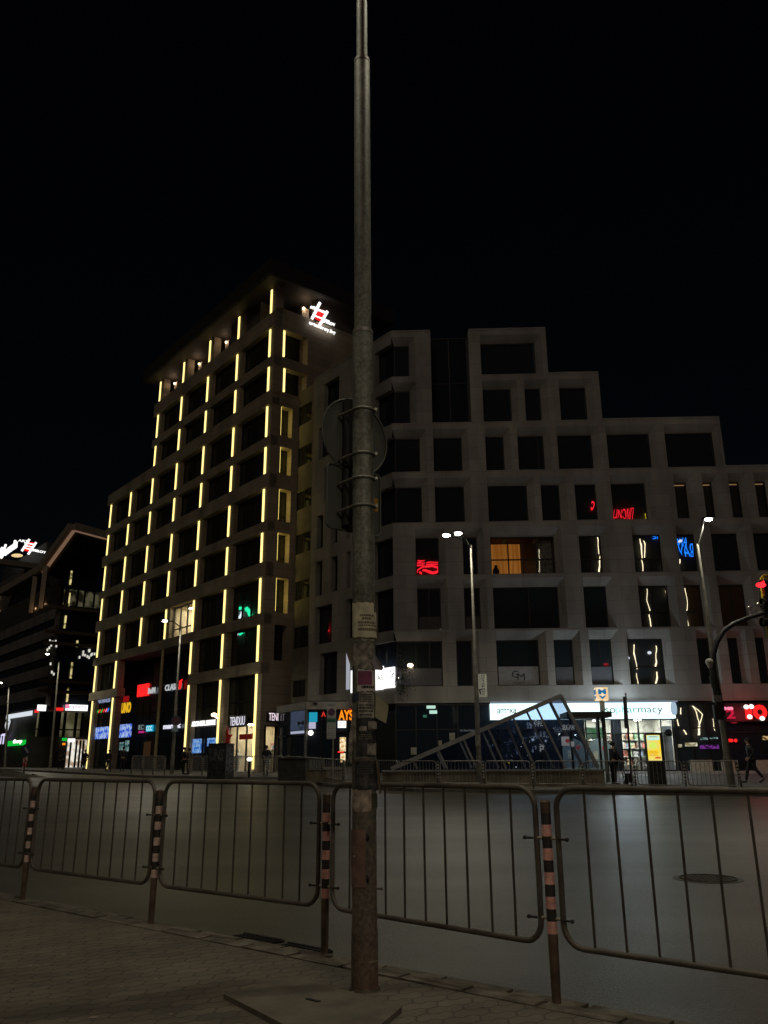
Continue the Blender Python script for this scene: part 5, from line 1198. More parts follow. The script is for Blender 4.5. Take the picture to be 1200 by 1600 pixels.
def post(p, label, near, group, red, h=1.10, r=.030, lean=(0, 0), ch=None):
    p = V(p); q = thing('striped_post', p, label, 'post', group); tp = p + V((lean[0], lean[1], h)); A = lambda z: p.lerp(tp, z / h)
    seg = 14 if near else 6; zb0 = .36 if near else .42
    mb = MB(); mb.tube([A(-.05), A(.1), A(zb0)], [r * .86, r * .92, r], seg); mb.build('shaft', M_POST if near else M_GREY, q)
    n = 5; top = h - .075; st = (top - zb0) / n
    for k in range(n):
        z = zb0 + k * st; mb = MB(); mb.tube([A(z), A(z + st * .5)], r * 1.01, seg); mb.build('red_band' if near else 'pale_band', red, q)
        mb = MB(); mb.tube([A(z + st * .5), A(z + st)], r * 1.0, seg); mb.build('black_band', M_PBLK, q)
    mb = MB(); mb.tube([A(top), A(h - .012), A(h)], [r * 1.0, r * 1.06, r * .7], seg); mb.build('cap', M_POST if near else M_GREY, q)
    if near:
        for z in (.88, .44):
            for s in (-1, 1):
                c = A(z); mb = MB(); mb.tube([c + KD * (s * .028), c + KD * (s * .085)], .009, 8); mb.build('sleeve', M_CLIP, q)
                mb = MB(); mb.tube([c + KD * (s * .085) - KN * .02, c + KD * (s * .135) - KN * .02], .007, 8); mb.tube([c + KD * (s * .135) - KN * .02, c + KD * (s * .15) - KN * .02], .011, 8); mb.build('bolt', M_PBLK, q)
    return q
# near row
NPX = [(35, 1406), (236, 1441), (507, 1487), (870, 1567)]
npos = [ground0(*q) for q in NPX]
stp = (npos[3] - npos[0]) / 3
LN = npos[0]; npos = [LN + stp * k + (npos[k] - (LN + stp * k)) * 1.0 for k in range(4)]
npos = [npos[0] - stp] + npos + [npos[3] + stp]
PL5 = ['far left', 'left of the tower shop lights', 'left of the steel lamp post', 'right of the steel lamp post', 'right']
plab = ['brown steel barrier panel cut off by the left edge of the photo', 'brown steel barrier panel, second from the left, between two pink banded posts', 'brown steel barrier panel directly left of the steel lamp post', 'brown steel barrier panel crossed by the steel lamp post', 'brown steel barrier panel at the right, cut off by the edge of the photo']
for k in range(5): panel(npos[k], npos[k + 1], plab[k], True, 'near barrier panels along the kerb')
qlab = ['black and pale pink banded post at the left edge of the near barrier', 'black and pink banded post between the second and third near panels', 'black and salmon banded post just left of the steel lamp post', 'black and salmon banded post right of the steel lamp post, nearest one']
for k in range(4): post(npos[k + 1], qlab[k], True, 'near banded posts', M_PPNK if k < 2 else M_PRED)
# far row
FPX = [1158.7, 1071.5, 993, 911, 833, 756, 685, 624, 580, 537, 503, 473, 443, 415.7, 389, 364, 338, 315, 293]
fp = [kerb_at(x) for x in FPX]
for k in range(len(fp) - 1):
    where = ORD[k] + ' from the right'
    panel(fp[k + 1], fp[k], 'thin grey barrier panel across the road, ' + where, False, 'far barrier panels across the road', bars=10, tr=.024, br=.011, z0=.22, z1=1.12, gap=.10)
for k, p in enumerate(fp):
    post(p, 'pale banded post of the barrier across the road, ' + ORD[k] + ' from the right', False, 'far banded posts across the road', mat('pale band', (.50, .46, .38), .5), h=1.12, r=.042, lean=(-.12, 0) if k == 0 else (0, 0))
LPX = [256, 238, 221, 204]; lp_ = [kerb_at(x, 1.2) for x in LPX]
for k in range(3): panel(lp_[k + 1], lp_[k], 'thin grey barrier panel before the tower entrance, ' + ORD[k] + ' from the right', False, 'barrier panels before the tower entrance', bars=10, tr=.022, br=.011, z0=.22, z1=1.12, gap=.1)
for k, p in enumerate(lp_): post(p, 'pale banded post before the tower entrance, ' + ORD[k] + ' from the right', False, 'banded posts before the tower entrance', MATS['pale band'], h=1.12, r=.045)

# ------------------------------------------------------------------ the steel lamp post in front
PB = ground0(570, 1546); PX, PY = PB.x, PB.y
def zpole(y, x=567): return EYE + ray(x, y).z * PY
tilt = (at(565.5, 60, PY).x - PX) / (zpole(60) - 0)
def pc(z): return V((PX + tilt * z, PY, z))
def steel_post():
    m = bpy.data.materials.new('weathered post'); nt, N, L = nodes_of(m); b = N['Principled BSDF']; b.inputs['Roughness'].default_value = .6; b.inputs['Metallic'].default_value = .25
    tc = N.new('ShaderNodeTexCoord'); sp = N.new('ShaderNodeSeparateXYZ'); L.new(tc.outputs['Object'], sp.inputs[0])
    n1 = N.new('ShaderNodeTexNoise'); n1.inputs['Scale'].default_value = 5; n1.inputs['Detail'].default_value = 8; n1.inputs['Roughness'].default_value = .7
    n2 = N.new('ShaderNodeTexNoise'); n2.inputs['Scale'].default_value = 38; n2.inputs['Detail'].default_value = 5
    mp = N.new('ShaderNodeMapping'); mp.inputs['Scale'].default_value = (1, 1, .35); L.new(tc.outputs['Object'], mp.inputs[0]); L.new(mp.outputs[0], n1.inputs['Vector']); L.new(tc.outputs['Object'], n2.inputs['Vector'])
    c1 = N.new('ShaderNodeValToRGB'); e = c1.color_ramp.elements; e[0].position = .36; e[0].color = (.08, .083, .066, 1); e[1].position = .66; e[1].color = (.235, .238, .20, 1)
    q = e.new(.5); q.color = (.155, .158, .128, 1); L.new(n1.outputs['Fac'], c1.inputs['Fac'])
    # rust near the foot
    mr = N.new('ShaderNodeMapRange'); mr.inputs['From Min'].default_value = 1.6; mr.inputs['From Max'].default_value = .0; L.new(sp.outputs['Z'], mr.inputs['Value'])
    ad = N.new('ShaderNodeMath'); ad.operation = 'MULTIPLY_ADD'; ad.inputs[1].default_value = 2.2; ad.inputs[2].default_value = -.95; L.new(n1.outputs['Fac'], ad.inputs[0])
    mu = N.new('ShaderNodeMath'); mu.operation = 'ADD'; mu.use_clamp = True; L.new(ad.outputs[0], mu.inputs[0])
    m3 = N.new('ShaderNodeMath'); m3.operation = 'MULTIPLY'; L.new(mr.outputs[0], m3.inputs[0]); m3.inputs[1].default_value = 1.0
    m4 = N.new('ShaderNodeMath'); m4.operation = 'MULTIPLY'; m4.use_clamp = True; m4.inputs[1].default_value = .9; L.new(m3.outputs[0], m4.inputs[0]); 
    m5 = N.new('ShaderNodeMath'); m5.operation = 'MULTIPLY'; m5.use_clamp = True; L.new(m4.outputs[0], m5.inputs[0]); L.new(mu.outputs[0], m5.inputs[1]); mu.inputs[1].default_value = .45
    mx = N.new('ShaderNodeMix'); mx.data_type = 'RGBA'; L.new(m5.outputs[0], mx.inputs['Factor']); L.new(c1.outputs['Color'], mx.inputs['A']); mx.inputs['B'].default_value = (.19, .10, .065, 1)
    rr = N.new('ShaderNodeMapRange'); rr.inputs['From Min'].default_value = .3; rr.inputs['From Max'].default_value = .7; rr.inputs['To Min'].default_value = .55; rr.inputs['To Max'].default_value = 1.35; L.new(n2.outputs['Fac'], rr.inputs['Value'])
    vm = N.new('ShaderNodeVectorMath'); vm.operation = 'SCALE'; L.new(mx.outputs['Result'], vm.inputs[0]); L.new(rr.outputs[0], vm.inputs['Scale']); L.new(vm.outputs[0], b.inputs['Base Color'])
    bp = N.new('ShaderNodeBump'); bp.inputs['Strength'].default_value = .25; bp.inputs['Distance'].default_value = .004; L.new(n2.outputs['Fac'], bp.inputs['Height']); L.new(bp.outputs[0], b.inputs['Normal'])
    return m
M_SP = steel_post()
lp_post = thing('steel_lamp_post', (PX, PY, 0), 'weathered steel lamp post with glued posters standing in the foreground', 'lamp post')
zj1, zj2 = zpole(517), zpole(94)
RB, RM, RT = .0785, .0665, .0485
mb = MB(); mb.tube([pc(-.1), pc(.32), pc(.335), pc(.35), pc(1.2), pc(2.4), pc(zj1 - .02), pc(zj1)], [RB * 1.06, RB * 1.06, RB * 1.05, RB * 1.0, RB, RB, RB, RB * .93], 32); mb.build('lower_shaft', M_SP, lp_post)
mb = MB(); mb.tube([pc(zj1 - .01), pc(zj2 - .03), pc(zj2)], [RM, RM, RM * .92], 28); mb.build('middle_shaft', M_SP, lp_post)
zT = 10.4
mb = MB(); mb.tube([pc(zj2 - .01), pc(zT)], [RT, RT * .8], 24); mb.build('upper_shaft', M_SP, lp_post)
mb = MB(); mb.tube([pc(zj2 - .035), pc(zj2 - .005)], [RM * 1.03, RM * 1.03], 28); mb.build('collar', M_STEEL, lp_post)
mb = MB(); mb.tube([pc(zj1 - .035), pc(zj1 - .008)], [RB * 1.02, RB * 1.02], 28); mb.build('collar', M_STEEL, lp_post)
for s, rd in ((1, (1.9, .5)), (-1, (-1.7, -.2))):
    tp = pc(zT); h = V((tp.x + rd[0], tp.y + rd[1], zT + .35))
    mb = MB(); mb.tube([tp - V((0, 0, .1)), tp.lerp(h, .5) + V((0, 0, .18)), h], .03, 10); mb.build('arm', M_SP, lp_post)
    mb = MB(); mb.abox(h.x - .3, h.x + .3, h.y - .14, h.y + .14, h.z - .03, h.z + .09); hd = mb.build('lamp_head', M_GREY, lp_post)
    mb = MB(); mb.abox(h.x - .22, h.x + .22, h.y - .10, h.y + .10, h.z - .045, h.z - .032); mb.build('lens', M_LENS, hd)
    light('post_lamp_light', h - V((0, 0, .12)), 340 if s > 0 else 270, (1.0, .92, .70), .12, hd)
def patch(z0, z1, x0, x1, r=RB, grow=.004, seg=10, zs=None, lift=0.0):
    """sheet glued on the post, between two picture columns; returns verts, faces"""
    cz = pc((z0 + z1) / 2); 
    def ang(x):
        d = ray(x, 1100); off = d.x * PY - cz.x; return math.asin(max(-1, min(1, off / r)))
    a0, a1 = ang(x0), ang(x1); vs = []
    for k in range(seg + 1):
        a = lerp(a0, a1, k / seg); q = V((math.sin(a), -math.cos(a), 0)) * (r + grow)
        for z in (z0, z1): vs.append(pc(z) + q)
    return vs, [[2 * k, 2 * k + 2, 2 * k + 3, 2 * k + 1] for k in range(seg)]
def notice(y0, y1, x0, x1, m_, label, grow=.004, name='paper_notice', lines=(), cat='notice', lm=M_BLACK, group=None):
    z1, z0 = zpole(y0), zpole(y1); mb = MB(); vs, fs = patch(z0, z1, x0, x1, grow=grow)
    # slightly torn lower and upper edges
    for i, v in enumerate(vs): v.z += random.uniform(-.006, .006)
    mb.add(vs, fs, True); o = mb.build(name, m_, org=pc(z0)); tag(o, label, cat, group)
    if lines:
        mb = MB()
        for (ya, yb, xa, xb) in lines:
            x = xa
            while x < xb:
                w_ = random.uniform(1.2, 4); mb.add(*patch(zpole(yb), zpole(ya), x, min(x + w_, xb), grow=grow + .0025, seg=2)); x += w_ + .7
        mb.build('printed_lines', lm, o)
    return o
M_PAPER = mat('yellowed paper', (.55, .52, .38), .85, var=.22, scale=14)
M_PAPER2 = mat('grey paper', (.33, .31, .27), .85, var=.4, scale=18)
M_PAPERD = mat('dirty paper', (.24, .225, .19), .9, var=.55, scale=22)
M_DKP = mat('dark poster', (.035, .035, .036), .7, var=.8, scale=20)
M_MAUVE = mat('mauve print', (.22, .06, .13), .8, var=.2)
notice(944, 996, 550.5, 584, M_PAPER, 'yellowed paper sheet, the upper of two overlapping at the top of the posters', grow=.003)
notice(958, 998, 554, 588.5, M_PAPER, 'cream paper notice with printed lines, topmost on the steel lamp post', grow=.010, lines=((963, 966, 563, 582), (968, 971, 566, 579), (974, 977, 561, 584), (979, 981, 562, 586), (984, 988, 561, 586)), lm=mat('faded ink', (.14, .12, .08), .8))
notice(1000, 1004, 552, 585, M_PAPERD, 'thin dirty strip of paper under the topmost notice', grow=.004)
notice(1007, 1047, 554, 585, M_PAPERD, 'grey bleached poster remains between two pale notices', grow=.0035)
notice(1048, 1082, 559, 585, mat('pale notice paper', (.52, .48, .46), .85, var=.12), 'white notice with a mauve printed block', grow=.006, lines=((1073, 1077, 566, 583),))
vs, fs = patch(zpole(1071.5), zpole(1050.5), 560.5, 580, grow=.0095); mb = MB(); mb.add(vs, fs, True); o = [x for x in bpy.data.objects if x.get('label') == 'white notice with a mauve printed block'][0]; mb.build('mauve_block', M_MAUVE, o)
notice(1083, 1122, 561, 583.5, M_PAPER2, 'grey notice densely printed with lines of text', grow=.0055, lines=[(1086 + k * 2.6, 1087.4 + k * 2.6, 563, 581) for k in range(5)] + [(1102, 1104, 562, 582), (1106, 1108.5, 562, 582), (1111, 1113, 562, 582), (1117, 1119, 563, 580)])
notice(1085, 1096, 552, 562, mat('blue sticker', (.03, .045, .09), .6), 'small dark blue sticker left of the printed notice', grow=.007)
notice(1122, 1182, 558, 586.5, M_DKP, 'large dark peeling poster in the middle of the steel lamp post', grow=.004, lines=[(1148 + k * 3.2, 1149.4 + k * 3.2, 562, 580) for k in range(3)], lm=M_PAPERD)
notice(1136, 1143, 562.5, 573, M_PAPER2, 'small pale sticker on the dark peeling poster', grow=.008)
notice(1185, 1192, 553, 584, mat('brown tape', (.10, .085, .06), .7, var=.4, scale=25), 'brown strip of tape under the dark peeling poster', grow=.004)
notice(1190, 1233, 556.5, 589, M_DKP, 'lower dark poster with faint print on the steel lamp post', grow=.006, lines=[(1196 + k * 3.6, 1197.6 + k * 3.6, 560, 582) for k in range(4)] + [(1224, 1226, 577, 586)], lm=mat('faint grey print', (.10, .10, .10), .8))
notice(1212, 1230, 563, 574, mat('charcoal scrap', (.07, .065, .06), .8, var=.6, scale=30), 'charcoal scrap of paper on the lower dark poster', grow=.009)
notice(1233, 1268, 552, 580, mat('brown paper scrap', (.36, .29, .24), .85, var=.5, scale=20), 'brown ragged paper scrap at the bottom of the posters', grow=.004)
rng = random.Random(11)
for k, (ya, yb, xa, xb, m_, lb) in enumerate(((1010, 1040, 551, 557, M_PAPER2, 'pale vertical strip of old tape, upper left of the posters'), (1100, 1160, 551.5, 558, M_PAPERD, 'dirty vertical paper strip at the left of the dark poster'), (1240, 1262, 580, 588, mat('mossy scrap', (.05, .055, .03), .9, var=.5, scale=20), 'mossy dark scrap at the right below the posters'), (1162, 1180, 574, 586, M_PAPERD, 'torn grey scrap at the lower right of the dark poster'), (1128, 1140, 575, 587, M_PAPERD, 'torn grey scrap at the upper right of the dark poster'))):
    notice(ya, yb, xa, xb, m_, lb, grow=.005 + .001 * k)
# loose corners curling off the post
def flap(pts, m_, label, thick=.003):
    lp = [pc(zpole(y)) * 0 + V((ray(x, y).x * (PY + dy), PY + dy, EYE + ray(x, y).z * (PY + dy))) for x, y, dy in pts]
    n = (lp[1] - lp[0]).cross(lp[2] - lp[0]).normalized() * thick; mb = MB(); c = sum(lp, V((0, 0, 0))) / len(lp)
    k = len(lp); b_ = c + n * 6
    mb.add(lp + [b_], [[i, (i + 1) % k, k] for i in range(k)], True); mb.add([p - n for p in lp] + [b_ - n], [[(i + 1) % k, i, k] for i in range(k)], True)
    o = mb.build('loose_paper', m_, org=lp[0]); return tag(o, label, 'paper')
flap([(584, 1019, -.07), (599, 1043, .02), (597, 1047, .03), (585, 1046, -.05), (580, 1034, -.08)], mat('mauve grey paper', (.30, .27, .30), .8), 'curled grey paper corner sticking out right above the white light box')
flap([(587, 1084, -.03), (607, 1102, .02), (606, 1112, .03), (603, 1130, .03), (590, 1123, -.02), (586, 1120, -.03)], mat('beige paper', (.36, .34, .24), .8, var=.12), 'large beige paper flap sticking out at the right of the post')
flap([(587, 1188, -.03), (591, 1190, -.02), (596, 1238, -.02), (593, 1242, -.03), (590, 1225, -.04)], mat('brown flap', (.13, .10, .075), .85, var=.3), 'long thin brown strip hanging off the lower right of the post')
flap([(551, 1110, -.03), (546, 1150, -.02), (544, 1190, -.03), (549, 1192, -.04), (552, 1150, -.04)], M_PAPERD, 'dirty paper strip hanging off the left of the post')
flap([(541, 1020, -.05), (551, 1008, -.04), (553, 1040, -.04), (548, 1042, -.05)], mat('brown grey scrap', (.16, .14, .11), .85, var=.3), 'torn brown grey paper corner at the upper left of the posters')
# service hatch
z1, z0 = zpole(1295), zpole(1384)
hatch_m = mat('rusty hatch', (.19, .115, .09), .65, var=.35, scale=12, bump=.2)
mb = MB(); vs, fs = patch(z0, z1, 551.6, 572, grow=.006); mb.add(vs, fs, True); vs2, fs2 = patch(z0, z1, 551.6, 572, grow=-.004); mb.add(vs2, [f[::-1] for f in fs2], True)
for i in range(0, len(vs) - 2, 2): mb.quad(vs[i], vs2[i], vs2[i + 2], vs[i + 2]); mb.quad(vs[i + 1], vs[i + 3], vs2[i + 3], vs2[i + 1])
mb.quad(vs[-2], vs[-1], vs2[-1], vs2[-2]); hatch = mb.build('hatch', hatch_m, lp_post)
for y in (1306, 1370):
    c = pc(zpole(y)); q = V((ray(575, y).x * PY, PY - RB * .95, c.z)); mb = MB(); mb.tube([q - V((0, .006, .022)), q + V((0, -.006, .022))], .008, 8); mb.build('hinge', M_DARKM, hatch)
q = V((ray(554.5, 1336).x * PY, PY - RB * .62, zpole(1336))); mb = MB(); mb.sphere(q + V((-.002, -.006, 0)), .008); mb.build('lock', mat('bright lock', (.8, .78, .7), .15, metal=1.0), hatch)
q = V((ray(588, 1388).x * PY, PY - .01, zpole(1388))); mb = MB(); mb.tube([q, q + V((.03, -.01, 0))], .006, 8); mb.sphere(q + V((.032, -.01, 0)), .010); mb.build('bolt', M_STEEL, lp_post)
mb = MB(); vs, fs = patch(zpole(1500), zpole(1497.5), 576, 590, r=RB * 1.05, grow=.006); mb.add(vs, fs, True); mb.build('weld_seam', mat('pale seam', (.34, .30, .2), .7), lp_post)
mb = MB(); mb.tube([pc(-.02), pc(.012)], [RB * 1.35, RB * 1.15], 24); mb.build('foot', mat('foot mortar', (.07, .06, .045), .95, var=.4), lp_post)

# backs of two traffic signs clamped to the post
psi = R(38)
SX = V((math.cos(psi), math.sin(psi), 0)); SN = V((math.sin(psi), -math.cos(psi), 0))
M_SBACK = mat('grey sign back', (.075, .082, .066), .6, metal=.2, var=.18, scale=3)
def sign_back(name, cpx, cpy, loop, label, rails, n0=.16):
    off = V((0, 0, 0)); y = PY + n0; c = at(cpx, cpy, y)
    q = thing(name, c, label, 'traffic sign')
    mb = MB(); pts = [c + SX * u + V((0, 0, v)) for u, v in loop]; mb.prism(pts, -SN * .003); mb.build('plate', M_SBACK, q)
    mb = MB(); mb.tube([p + SN * .004 for p in pts], .009, 8, closed=True); mb.build('rim', M_SBACK, q)
    pz = pc(c.z)
    mb = MB(); zs = [v for u, v in loop]; dux = (V((pz.x, pz.y, 0)) - V((c.x, c.y, 0))).dot(SX)
    cc = c + SX * (dux - .035)
    mb.beam(cc + SN * .03 + V((0, 0, min(zs) + .03)), cc + SN * .03 + V((0, 0, max(zs) - .03)), .075, .05, SN); mb.build('rail', mat('dark rail', (.03, .03, .028), .6), q)
    for yy in rails:
        z = EYE + ray(560, yy).z * PY; p0 = pc(z); rr_ = RB + .006
        arc = [p0 + V((math.cos(R(a)), math.sin(R(a)), 0)) * rr_ for a in range(-160, 1, 16)]
        ends = [c + SX * (dux - .11) + SN * .02, c + SX * (dux + .09) + SN * .02]
        l0 = V((ends[0].x, ends[0].y, z - .01)); l1 = V((ends[1].x, ends[1].y, z - .01))
        mb = MB(); mb.tube([l0] + arc + [l1], .010, 8); mb.build('clamp', M_STEEL, q)
        mb = MB(); mb.tube([arc[-1] + V((.005, -.01, 0)), arc[-1] + V((.012, -.045, 0))], .012, 8); mb.build('bolt', mat('zinc bolt', (.25, .25, .22), .5, metal=.6), q)
    return q
rS = .30
sign_back('round_sign_back', 554.5, 683, [(rS * math.cos(2 * math.pi * k / 48), rS * math.sin(2 * math.pi * k / 48)) for k in range(48)], 'round grey back of a traffic sign clamped high on the post', (643, 712))
hw_, hh_ = .243, .245; rc = .04
loop = []
for cx, cy, s in ((hw_ - rc, -hh_ + rc, -90), (hw_ - rc, hh_ - rc, 0), (-hw_ + rc, hh_ - rc, 90), (-hw_ + rc, -hh_ + rc, 180)):
    for k in range(5): an = R(s + 90 * k / 4); loop.append((cx + rc * math.cos(an), cy + rc * math.sin(an)))
sb = sign_back('square_sign_back', 553, 782, loop, 'square grey back of a traffic sign under the round one', (750, 793))
q = at(586.5, 789, PY + .12); mb = MB(); mb.box(Plane((q.x, q.y), (SX.x, SX.y), (SN.x, SN.y)), -.02, .02, .0, .006, q.z - .05, q.z + .05); o = mb.build('orange_sticker', mat('orange sticker', (.35, .17, .02), .6), sb)

# ------------------------------------------------------------------ things on the near ground and the road
mb = MB()
c = ground0(1105, 1361); c.z = H(c.y)
mb.tube([c - V((0, 0, .02)), c + V((0, 0, .003))], .42, 40)
mb.tube([c + V((math.cos(R(a)) * .34, math.sin(R(a)) * .34, .008)) for a in range(0, 360, 10)], .012, 6, closed=True)
for k in range(7):
    for j in range(7):
        x, y = -.24 + .08 * k, -.24 + .08 * j
        if x * x + y * y < .075: mb.abox(c.x + x - .025, c.x + x + .025, c.y + y - .012, c.y + y + .012, c.z + .004, c.z + .012)
tag(mb.build('manhole_cover', mat('cast iron', (.070, .066, .054), .6, metal=.1, var=.3, scale=20, bump=.3), org=c), 'round cast iron manhole cover in the road behind the right barrier panel', 'manhole cover')
for k, (x0, y0, lb) in enumerate(((396, 1446, 'iron drain grate in the gutter, the left one'), (468, 1460, 'iron drain grate in the gutter, nearer the lamp post'))):
    c = ground0(x0, y0); pl = Plane((c.x, c.y), (KD.x, KD.y), (KN.x, KN.y)); mb = MB()
    z = H(c.y) + .004
    for s in (-.12, .10): mb.box(pl, -.24, .24, s, s + .02, z - .06, z + .012)
    for j in range(9): u = -.24 + j * .0575; mb.hexa([pl.P(u, -.10, z - .04), pl.P(u + .02, -.10, z - .04), pl.P(u + .06, .10, z - .04), pl.P(u + .04, .10, z - .04), pl.P(u, -.10, z + .01), pl.P(u + .02, -.10, z + .01), pl.P(u + .06, .10, z + .01), pl.P(u + .04, .10, z + .01)])
    mb.box(pl, -.235, .235, -.118, .118, z - .05, z - .03)
    tag(mb.build('drain_grate', mat('black iron', (.014, .013, .012), .6, metal=.3, var=.3, scale=20), org=c), lb, 'drain grate', 'drain grates in the gutter')
sl = [ground0(*q) for q in ((349, 1561), (462, 1531), (628, 1582), (560, 1640), (520, 1650))]
mb = MB(); mb.prism([p - V((0, 0, .05)) for p in sl], V((0, 0, .078))); mb2 = MB()
tag(mb.build('concrete_slab', mat('worn concrete', (.135, .12, .092), .85, var=.22, scale=5, bump=.35, bscale=50), org=sl[0]), 'low concrete slab lying on the pavement at the foot of the lamp post', 'slab')
q = ground0(489, 1572); mb = MB(); pl = Plane((q.x, q.y), (KD.x, KD.y), (KN.x, KN.y)); mb.box(pl, -.05, .05, -.012, .012, .0281, .033); tag(mb.build('lifting_slot', M_BLACK, org=q), 'small dark slot in the concrete slab', 'slot')
# cracks in the asphalt
rng = random.Random(21)
for k in range(5):
    p = NP.P(rng.uniform(-5, 5), rng.uniform(.8, 7), 0); an = rng.uniform(-.5, .5) + (0 if k % 2 else 1.3); mb = MB(); L_ = []
    for t in range(26):
        an += rng.uniform(-.28, .28); p = p + V((math.cos(an), math.sin(an), 0)) * .13; L_.append(V((p.x, p.y, H(p.y) + .006)))
    for a, b in zip(L_, L_[1:]):
        d = (b - a).normalized(); sdv = V((-d.y, d.x, 0)) * rng.uniform(.003, .008); mb.add([a - sdv, b - sdv, b + sdv, a + sdv], [[0, 1, 2, 3]])
    tag(mb.build('road_crack', mat('tar line', (.02, .019, .017), .5)), kind='structure')
# fallen leaves, paper crumbs and grit
rng = random.Random(5)
mb = MB()
for k in range(170):
    u, n = rng.uniform(-4.2, 4.2), rng.uniform(-3.4, -.1); p = NP.P(u, n, .004); s = rng.uniform(.006, .02) * (1.5 if rng.random() < .1 else 1); an = rng.uniform(0, 6.28)
    a = V((math.cos(an), math.sin(an), 0)) * s; b = V((-a.y, a.x, 0)) * rng.uniform(.4, .9)
    mb.add([p - a, p + b + V((0, 0, .004)), p + a, p - b + V((0, 0, .002))], [[0, 1, 2, 3]])
tag(mb.build('litter', mat('litter', (.26, .22, .16), .9, var=.6, scale=3)), kind='stuff')

# ------------------------------------------------------------------ street furniture on the far side
# graffiti covered cabinet
pA_ = on_plaza(323.5, 46.6); pB_ = on_plaza(351.5, 46.2); pCc = on_plaza(364, 47.6)
z0 = HPV(46.5) - .02; zt_ = EYE + ray(340, 1163.5).z * 46.5
fr = [V((p.x, p.y, 0)) for p in (pA_, pB_, pCc)]; fr.append(fr[0] + fr[2] - fr[1])
cab = thing('utility_cabinet', (fr[0].x, fr[0].y, z0), 'dark utility cabinet covered in graffiti before the lit shops', 'cabinet')
mb = MB(); mb.hexa([p + V((0, 0, z0)) for p in fr] + [p + V((0, 0, zt_)) for p in fr]); mb.build('body', mat('dark cabinet paint', (.045, .045, .042), .7, var=.5, scale=6), cab)
cxy = sum(fr, V((0, 0, 0))) / 4
mb = MB(); mb.hexa([cxy + (p - cxy) * 1.03 + V((0, 0, zt_ + .003)) for p in fr] + [cxy + (p - cxy) * 1.03 + V((0, 0, zt_ + .07)) for p in fr]); mb.build('lid', M_DARKM, cab)
PFc = Plane((fr[0].x, fr[0].y), (fr[1] - fr[0])[:2], (0, -1)); d_ = (fr[1] - fr[0]).normalized(); PFc.n = V((d_.y, -d_.x, 0)); wF = (fr[1] - fr[0]).length
mb = MB(); mb.text('UNS', PFc.P(.1, .006, z0 + .95), PFc.u * (wF * .8), V((0, 0, .62)), bold=.03, shear=.2)
mb.build('graffiti', mat('pale spray paint', (.17, .17, .18), .8, var=.4, scale=8), cab)
d2 = (fr[2] - fr[1]).normalized(); P2 = Plane((fr[1].x, fr[1].y), d2[:2], (d2.y, -d2.x)); w2 = (fr[2] - fr[1]).length
mb = MB(); rng = random.Random(2)
for k in range(46):
    u = rng.uniform(.05, w2 - .25); z = rng.uniform(z0 + .2, zt_ - .2); mb.box(P2, u, u + rng.uniform(.05, .18), .0, .008, z, z + rng.uniform(.03, .12))
mb.build('sticker', mat('grey stickers', (.16, .17, .20), .8, var=.7, scale=8), cab)
# parking zone sign
b = on_plaza(519.5, 41.6); pk = thing('parking_sign', b, 'tall parking zone sign with a no parking disc before the corner shop', 'traffic sign')
PQ = Plane((b.x, b.y - .05), UC, NC)
mb = MB(); mb.tube([b - V((0, 0, .1)), V((b.x, b.y, EYE + ray(519, 1100).z * 41.6))], .035, 10); mb.build('pole', M_STEEL, pk)
a0, zt_ = PQ.px(511.3, 1098.5); a1, zm = PQ.px(525, 1121.5); _, zb_ = PQ.px(518, 1154)
M_SGN = mat('pale sign sheet', (.34, .35, .34), .6, var=.1)
mb = MB(); mb.box(PQ, a0, a1, 0, .03, zm, zt_); mb.build('upper_plate', M_SGN, pk)
mb = MB(); mb.box(PQ, a0, a1, 0, .03, zb_, zm - .03); lower = mb.build('lower_plate', M_SGN, pk)
mb = MB(); mb.text('ЗОНА', PQ.P(a0 + .07, .032, zt_ - .17), PQ.u * (a1 - a0 - .14), V((0, 0, .12)), PQ.n * .003, bold=.01); mb.build('lettering', M_BLACK, pk)
ca, cz_ = (a0 + a1) / 2, zt_ - .44
mb = MB(); mb.tube([PQ.P(ca, .03, cz_), PQ.P(ca, .036, cz_)], .19, 20); mb.build('disc', mat('dim red ring', (.22, .05, .07), .5), pk)
mb = MB(); mb.tube([PQ.P(ca, .034, cz_), PQ.P(ca, .040, cz_)], .14, 20); mb.build('disc_face', mat('navy disc', (.03, .035, .09), .5), pk)
mb = MB(); mb.beam(PQ.P(ca - .11, .042, cz_ + .11), PQ.P(ca + .11, .042, cz_ - .11), .035, .006, PQ.n); mb.build('bar', MATS['dim red ring'], pk)
mb = MB(); mb.box(PQ, a0 + .01, a1 - .01, .03, .034, zm - .22, zm - .05); mb.build('green_strip', mat('green strip', (.02, .10, .06), .6), lower)
mb = MB()
for k in range(9):
    z = zm - .32 - k * .085; x = a0 + .05
    while x < a1 - .08: w_ = random.uniform(.03, .09); mb.box(PQ, x, min(x + w_, a1 - .05), .03, .033, z - .025, z); x += w_ + .015
mb.build('small_print', mat('grey print', (.12, .13, .12), .7), lower)
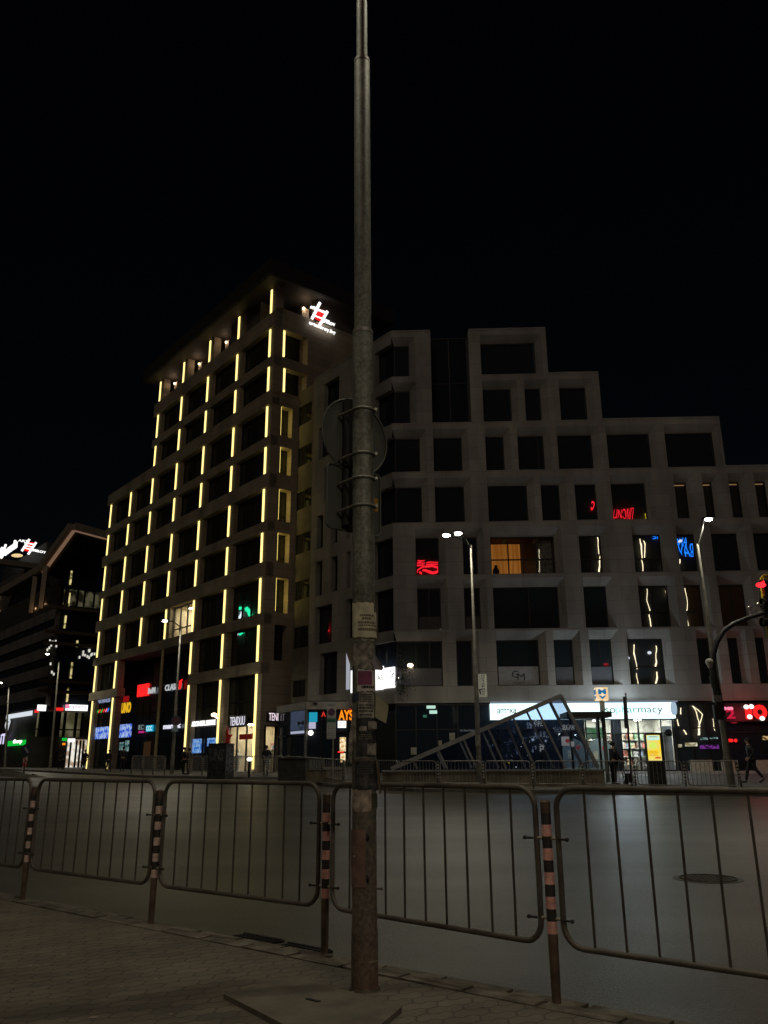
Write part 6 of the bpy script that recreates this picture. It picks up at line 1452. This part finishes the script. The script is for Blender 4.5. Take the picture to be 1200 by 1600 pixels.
# advertising pillar with a lit screen
b = on_plaza(1027, 38.4); PAD = Plane((b.x, b.y), (math.cos(R(-6)), math.sin(R(-6))), (math.sin(R(-6)), -math.cos(R(-6))))
ad = thing('advertising_pillar', b, 'black advertising pillar with a lit yellow poster before the pharmacy', 'advertising pillar')
a0, zt_ = PAD.px(1008, 1145.5); a1, zb_ = PAD.px(1041.5, 1214); zb_ = HPV(38.4)
mb = MB(); mb.box(PAD, a0, a1, -.35, 0, zb_, zt_); mb.build('case', mat('black case', (.018, .02, .02), .4, var=.2), ad)
s0, zt2 = PAD.px(1009.5, 1148.5); s1, zb2 = PAD.px(1034.5, 1189.5)
mb = MB(); mb.box(PAD, s0, s1, .004, .02, zb2, zt2); scr = mb.build('lit_screen', glow('yellow poster light', (1.0, .72, .03), .95, (1.6, (.85, .78, .28))), ad)
hS = zt2 - zb2; wS = s1 - s0
mb = MB(); mb.box(PAD, s0 + .02, s1 - .02, .021, .024, zt2 - .2 * hS, zt2 - .02); mb.build('poster_top', glow('pale poster light', (.65, .95, .8), .9), scr)
mb = MB(); mb.text('vitamin', PAD.P(s0 + .16 * wS, .026, zt2 - .085 * hS), PAD.u * (.66 * wS), V((0, 0, .04 * hS)), bold=.02); mb.build('lettering', mat('green ink', (.05, .25, .12), .6), scr)
mb = MB(); mb.sphere(PAD.P(s0 + .5 * wS, .02, zb2 + .60 * hS), .20, (1.1, .1, .75)); mb.build('fruit', glow('lime poster light', (.75, .95, .15), .9), scr)
mb = MB()
for k in range(4): mb.box(PAD, s0 + .12 * wS, s0 + (.80 - .1 * (k % 2)) * wS, .021, .024, zb2 + (.22 + .05 * k) * hS, zb2 + (.235 + .05 * k) * hS)
mb.box(PAD, s0 + .52 * wS, s0 + .92 * wS, .021, .026, zb2 + .10 * hS, zb2 + .17 * hS)
mb.build('print', glow('orange poster print', (.9, .16, .02), .8), scr)
c = PAD.P(lerp(a0, a1, .5), .004, zb_ + .42); mb = MB(); mb.tube([c + V((math.cos(R(t)) * .13, 0, math.sin(R(t)) * .13)) for t in range(0, 360, 20)], .012, 6, closed=True); mb.build('emblem', mat('grey emblem', (.09, .09, .09), .5), ad)
# slim leaning pole with a blade flag
b = on_plaza(986, 36.6); t = at(977.5, 1083, 36.6); sp = thing('slim_pole', b, 'slim leaning pole with a narrow dark blade sign beside the pharmacy', 'pole')
mb = MB(); mb.tube([b - V((0, 0, .1)), t], [.05, .035], 8); mb.build('pole', M_DARKM, sp)
mb = MB(); q0 = b.lerp(t, .62); mb.beam(q0 + V((-.07, 0, 0)), t + V((-.05, 0, -.15)), .16, .04, (0, 1, 0)); mb.build('blade_sign', mat('dark blade', (.035, .035, .05), .5), sp)
# low post lamps
for k, (x, y, Yd, lb) in enumerate(((389, 1186.5, 47.5, 'dark post with a small bright lamp beside the utility cabinet'), (459, 1188.5, 46.0, 'dark post with a small bright lamp before the corner shop'))):
    b = on_plaza(x, Yd); h_ = at(x, y, Yd); q = thing('post_lamp', b, lb, 'lamp', 'small post lamps')
    mb = MB(); mb.tube([b, V((b.x, b.y, h_.z - .08))], .07, 10); mb.build('post', M_DARKM, q)
    mb = MB(); mb.sphere(V((b.x, b.y, h_.z)), .10, (1.4, 1, .9)); mb.build('lamp', glow('small lamp light', (1, .97, .88), 5), q)
# dark stair parapet by the corner shop
p0, p1 = on_plaza(434.5, 45.2), on_plaza(477, 44.6); mb = MB(); pl = Plane((p0.x, p0.y), (p1 - p0)[:2], (0, -1)); d_ = (p1 - p0).normalized(); pl.n = V((d_.y, -d_.x, 0))
mb.box(pl, 0, (p1 - p0).length, -2.2, 0, HPV(45) - .2, EYE + ray(455, 1186).z * 45); mb.box(pl, -.05, (p1 - p0).length + .05, -2.25, .05, EYE + ray(455, 1186).z * 45 + .003, EYE + ray(455, 1186).z * 45 + .06)
tag(mb.build('stair_parapet', mat('dark parapet', (.05, .047, .04), .8, var=.3, scale=3), org=p0), 'dark parapet block at the metro stairs before the corner shop', 'parapet')
p0, p1 = on_plaza(478.5, 43.4), on_plaza(537, 42.6); pl = Plane((p0.x, p0.y), (p1 - p0)[:2], (0, -1)); d_ = (p1 - p0).normalized(); pl.n = V((d_.y, -d_.x, 0)); zt_ = EYE + ray(508, 1203.5).z * 43
mb = MB(); mb.box(pl, 0, (p1 - p0).length, -.3, 0, HPV(43) - .2, zt_); mb.box(pl, -.02, (p1 - p0).length + .02, -.33, .03, zt_ + .003, zt_ + .05)
tag(mb.build('low_wall', M_CONC, org=p0), 'low stained concrete wall beneath the parking sign', 'wall')
# works on the road at the left
b = ground(37, 1209); ws = thing('hazard_board', b, 'red and white striped hazard board under a round blue arrow sign at far left', 'traffic sign')
Yw = b.y; PH = Plane((b.x, b.y), (1, 0), (0, -1)); A_ = lambda x, y, n=0: PH.P(PH.px(x, y, n)[0], n, PH.px(x, y, n)[1])
mb = MB(); mb.prism([A_(34, 1206), A_(40.5, 1199), A_(43, 1182), A_(36.5, 1184)], V((0, .04, 0))); brd = mb.build('board', mat('pale board', (.75, .62, .58), .6, var=.2), ws)
mb = MB(); mb.prism([A_(36, 1190, .01), A_(42, 1195, .01), A_(41, 1199, .01), A_(35, 1197, .01)], V((0, -.01, 0))); mb.prism([A_(36.5, 1184.5, .01), A_(39, 1184, .01), A_(42, 1190, .01), A_(41.7, 1193, .01)], V((0, -.01, 0))); mb.build('red_stripe', mat('dim red stripe', (.5, .08, .08), .6), brd)
mb = MB(); mb.tube([b, A_(41, 1172, -.05)], .05, 8); mb.build('post', M_DARKM, ws)
c = A_(41, 1171, .03); mb = MB(); mb.tube([c, c + V((0, -.03, 0))], abs(A_(49.5, 1171).x - A_(33, 1171).x) / 2, 20); dsc = mb.build('disc', mat('navy sign', (.025, .035, .07), .5), ws)
mb = MB(); mb.beam(A_(39, 1168, .07), A_(44, 1176, .07), .14, .01, (0, 1, 0)); mb.build('arrow', mat('pale arrow', (.4, .42, .45), .5), dsc)
for k, (x, y, w_, h_) in enumerate(((8, 1212, 1.9, .42), (30, 1213.5, 1.5, .26), (50, 1214.5, 1.1, .2))):
    c = ground(x, y); vs = []; fs = []; rng = random.Random(k); R_, C_ = 7, 18
    for i in range(R_ + 1):
        for j in range(C_):
            an = 2 * math.pi * j / C_; rr_ = w_ * i / R_ * rng.uniform(.9, 1.1); vs.append(c + V((rr_ * math.cos(an), rr_ * .6 * math.sin(an), h_ * (1 - (i / R_) ** 1.4) * rng.uniform(.75, 1.2) - .03)))
    for i in range(R_):
        for j in range(C_): fs.append([i * C_ + j, (i + 1) * C_ + j, (i + 1) * C_ + (j + 1) % C_, i * C_ + (j + 1) % C_])
    mb = MB(); mb.add(vs, fs, True); tag(mb.build('rubble_heap', mat('rubble', (.11, .10, .085), .95, var=.4, scale=4, bump=.6, bscale=6), org=c), 'low rubble heap on the road at far left, ' + ('the largest one at the edge', 'the middle one', 'the smallest one')[k], 'rubble', 'rubble heaps on the road')

# ------------------------------------------------------------------ people
def person(p, face, hgt, pose, coat, legs, label, skin=(.35, .22, .15), hair=(.02, .016, .013), group=None):
    """one skinned body in a pose, clothes and hair as children"""
    p = V(p); s = hgt / 1.75; f = V((math.sin(face), math.cos(face), 0)); r = V((f.y, -f.x, 0)); Z = V((0, 0, 1))
    J = lambda x, y, z: p + (r * x + f * y + Z * z) * s
    st = pose.get('stride', 0.0); hip, chest = J(0, 0, .93), J(0, .01 + pose.get('lean', 0) * .5, 1.30)
    neck = J(0, .01 + pose.get('lean', 0), 1.47); ln = pose.get('lean', 0)
    verts = {'hip': (hip, .135), 'waist': (J(0, .005, 1.08), .125), 'chest': (chest, .145), 'neck0': (neck, .075), 'neck1': (J(0, .02 + ln, 1.53), .055), 'chin': (J(0, .045 + ln * 1.1, 1.585), .068), 'head': (J(0, .025 + ln * 1.1, 1.66), .088), 'top': (J(0, .015 + ln * 1.1, 1.715), .06)}
    edges = [('hip', 'waist'), ('waist', 'chest'), ('chest', 'neck0'), ('neck0', 'neck1'), ('neck1', 'chin'), ('chin', 'head'), ('head', 'top')]
    hands = {}
    for sd, sx in (('l', -1), ('r', 1)):
        k = st * sx
        kn = J(sx * .10, k * .55 + (.06 if k < 0 else .02), .50); an = J(sx * .10, k * (1.15 if k < 0 else .95), .09 + (.10 if k < -.1 else 0))
        toe = J(sx * .115, k * (1.15 if k < 0 else .95) + .15, .035 + (.0 if k >= -.1 else -.0))
        verts.update({sd + 'th': (J(sx * .095, 0, .85), .095), sd + 'kn': (kn, .062), sd + 'ca': (kn.lerp(an, .35) - f * .015 * s, .062), sd + 'an': (an, .042), sd + 'to': (toe, .036)})
        edges += [('hip', sd + 'th'), (sd + 'th', sd + 'kn'), (sd + 'kn', sd + 'ca'), (sd + 'ca', sd + 'an'), (sd + 'an', sd + 'to')]
        arm = pose.get('arm' + sd, 'down'); sh = J(sx * .185, ln, 1.42)
        if arm == 'down': el, wr = J(sx * .245, -.02 - k * .4 + ln * .5, 1.13), J(sx * .25, .06 - k * .9 + ln * .5, .88)
        elif arm == 'pocket': el, wr = J(sx * .29, -.07, 1.15), J(sx * .19, .10, .98)
        elif arm == 'phone': el, wr = J(sx * .24, .04, 1.14), J(sx * .12, .28, 1.25)
        else: el, wr = J(sx * .23, .14, 1.14), J(sx * .20, .40, 1.02)
        hd = wr + (wr - el).normalized() * .085 * s
        verts.update({sd + 'sh': (sh, .062), sd + 'el': (el, .043), sd + 'wr': (wr, .028), sd + 'ha': (hd, .030)})
        edges += [('chest', sd + 'sh'), (sd + 'sh', sd + 'el'), (sd + 'el', sd + 'wr'), (sd + 'wr', sd + 'ha')]
        hands[sd] = (wr, hd, el)
    q = thing('person', p, label, 'person', group)
    def skin_mesh(names, grow, nm, m_, parent):
        nm_i = {n: i for i, n in enumerate(names)}
        me = bpy.data.meshes.new('tmp'); me.from_pydata([verts[n][0] - ORG[q] for n in names], [(nm_i[a], nm_i[b]) for a, b in edges if a in nm_i and b in nm_i], [])
        ob = bpy.data.objects.new('tmp', me); COL.objects.link(ob)
        mo = ob.modifiers.new('s', 'SKIN'); mo.use_smooth_shade = True
        for n, i in nm_i.items():
            v = me.skin_vertices[0].data[i]; rr = (verts[n][1] + grow) * s; v.radius = (rr, rr); v.use_root = (i == 0)
        ob.modifiers.new('u', 'SUBSURF').levels = 1
        dg = bpy.context.evaluated_depsgraph_get(); m2 = bpy.data.meshes.new_from_object(ob.evaluated_get(dg))
        bpy.data.objects.remove(ob); bpy.data.meshes.remove(me); m2.name = nm
        return m2
    names = list(verts); names.remove('hip'); names = ['hip'] + names
    m2 = skin_mesh(names, 0, 'body', None, q)
    bm = bmesh.new(); bm.from_mesh(m2)
    # fingers, nose and ears grow out of the same mesh
    mb = MB()
    for sd, (wr, hd, el) in hands.items():
        d = (hd - wr).normalized(); sx = -1 if sd == 'l' else 1; side = f if abs(d.dot(f)) < .7 else Z; side = (side - d * side.dot(d)).normalized(); pal = d.cross(side)
        for k in range(4):
            b_ = hd - d * .01 * s + side * (.018 * (1.5 - k)) * s; ln_ = (.062, .072, .068, .052)[k] * s
            mb.tube([b_, b_ + d * ln_ * .5 + pal * .006 * s, b_ + d * ln_ * .85 + pal * .02 * s * sx, b_ + d * ln_ + pal * .03 * s * sx], [.0085 * s, .008 * s, .007 * s, .005 * s], 5)
        b_ = wr + d * .03 * s + side * .028 * s; mb.tube([b_, b_ + side * .02 * s + d * .03 * s, b_ + side * .022 * s + d * .06 * s], [.011 * s, .009 * s, .006 * s], 5)
    hc = verts['head'][0]
    mb.tube([hc + f * .078 * s + Z * .01 * s, hc + f * .108 * s - Z * .03 * s, hc + f * .08 * s - Z * .04 * s], [.012 * s, .016 * s, .01 * s], 6)
    for sx in (-1, 1): mb.sphere(hc + r * (.088 * sx) * s - Z * .015 * s, .022 * s, (.5, .8, 1.3), 8)
    k0 = len(bm.verts); vs = [bm.verts.new(v - ORG[q]) for v in mb.v]
    for fc in mb.f:
        try: bm.faces.new([vs[i] for i in fc])
        except Exception: pass
    bm.to_mesh(m2); bm.free()
    for pl_ in m2.polygons: pl_.use_smooth = True
    m2.materials.append(mat('skin %.2f' % skin[0], skin, .6, var=.08)); body = bpy.data.objects.new('body', m2); COL.objects.link(body); body.parent = q; ORG[body] = ORG[q]
    def child(nm, names, grow, m_):
        m3 = skin_mesh(names, grow, nm, m_, q); m3.materials.append(m_)
        for pl_ in m3.polygons: pl_.use_smooth = True
        o = bpy.data.objects.new(nm, m3); COL.objects.link(o); o.parent = q; ORG[o] = ORG[q]; return o
    child('jacket', ['chest', 'waist', 'hip', 'neck0', 'lsh', 'rsh', 'lel', 'rel', 'lwr', 'rwr'], .022, coat)
    child('trousers', ['hip', 'lth', 'rth', 'lkn', 'rkn', 'lca', 'rca', 'lan', 'ran'], .014, legs)
    mb = MB()
    for sd in 'lr': a, t = verts[sd + 'an'][0], verts[sd + 'to'][0]; mb.tube([a + (a - t).normalized() * .05 * s - Z * .035 * s, a - Z * .03 * s, t, t + (t - a).normalized() * .04 * s], [.035 * s, .048 * s, .045 * s, .02 * s], 8)
    mb.build('shoes', mat('dark shoes', (.02, .02, .02), .6), q)
    mb = MB(); mb.sphere(hc + Z * .030 * s - f * .022 * s, .105 * s, (1, 1.02, .95), 14); mb.build('hair', mat('hair %.3f' % hair[0], hair, .8, var=.3), q)
    return q
M_C1 = mat('black jacket', (.012, .012, .014), .8, var=.3); M_C2 = mat('dark grey coat', (.025, .025, .028), .85, var=.3); M_C3 = mat('dark brown coat', (.03, .022, .017), .85, var=.3)
M_J1 = mat('dark trousers', (.012, .012, .016), .85, var=.3)
def pp(x, y): 
    q = ground(x, y, .13); return q
def hp(x, y, yt):
    q = pp(x, y); return q, (EYE + ray(x, yt).z * q.y) - q.z
def place(x, y, Yd, yt):
    q = on_plaza(x, Yd); return q, EYE + ray(x, yt).z * Yd - q.z
q, h = place(415, 1213, 50.5, 1165); person(q, R(-10), h, {'arml': 'pocket', 'armr': 'pocket'}, M_C1, M_J1, 'person in a black jacket standing before the lit shop right of the tower corner')
q, h = place(1177, 1217, 40.6, 1153.5); person(q, R(-80), h, {'stride': .30, 'lean': .04, 'arml': 'pocket', 'armr': 'pocket'}, M_C1, M_J1, 'person in dark clothes walking left before the red lit shop')
q, h = place(130.5, 1206, 72, 1172); person(q, R(-60), h, {'armr': 'pocket'}, M_C1, M_J1, 'person standing in front of the first yellow light strip at far left')
q, h = place(96.5, 1204.5, 77, 1174); person(q, R(30), h, {'armr': 'pocket'}, M_C2, M_J1, 'person in a dark coat left of the bright far shop door, nearer one')
q, h = place(91.5, 1204.5, 80, 1177); person(q, R(-50), h, {'arml': 'pocket'}, M_C3, M_J1, 'person in a brown coat left of the bright far shop door, farther one')
q, h = place(286, 1203, 53.5, 1168); person(q, R(60), h, {'armr': 'phone'}, M_C1, M_J1, 'person in black at the third light strip, left of a pair')
q, h = place(294, 1203, 53.8, 1169.5); person(q, R(-70), h, {'arml': 'pocket', 'armr': 'pocket'}, M_C3, M_J1, 'person in a brown coat at the third light strip, right of a pair')
q, h = place(168, 1203, 63.5, 1172); person(q, R(10), h, {'stride': .16}, M_C1, M_J1, 'person in black walking past the second light strip')
q, h = place(190, 1201, 66, 1167); person(q, R(-20), h, {'arml': 'pocket'}, M_C2, M_J1, 'person in a dark coat before the teal posters of the tower entrance')
q, h = place(959, 1214, 39.2, 1159.5); pq = q; person(q, R(75), h, {'arml': 'reach', 'armr': 'reach', 'lean': .05}, M_C1, M_J1, 'person in black pushing a trolley at the pharmacy')
# trolley
c = q + V((.62, .12, 0)); tr = thing('trolley', c, 'dark handcart pushed by the person at the pharmacy', 'trolley')
mb = MB(); mb.tube([c + V((-.22, 0, .95)), c + V((-.1, 0, .6)), c + V((-.02, 0, .12)), c + V((.32, 0, .10))], .018, 8); mb.tube([c + V((-.22, .4, .95)), c + V((-.1, .4, .6)), c + V((-.02, .4, .12)), c + V((.32, .4, .10))], .018, 8); mb.tube([c + V((-.22, 0, .95)), c + V((-.22, .4, .95))], .018, 8)
for k in range(4): mb.tube([c + V((.0 + .1 * k, 0, .11)), c + V((.0 + .1 * k, .4, .11))], .012, 6)
mb.build('frame', M_DARKM, tr)
for y in (0, .4): mb = MB(); mb.tube([c + V((.0, y - .02, .08)), c + V((.0, y + .02, .08))], .08, 14); mb.build('wheel', M_BLACK, tr)
mb = MB(); mb.abox(c.x + .0, c.x + .3, c.y + .03, c.y + .37, c.z + .13, c.z + .5); mb.build('bag', M_C2, tr)

# ------------------------------------------------------------------ across the street, behind the camera: what the windows mirror
street_lamp((4.6, -5.5, 0), (4.6, -5.5, 9.0), [(3.6, -4.0, 9.2)], 'street lamp on the near pavement behind the camera', r0=.09, power=620, col=(1.0, .91, .68))
street_lamp((-13.5, -3.5, 0), (-13.5, -3.5, 9.0), [(-12.5, -2.0, 9.2)], 'street lamp on the near pavement farther left, outside the picture', r0=.09, power=430, col=(1.0, .91, .68))
OY = -28.0
opp = thing('opposite_building', (0, OY - 6, 0), 'dark office front across the street behind the camera with neon signs', 'building')
mb = MB(); mb.abox(-60, 95, OY - 12, OY - .3, -.2, 52); mb.build('wall', mat('opposite wall', (.06, .055, .05), .8, scale=.5), opp)
def refl(x, y, pl, n):
    u_, z = pl.px(x, y, n); P = pl.P(u_, n, z); d = P - CAM; nn = pl.n; r = d - nn * (2 * d.dot(nn)); return P, r.normalized()
def RO(x, y, pl=PC, n=-DP - .08):
    P, r = refl(x, y, pl, n); return P + r * ((OY - P.y) / r.y)
E_W = glow('neon warm white', (1.0, .86, .55), 22); E_R = glow('neon red', (1.0, .015, .03), 15); E_B = glow('neon blue', (.01, .20, 1.0), 18); E_Y = glow('neon yellow', (1, .75, .05), 10); E_G = glow('neon green', (.02, .9, .4), 12); E_C = glow('neon cool white', (.8, .9, 1.0), 11)
def rstrip(pts, wd, m_, nm='neon_tube', pl=PC, n=-DP - .08):
    mb = MB(); mb.tube([RO(x, y, pl, n) for x, y in pts], wd / 2, 6); return mb.build(nm, m_, opp)
def rtext(body, x0, x1, yb, yt, m_, pl=PC, n=-DP - .08, bold=.03):
    mb = MB(); o0 = RO(x0, yb, pl, n); mb.text(body, o0, RO(x1, yb, pl, n) - o0, RO(x0, yt, pl, n) - o0, (0, .1, 0), bold=bold); return mb.build('neon_sign', m_, opp)
for pts in ([(1002, 843), (1004, 872)], [(1007, 845), (1008, 870)], [(1003, 876), (1006, 893)], [(1035, 884), (1036, 893)], [(1060, 873), (1060, 893)], [(842.5, 858), (843, 894)], [(932, 838), (935, 866)], [(937, 870), (938, 892)],
            [(1012, 919), (1012, 940), (1016, 957)], [(1015, 961), (1018, 980)], [(1070, 918), (1074, 938), (1073, 957)], [(1070, 962), (1071, 980)], [(1075, 962), (1077, 980)], [(1039, 918), (1040, 932)],
            [(991, 1006), (991, 1030), (994, 1046)], [(993, 1051), (998, 1071)], [(1024, 1007), (1025, 1046)], [(1026, 1051), (1027, 1071)]):
    rstrip(pts, .13, E_W)
for x, y in ((1013.5, 1019), (981, 1028), (921, 1051), (1064, 847)): mb = MB(); mb.sphere(RO(x, y), .28, (1.3, .6, 1)); mb.build('lamp', E_C, opp)
rtext('ЛИСИЦА', 992, 953, 812, 796, E_R, bold=-.01); rtext('C', 930, 924, 795, 783, E_R); rstrip([(1007, 803), (1009, 811)], .5, E_Y)
rtext('BAVT', 1083, 1054, 868, 852, E_B, bold=-.01); rtext('ANO', 1074, 1055, 855, 842, E_B, bold=-.01); rtext('BE', 1031, 1018, 840, 834.5, E_B, bold=-.01)
for ya, xa, xb in ((875.5, 652, 666), (877, 654, 660), (880.5, 651, 667), (880.5, 669, 686), (884, 651, 666), (884, 669, 685)): rstrip([(xa, ya), (xb, ya + .4)], .22, E_R)
rstrip([(652, 897), (655, 891), (662, 888), (675, 887), (683, 889), (684, 893), (676, 895), (664, 893.5)], .35, E_R); rstrip([(658, 896), (663, 898)], .3, E_R)
for k in range(15):
    x = random.choice([771, 777, 785, 792, 797, 803, 812, 818, 826, 830, 838]) + random.uniform(-3, 3); y = random.uniform(1154, 1202); mb = MB(); mb.sphere(RO(x, y, PK, 0), .06, (1, .5, 1)); mb.build('shop_lamp', E_C if k % 5 else E_Y, opp)
for x, y in ((874, 1147), (899, 1148.5)): mb = MB(); mb.sphere(RO(x, y, PK, 0), .11); mb.build('shop_lamp', glow('bright shop lamp', (.9, .95, 1), 22), opp)
E_F = glow('shop lettering', (.85, .92, 1), 4)
rtext('24/7', 848, 834, 1135, 1125, E_F, PK, 0, .02); rtext('WALKER', 898, 878, 1140.5, 1132.5, E_F, PK, 0, .02); rtext('tj', 850.5, 843, 1175, 1162, E_F, PK, 0, .03); rtext('the new', 858, 826, 1152.5, 1149, glow('dim shop lettering', (.6, .75, 1), 3), PK, 0, .0)
rstrip([(1084, 1101), (1089, 1125), (1091, 1133)], .12, E_W, n=-.2); rstrip([(1084, 1101), (1095.5, 1116), (1091, 1133)], .12, E_W, n=-.2); rstrip([(1091, 1134), (1092.5, 1152)], .2, E_W, n=-.2); rstrip([(1114, 1122), (1117, 1143)], .10, E_W, n=-.2); rstrip([(1064.5, 1107), (1066, 1118)], .12, E_W, n=-.2); rstrip([(1061, 1122), (1063, 1134)], .14, E_W, n=-.2); rstrip([(1069, 1141), (1074, 1149)], .14, E_W, n=-.2)
# building across the side street, outside the picture at the left: green and red signs mirrored by the tower
SXX = -50.0
sdb = thing('side_street_building', (SXX - 6, 72, .6), 'dark building across the side street, outside the picture at the left', 'building')
mb = MB(); mb.abox(SXX - 12, SXX - .4, 58, 84, .3, 34); mb.build('wall', MATS['opposite wall'], sdb)
def RS(x, y, pl, n):
    P, r = refl(x, y, pl, n); return P + r * ((SXX - P.x) / r.x)
for pts, m_, wd in (([(368, 952), (374, 949), (380, 951)], E_G, .4), ([(386, 950), (391, 963)], E_G, .4), ([(389, 952), (392, 962)], E_G, .3), ([(368, 966), (370, 956)], E_C, .3), ([(373, 967), (377, 956)], E_C, .35), ([(378, 964), (379, 955)], E_C, .3), ([(374, 991), (380, 988)], E_G, .4), ([(367, 990), (371, 990)], E_C, .5)):
    mb = MB(); mb.tube([RS(x, y, TA, -.42) for x, y in pts], wd / 2, 6); mb.build('neon_tube', m_, sdb)
mb = MB(); mb.tube([RS(x, y, PD, -.4) for x, y in ((504, 977), (509, 979), (510, 984), (505, 986))], .3, 6); mb.build('neon_tube', E_R, sdb)
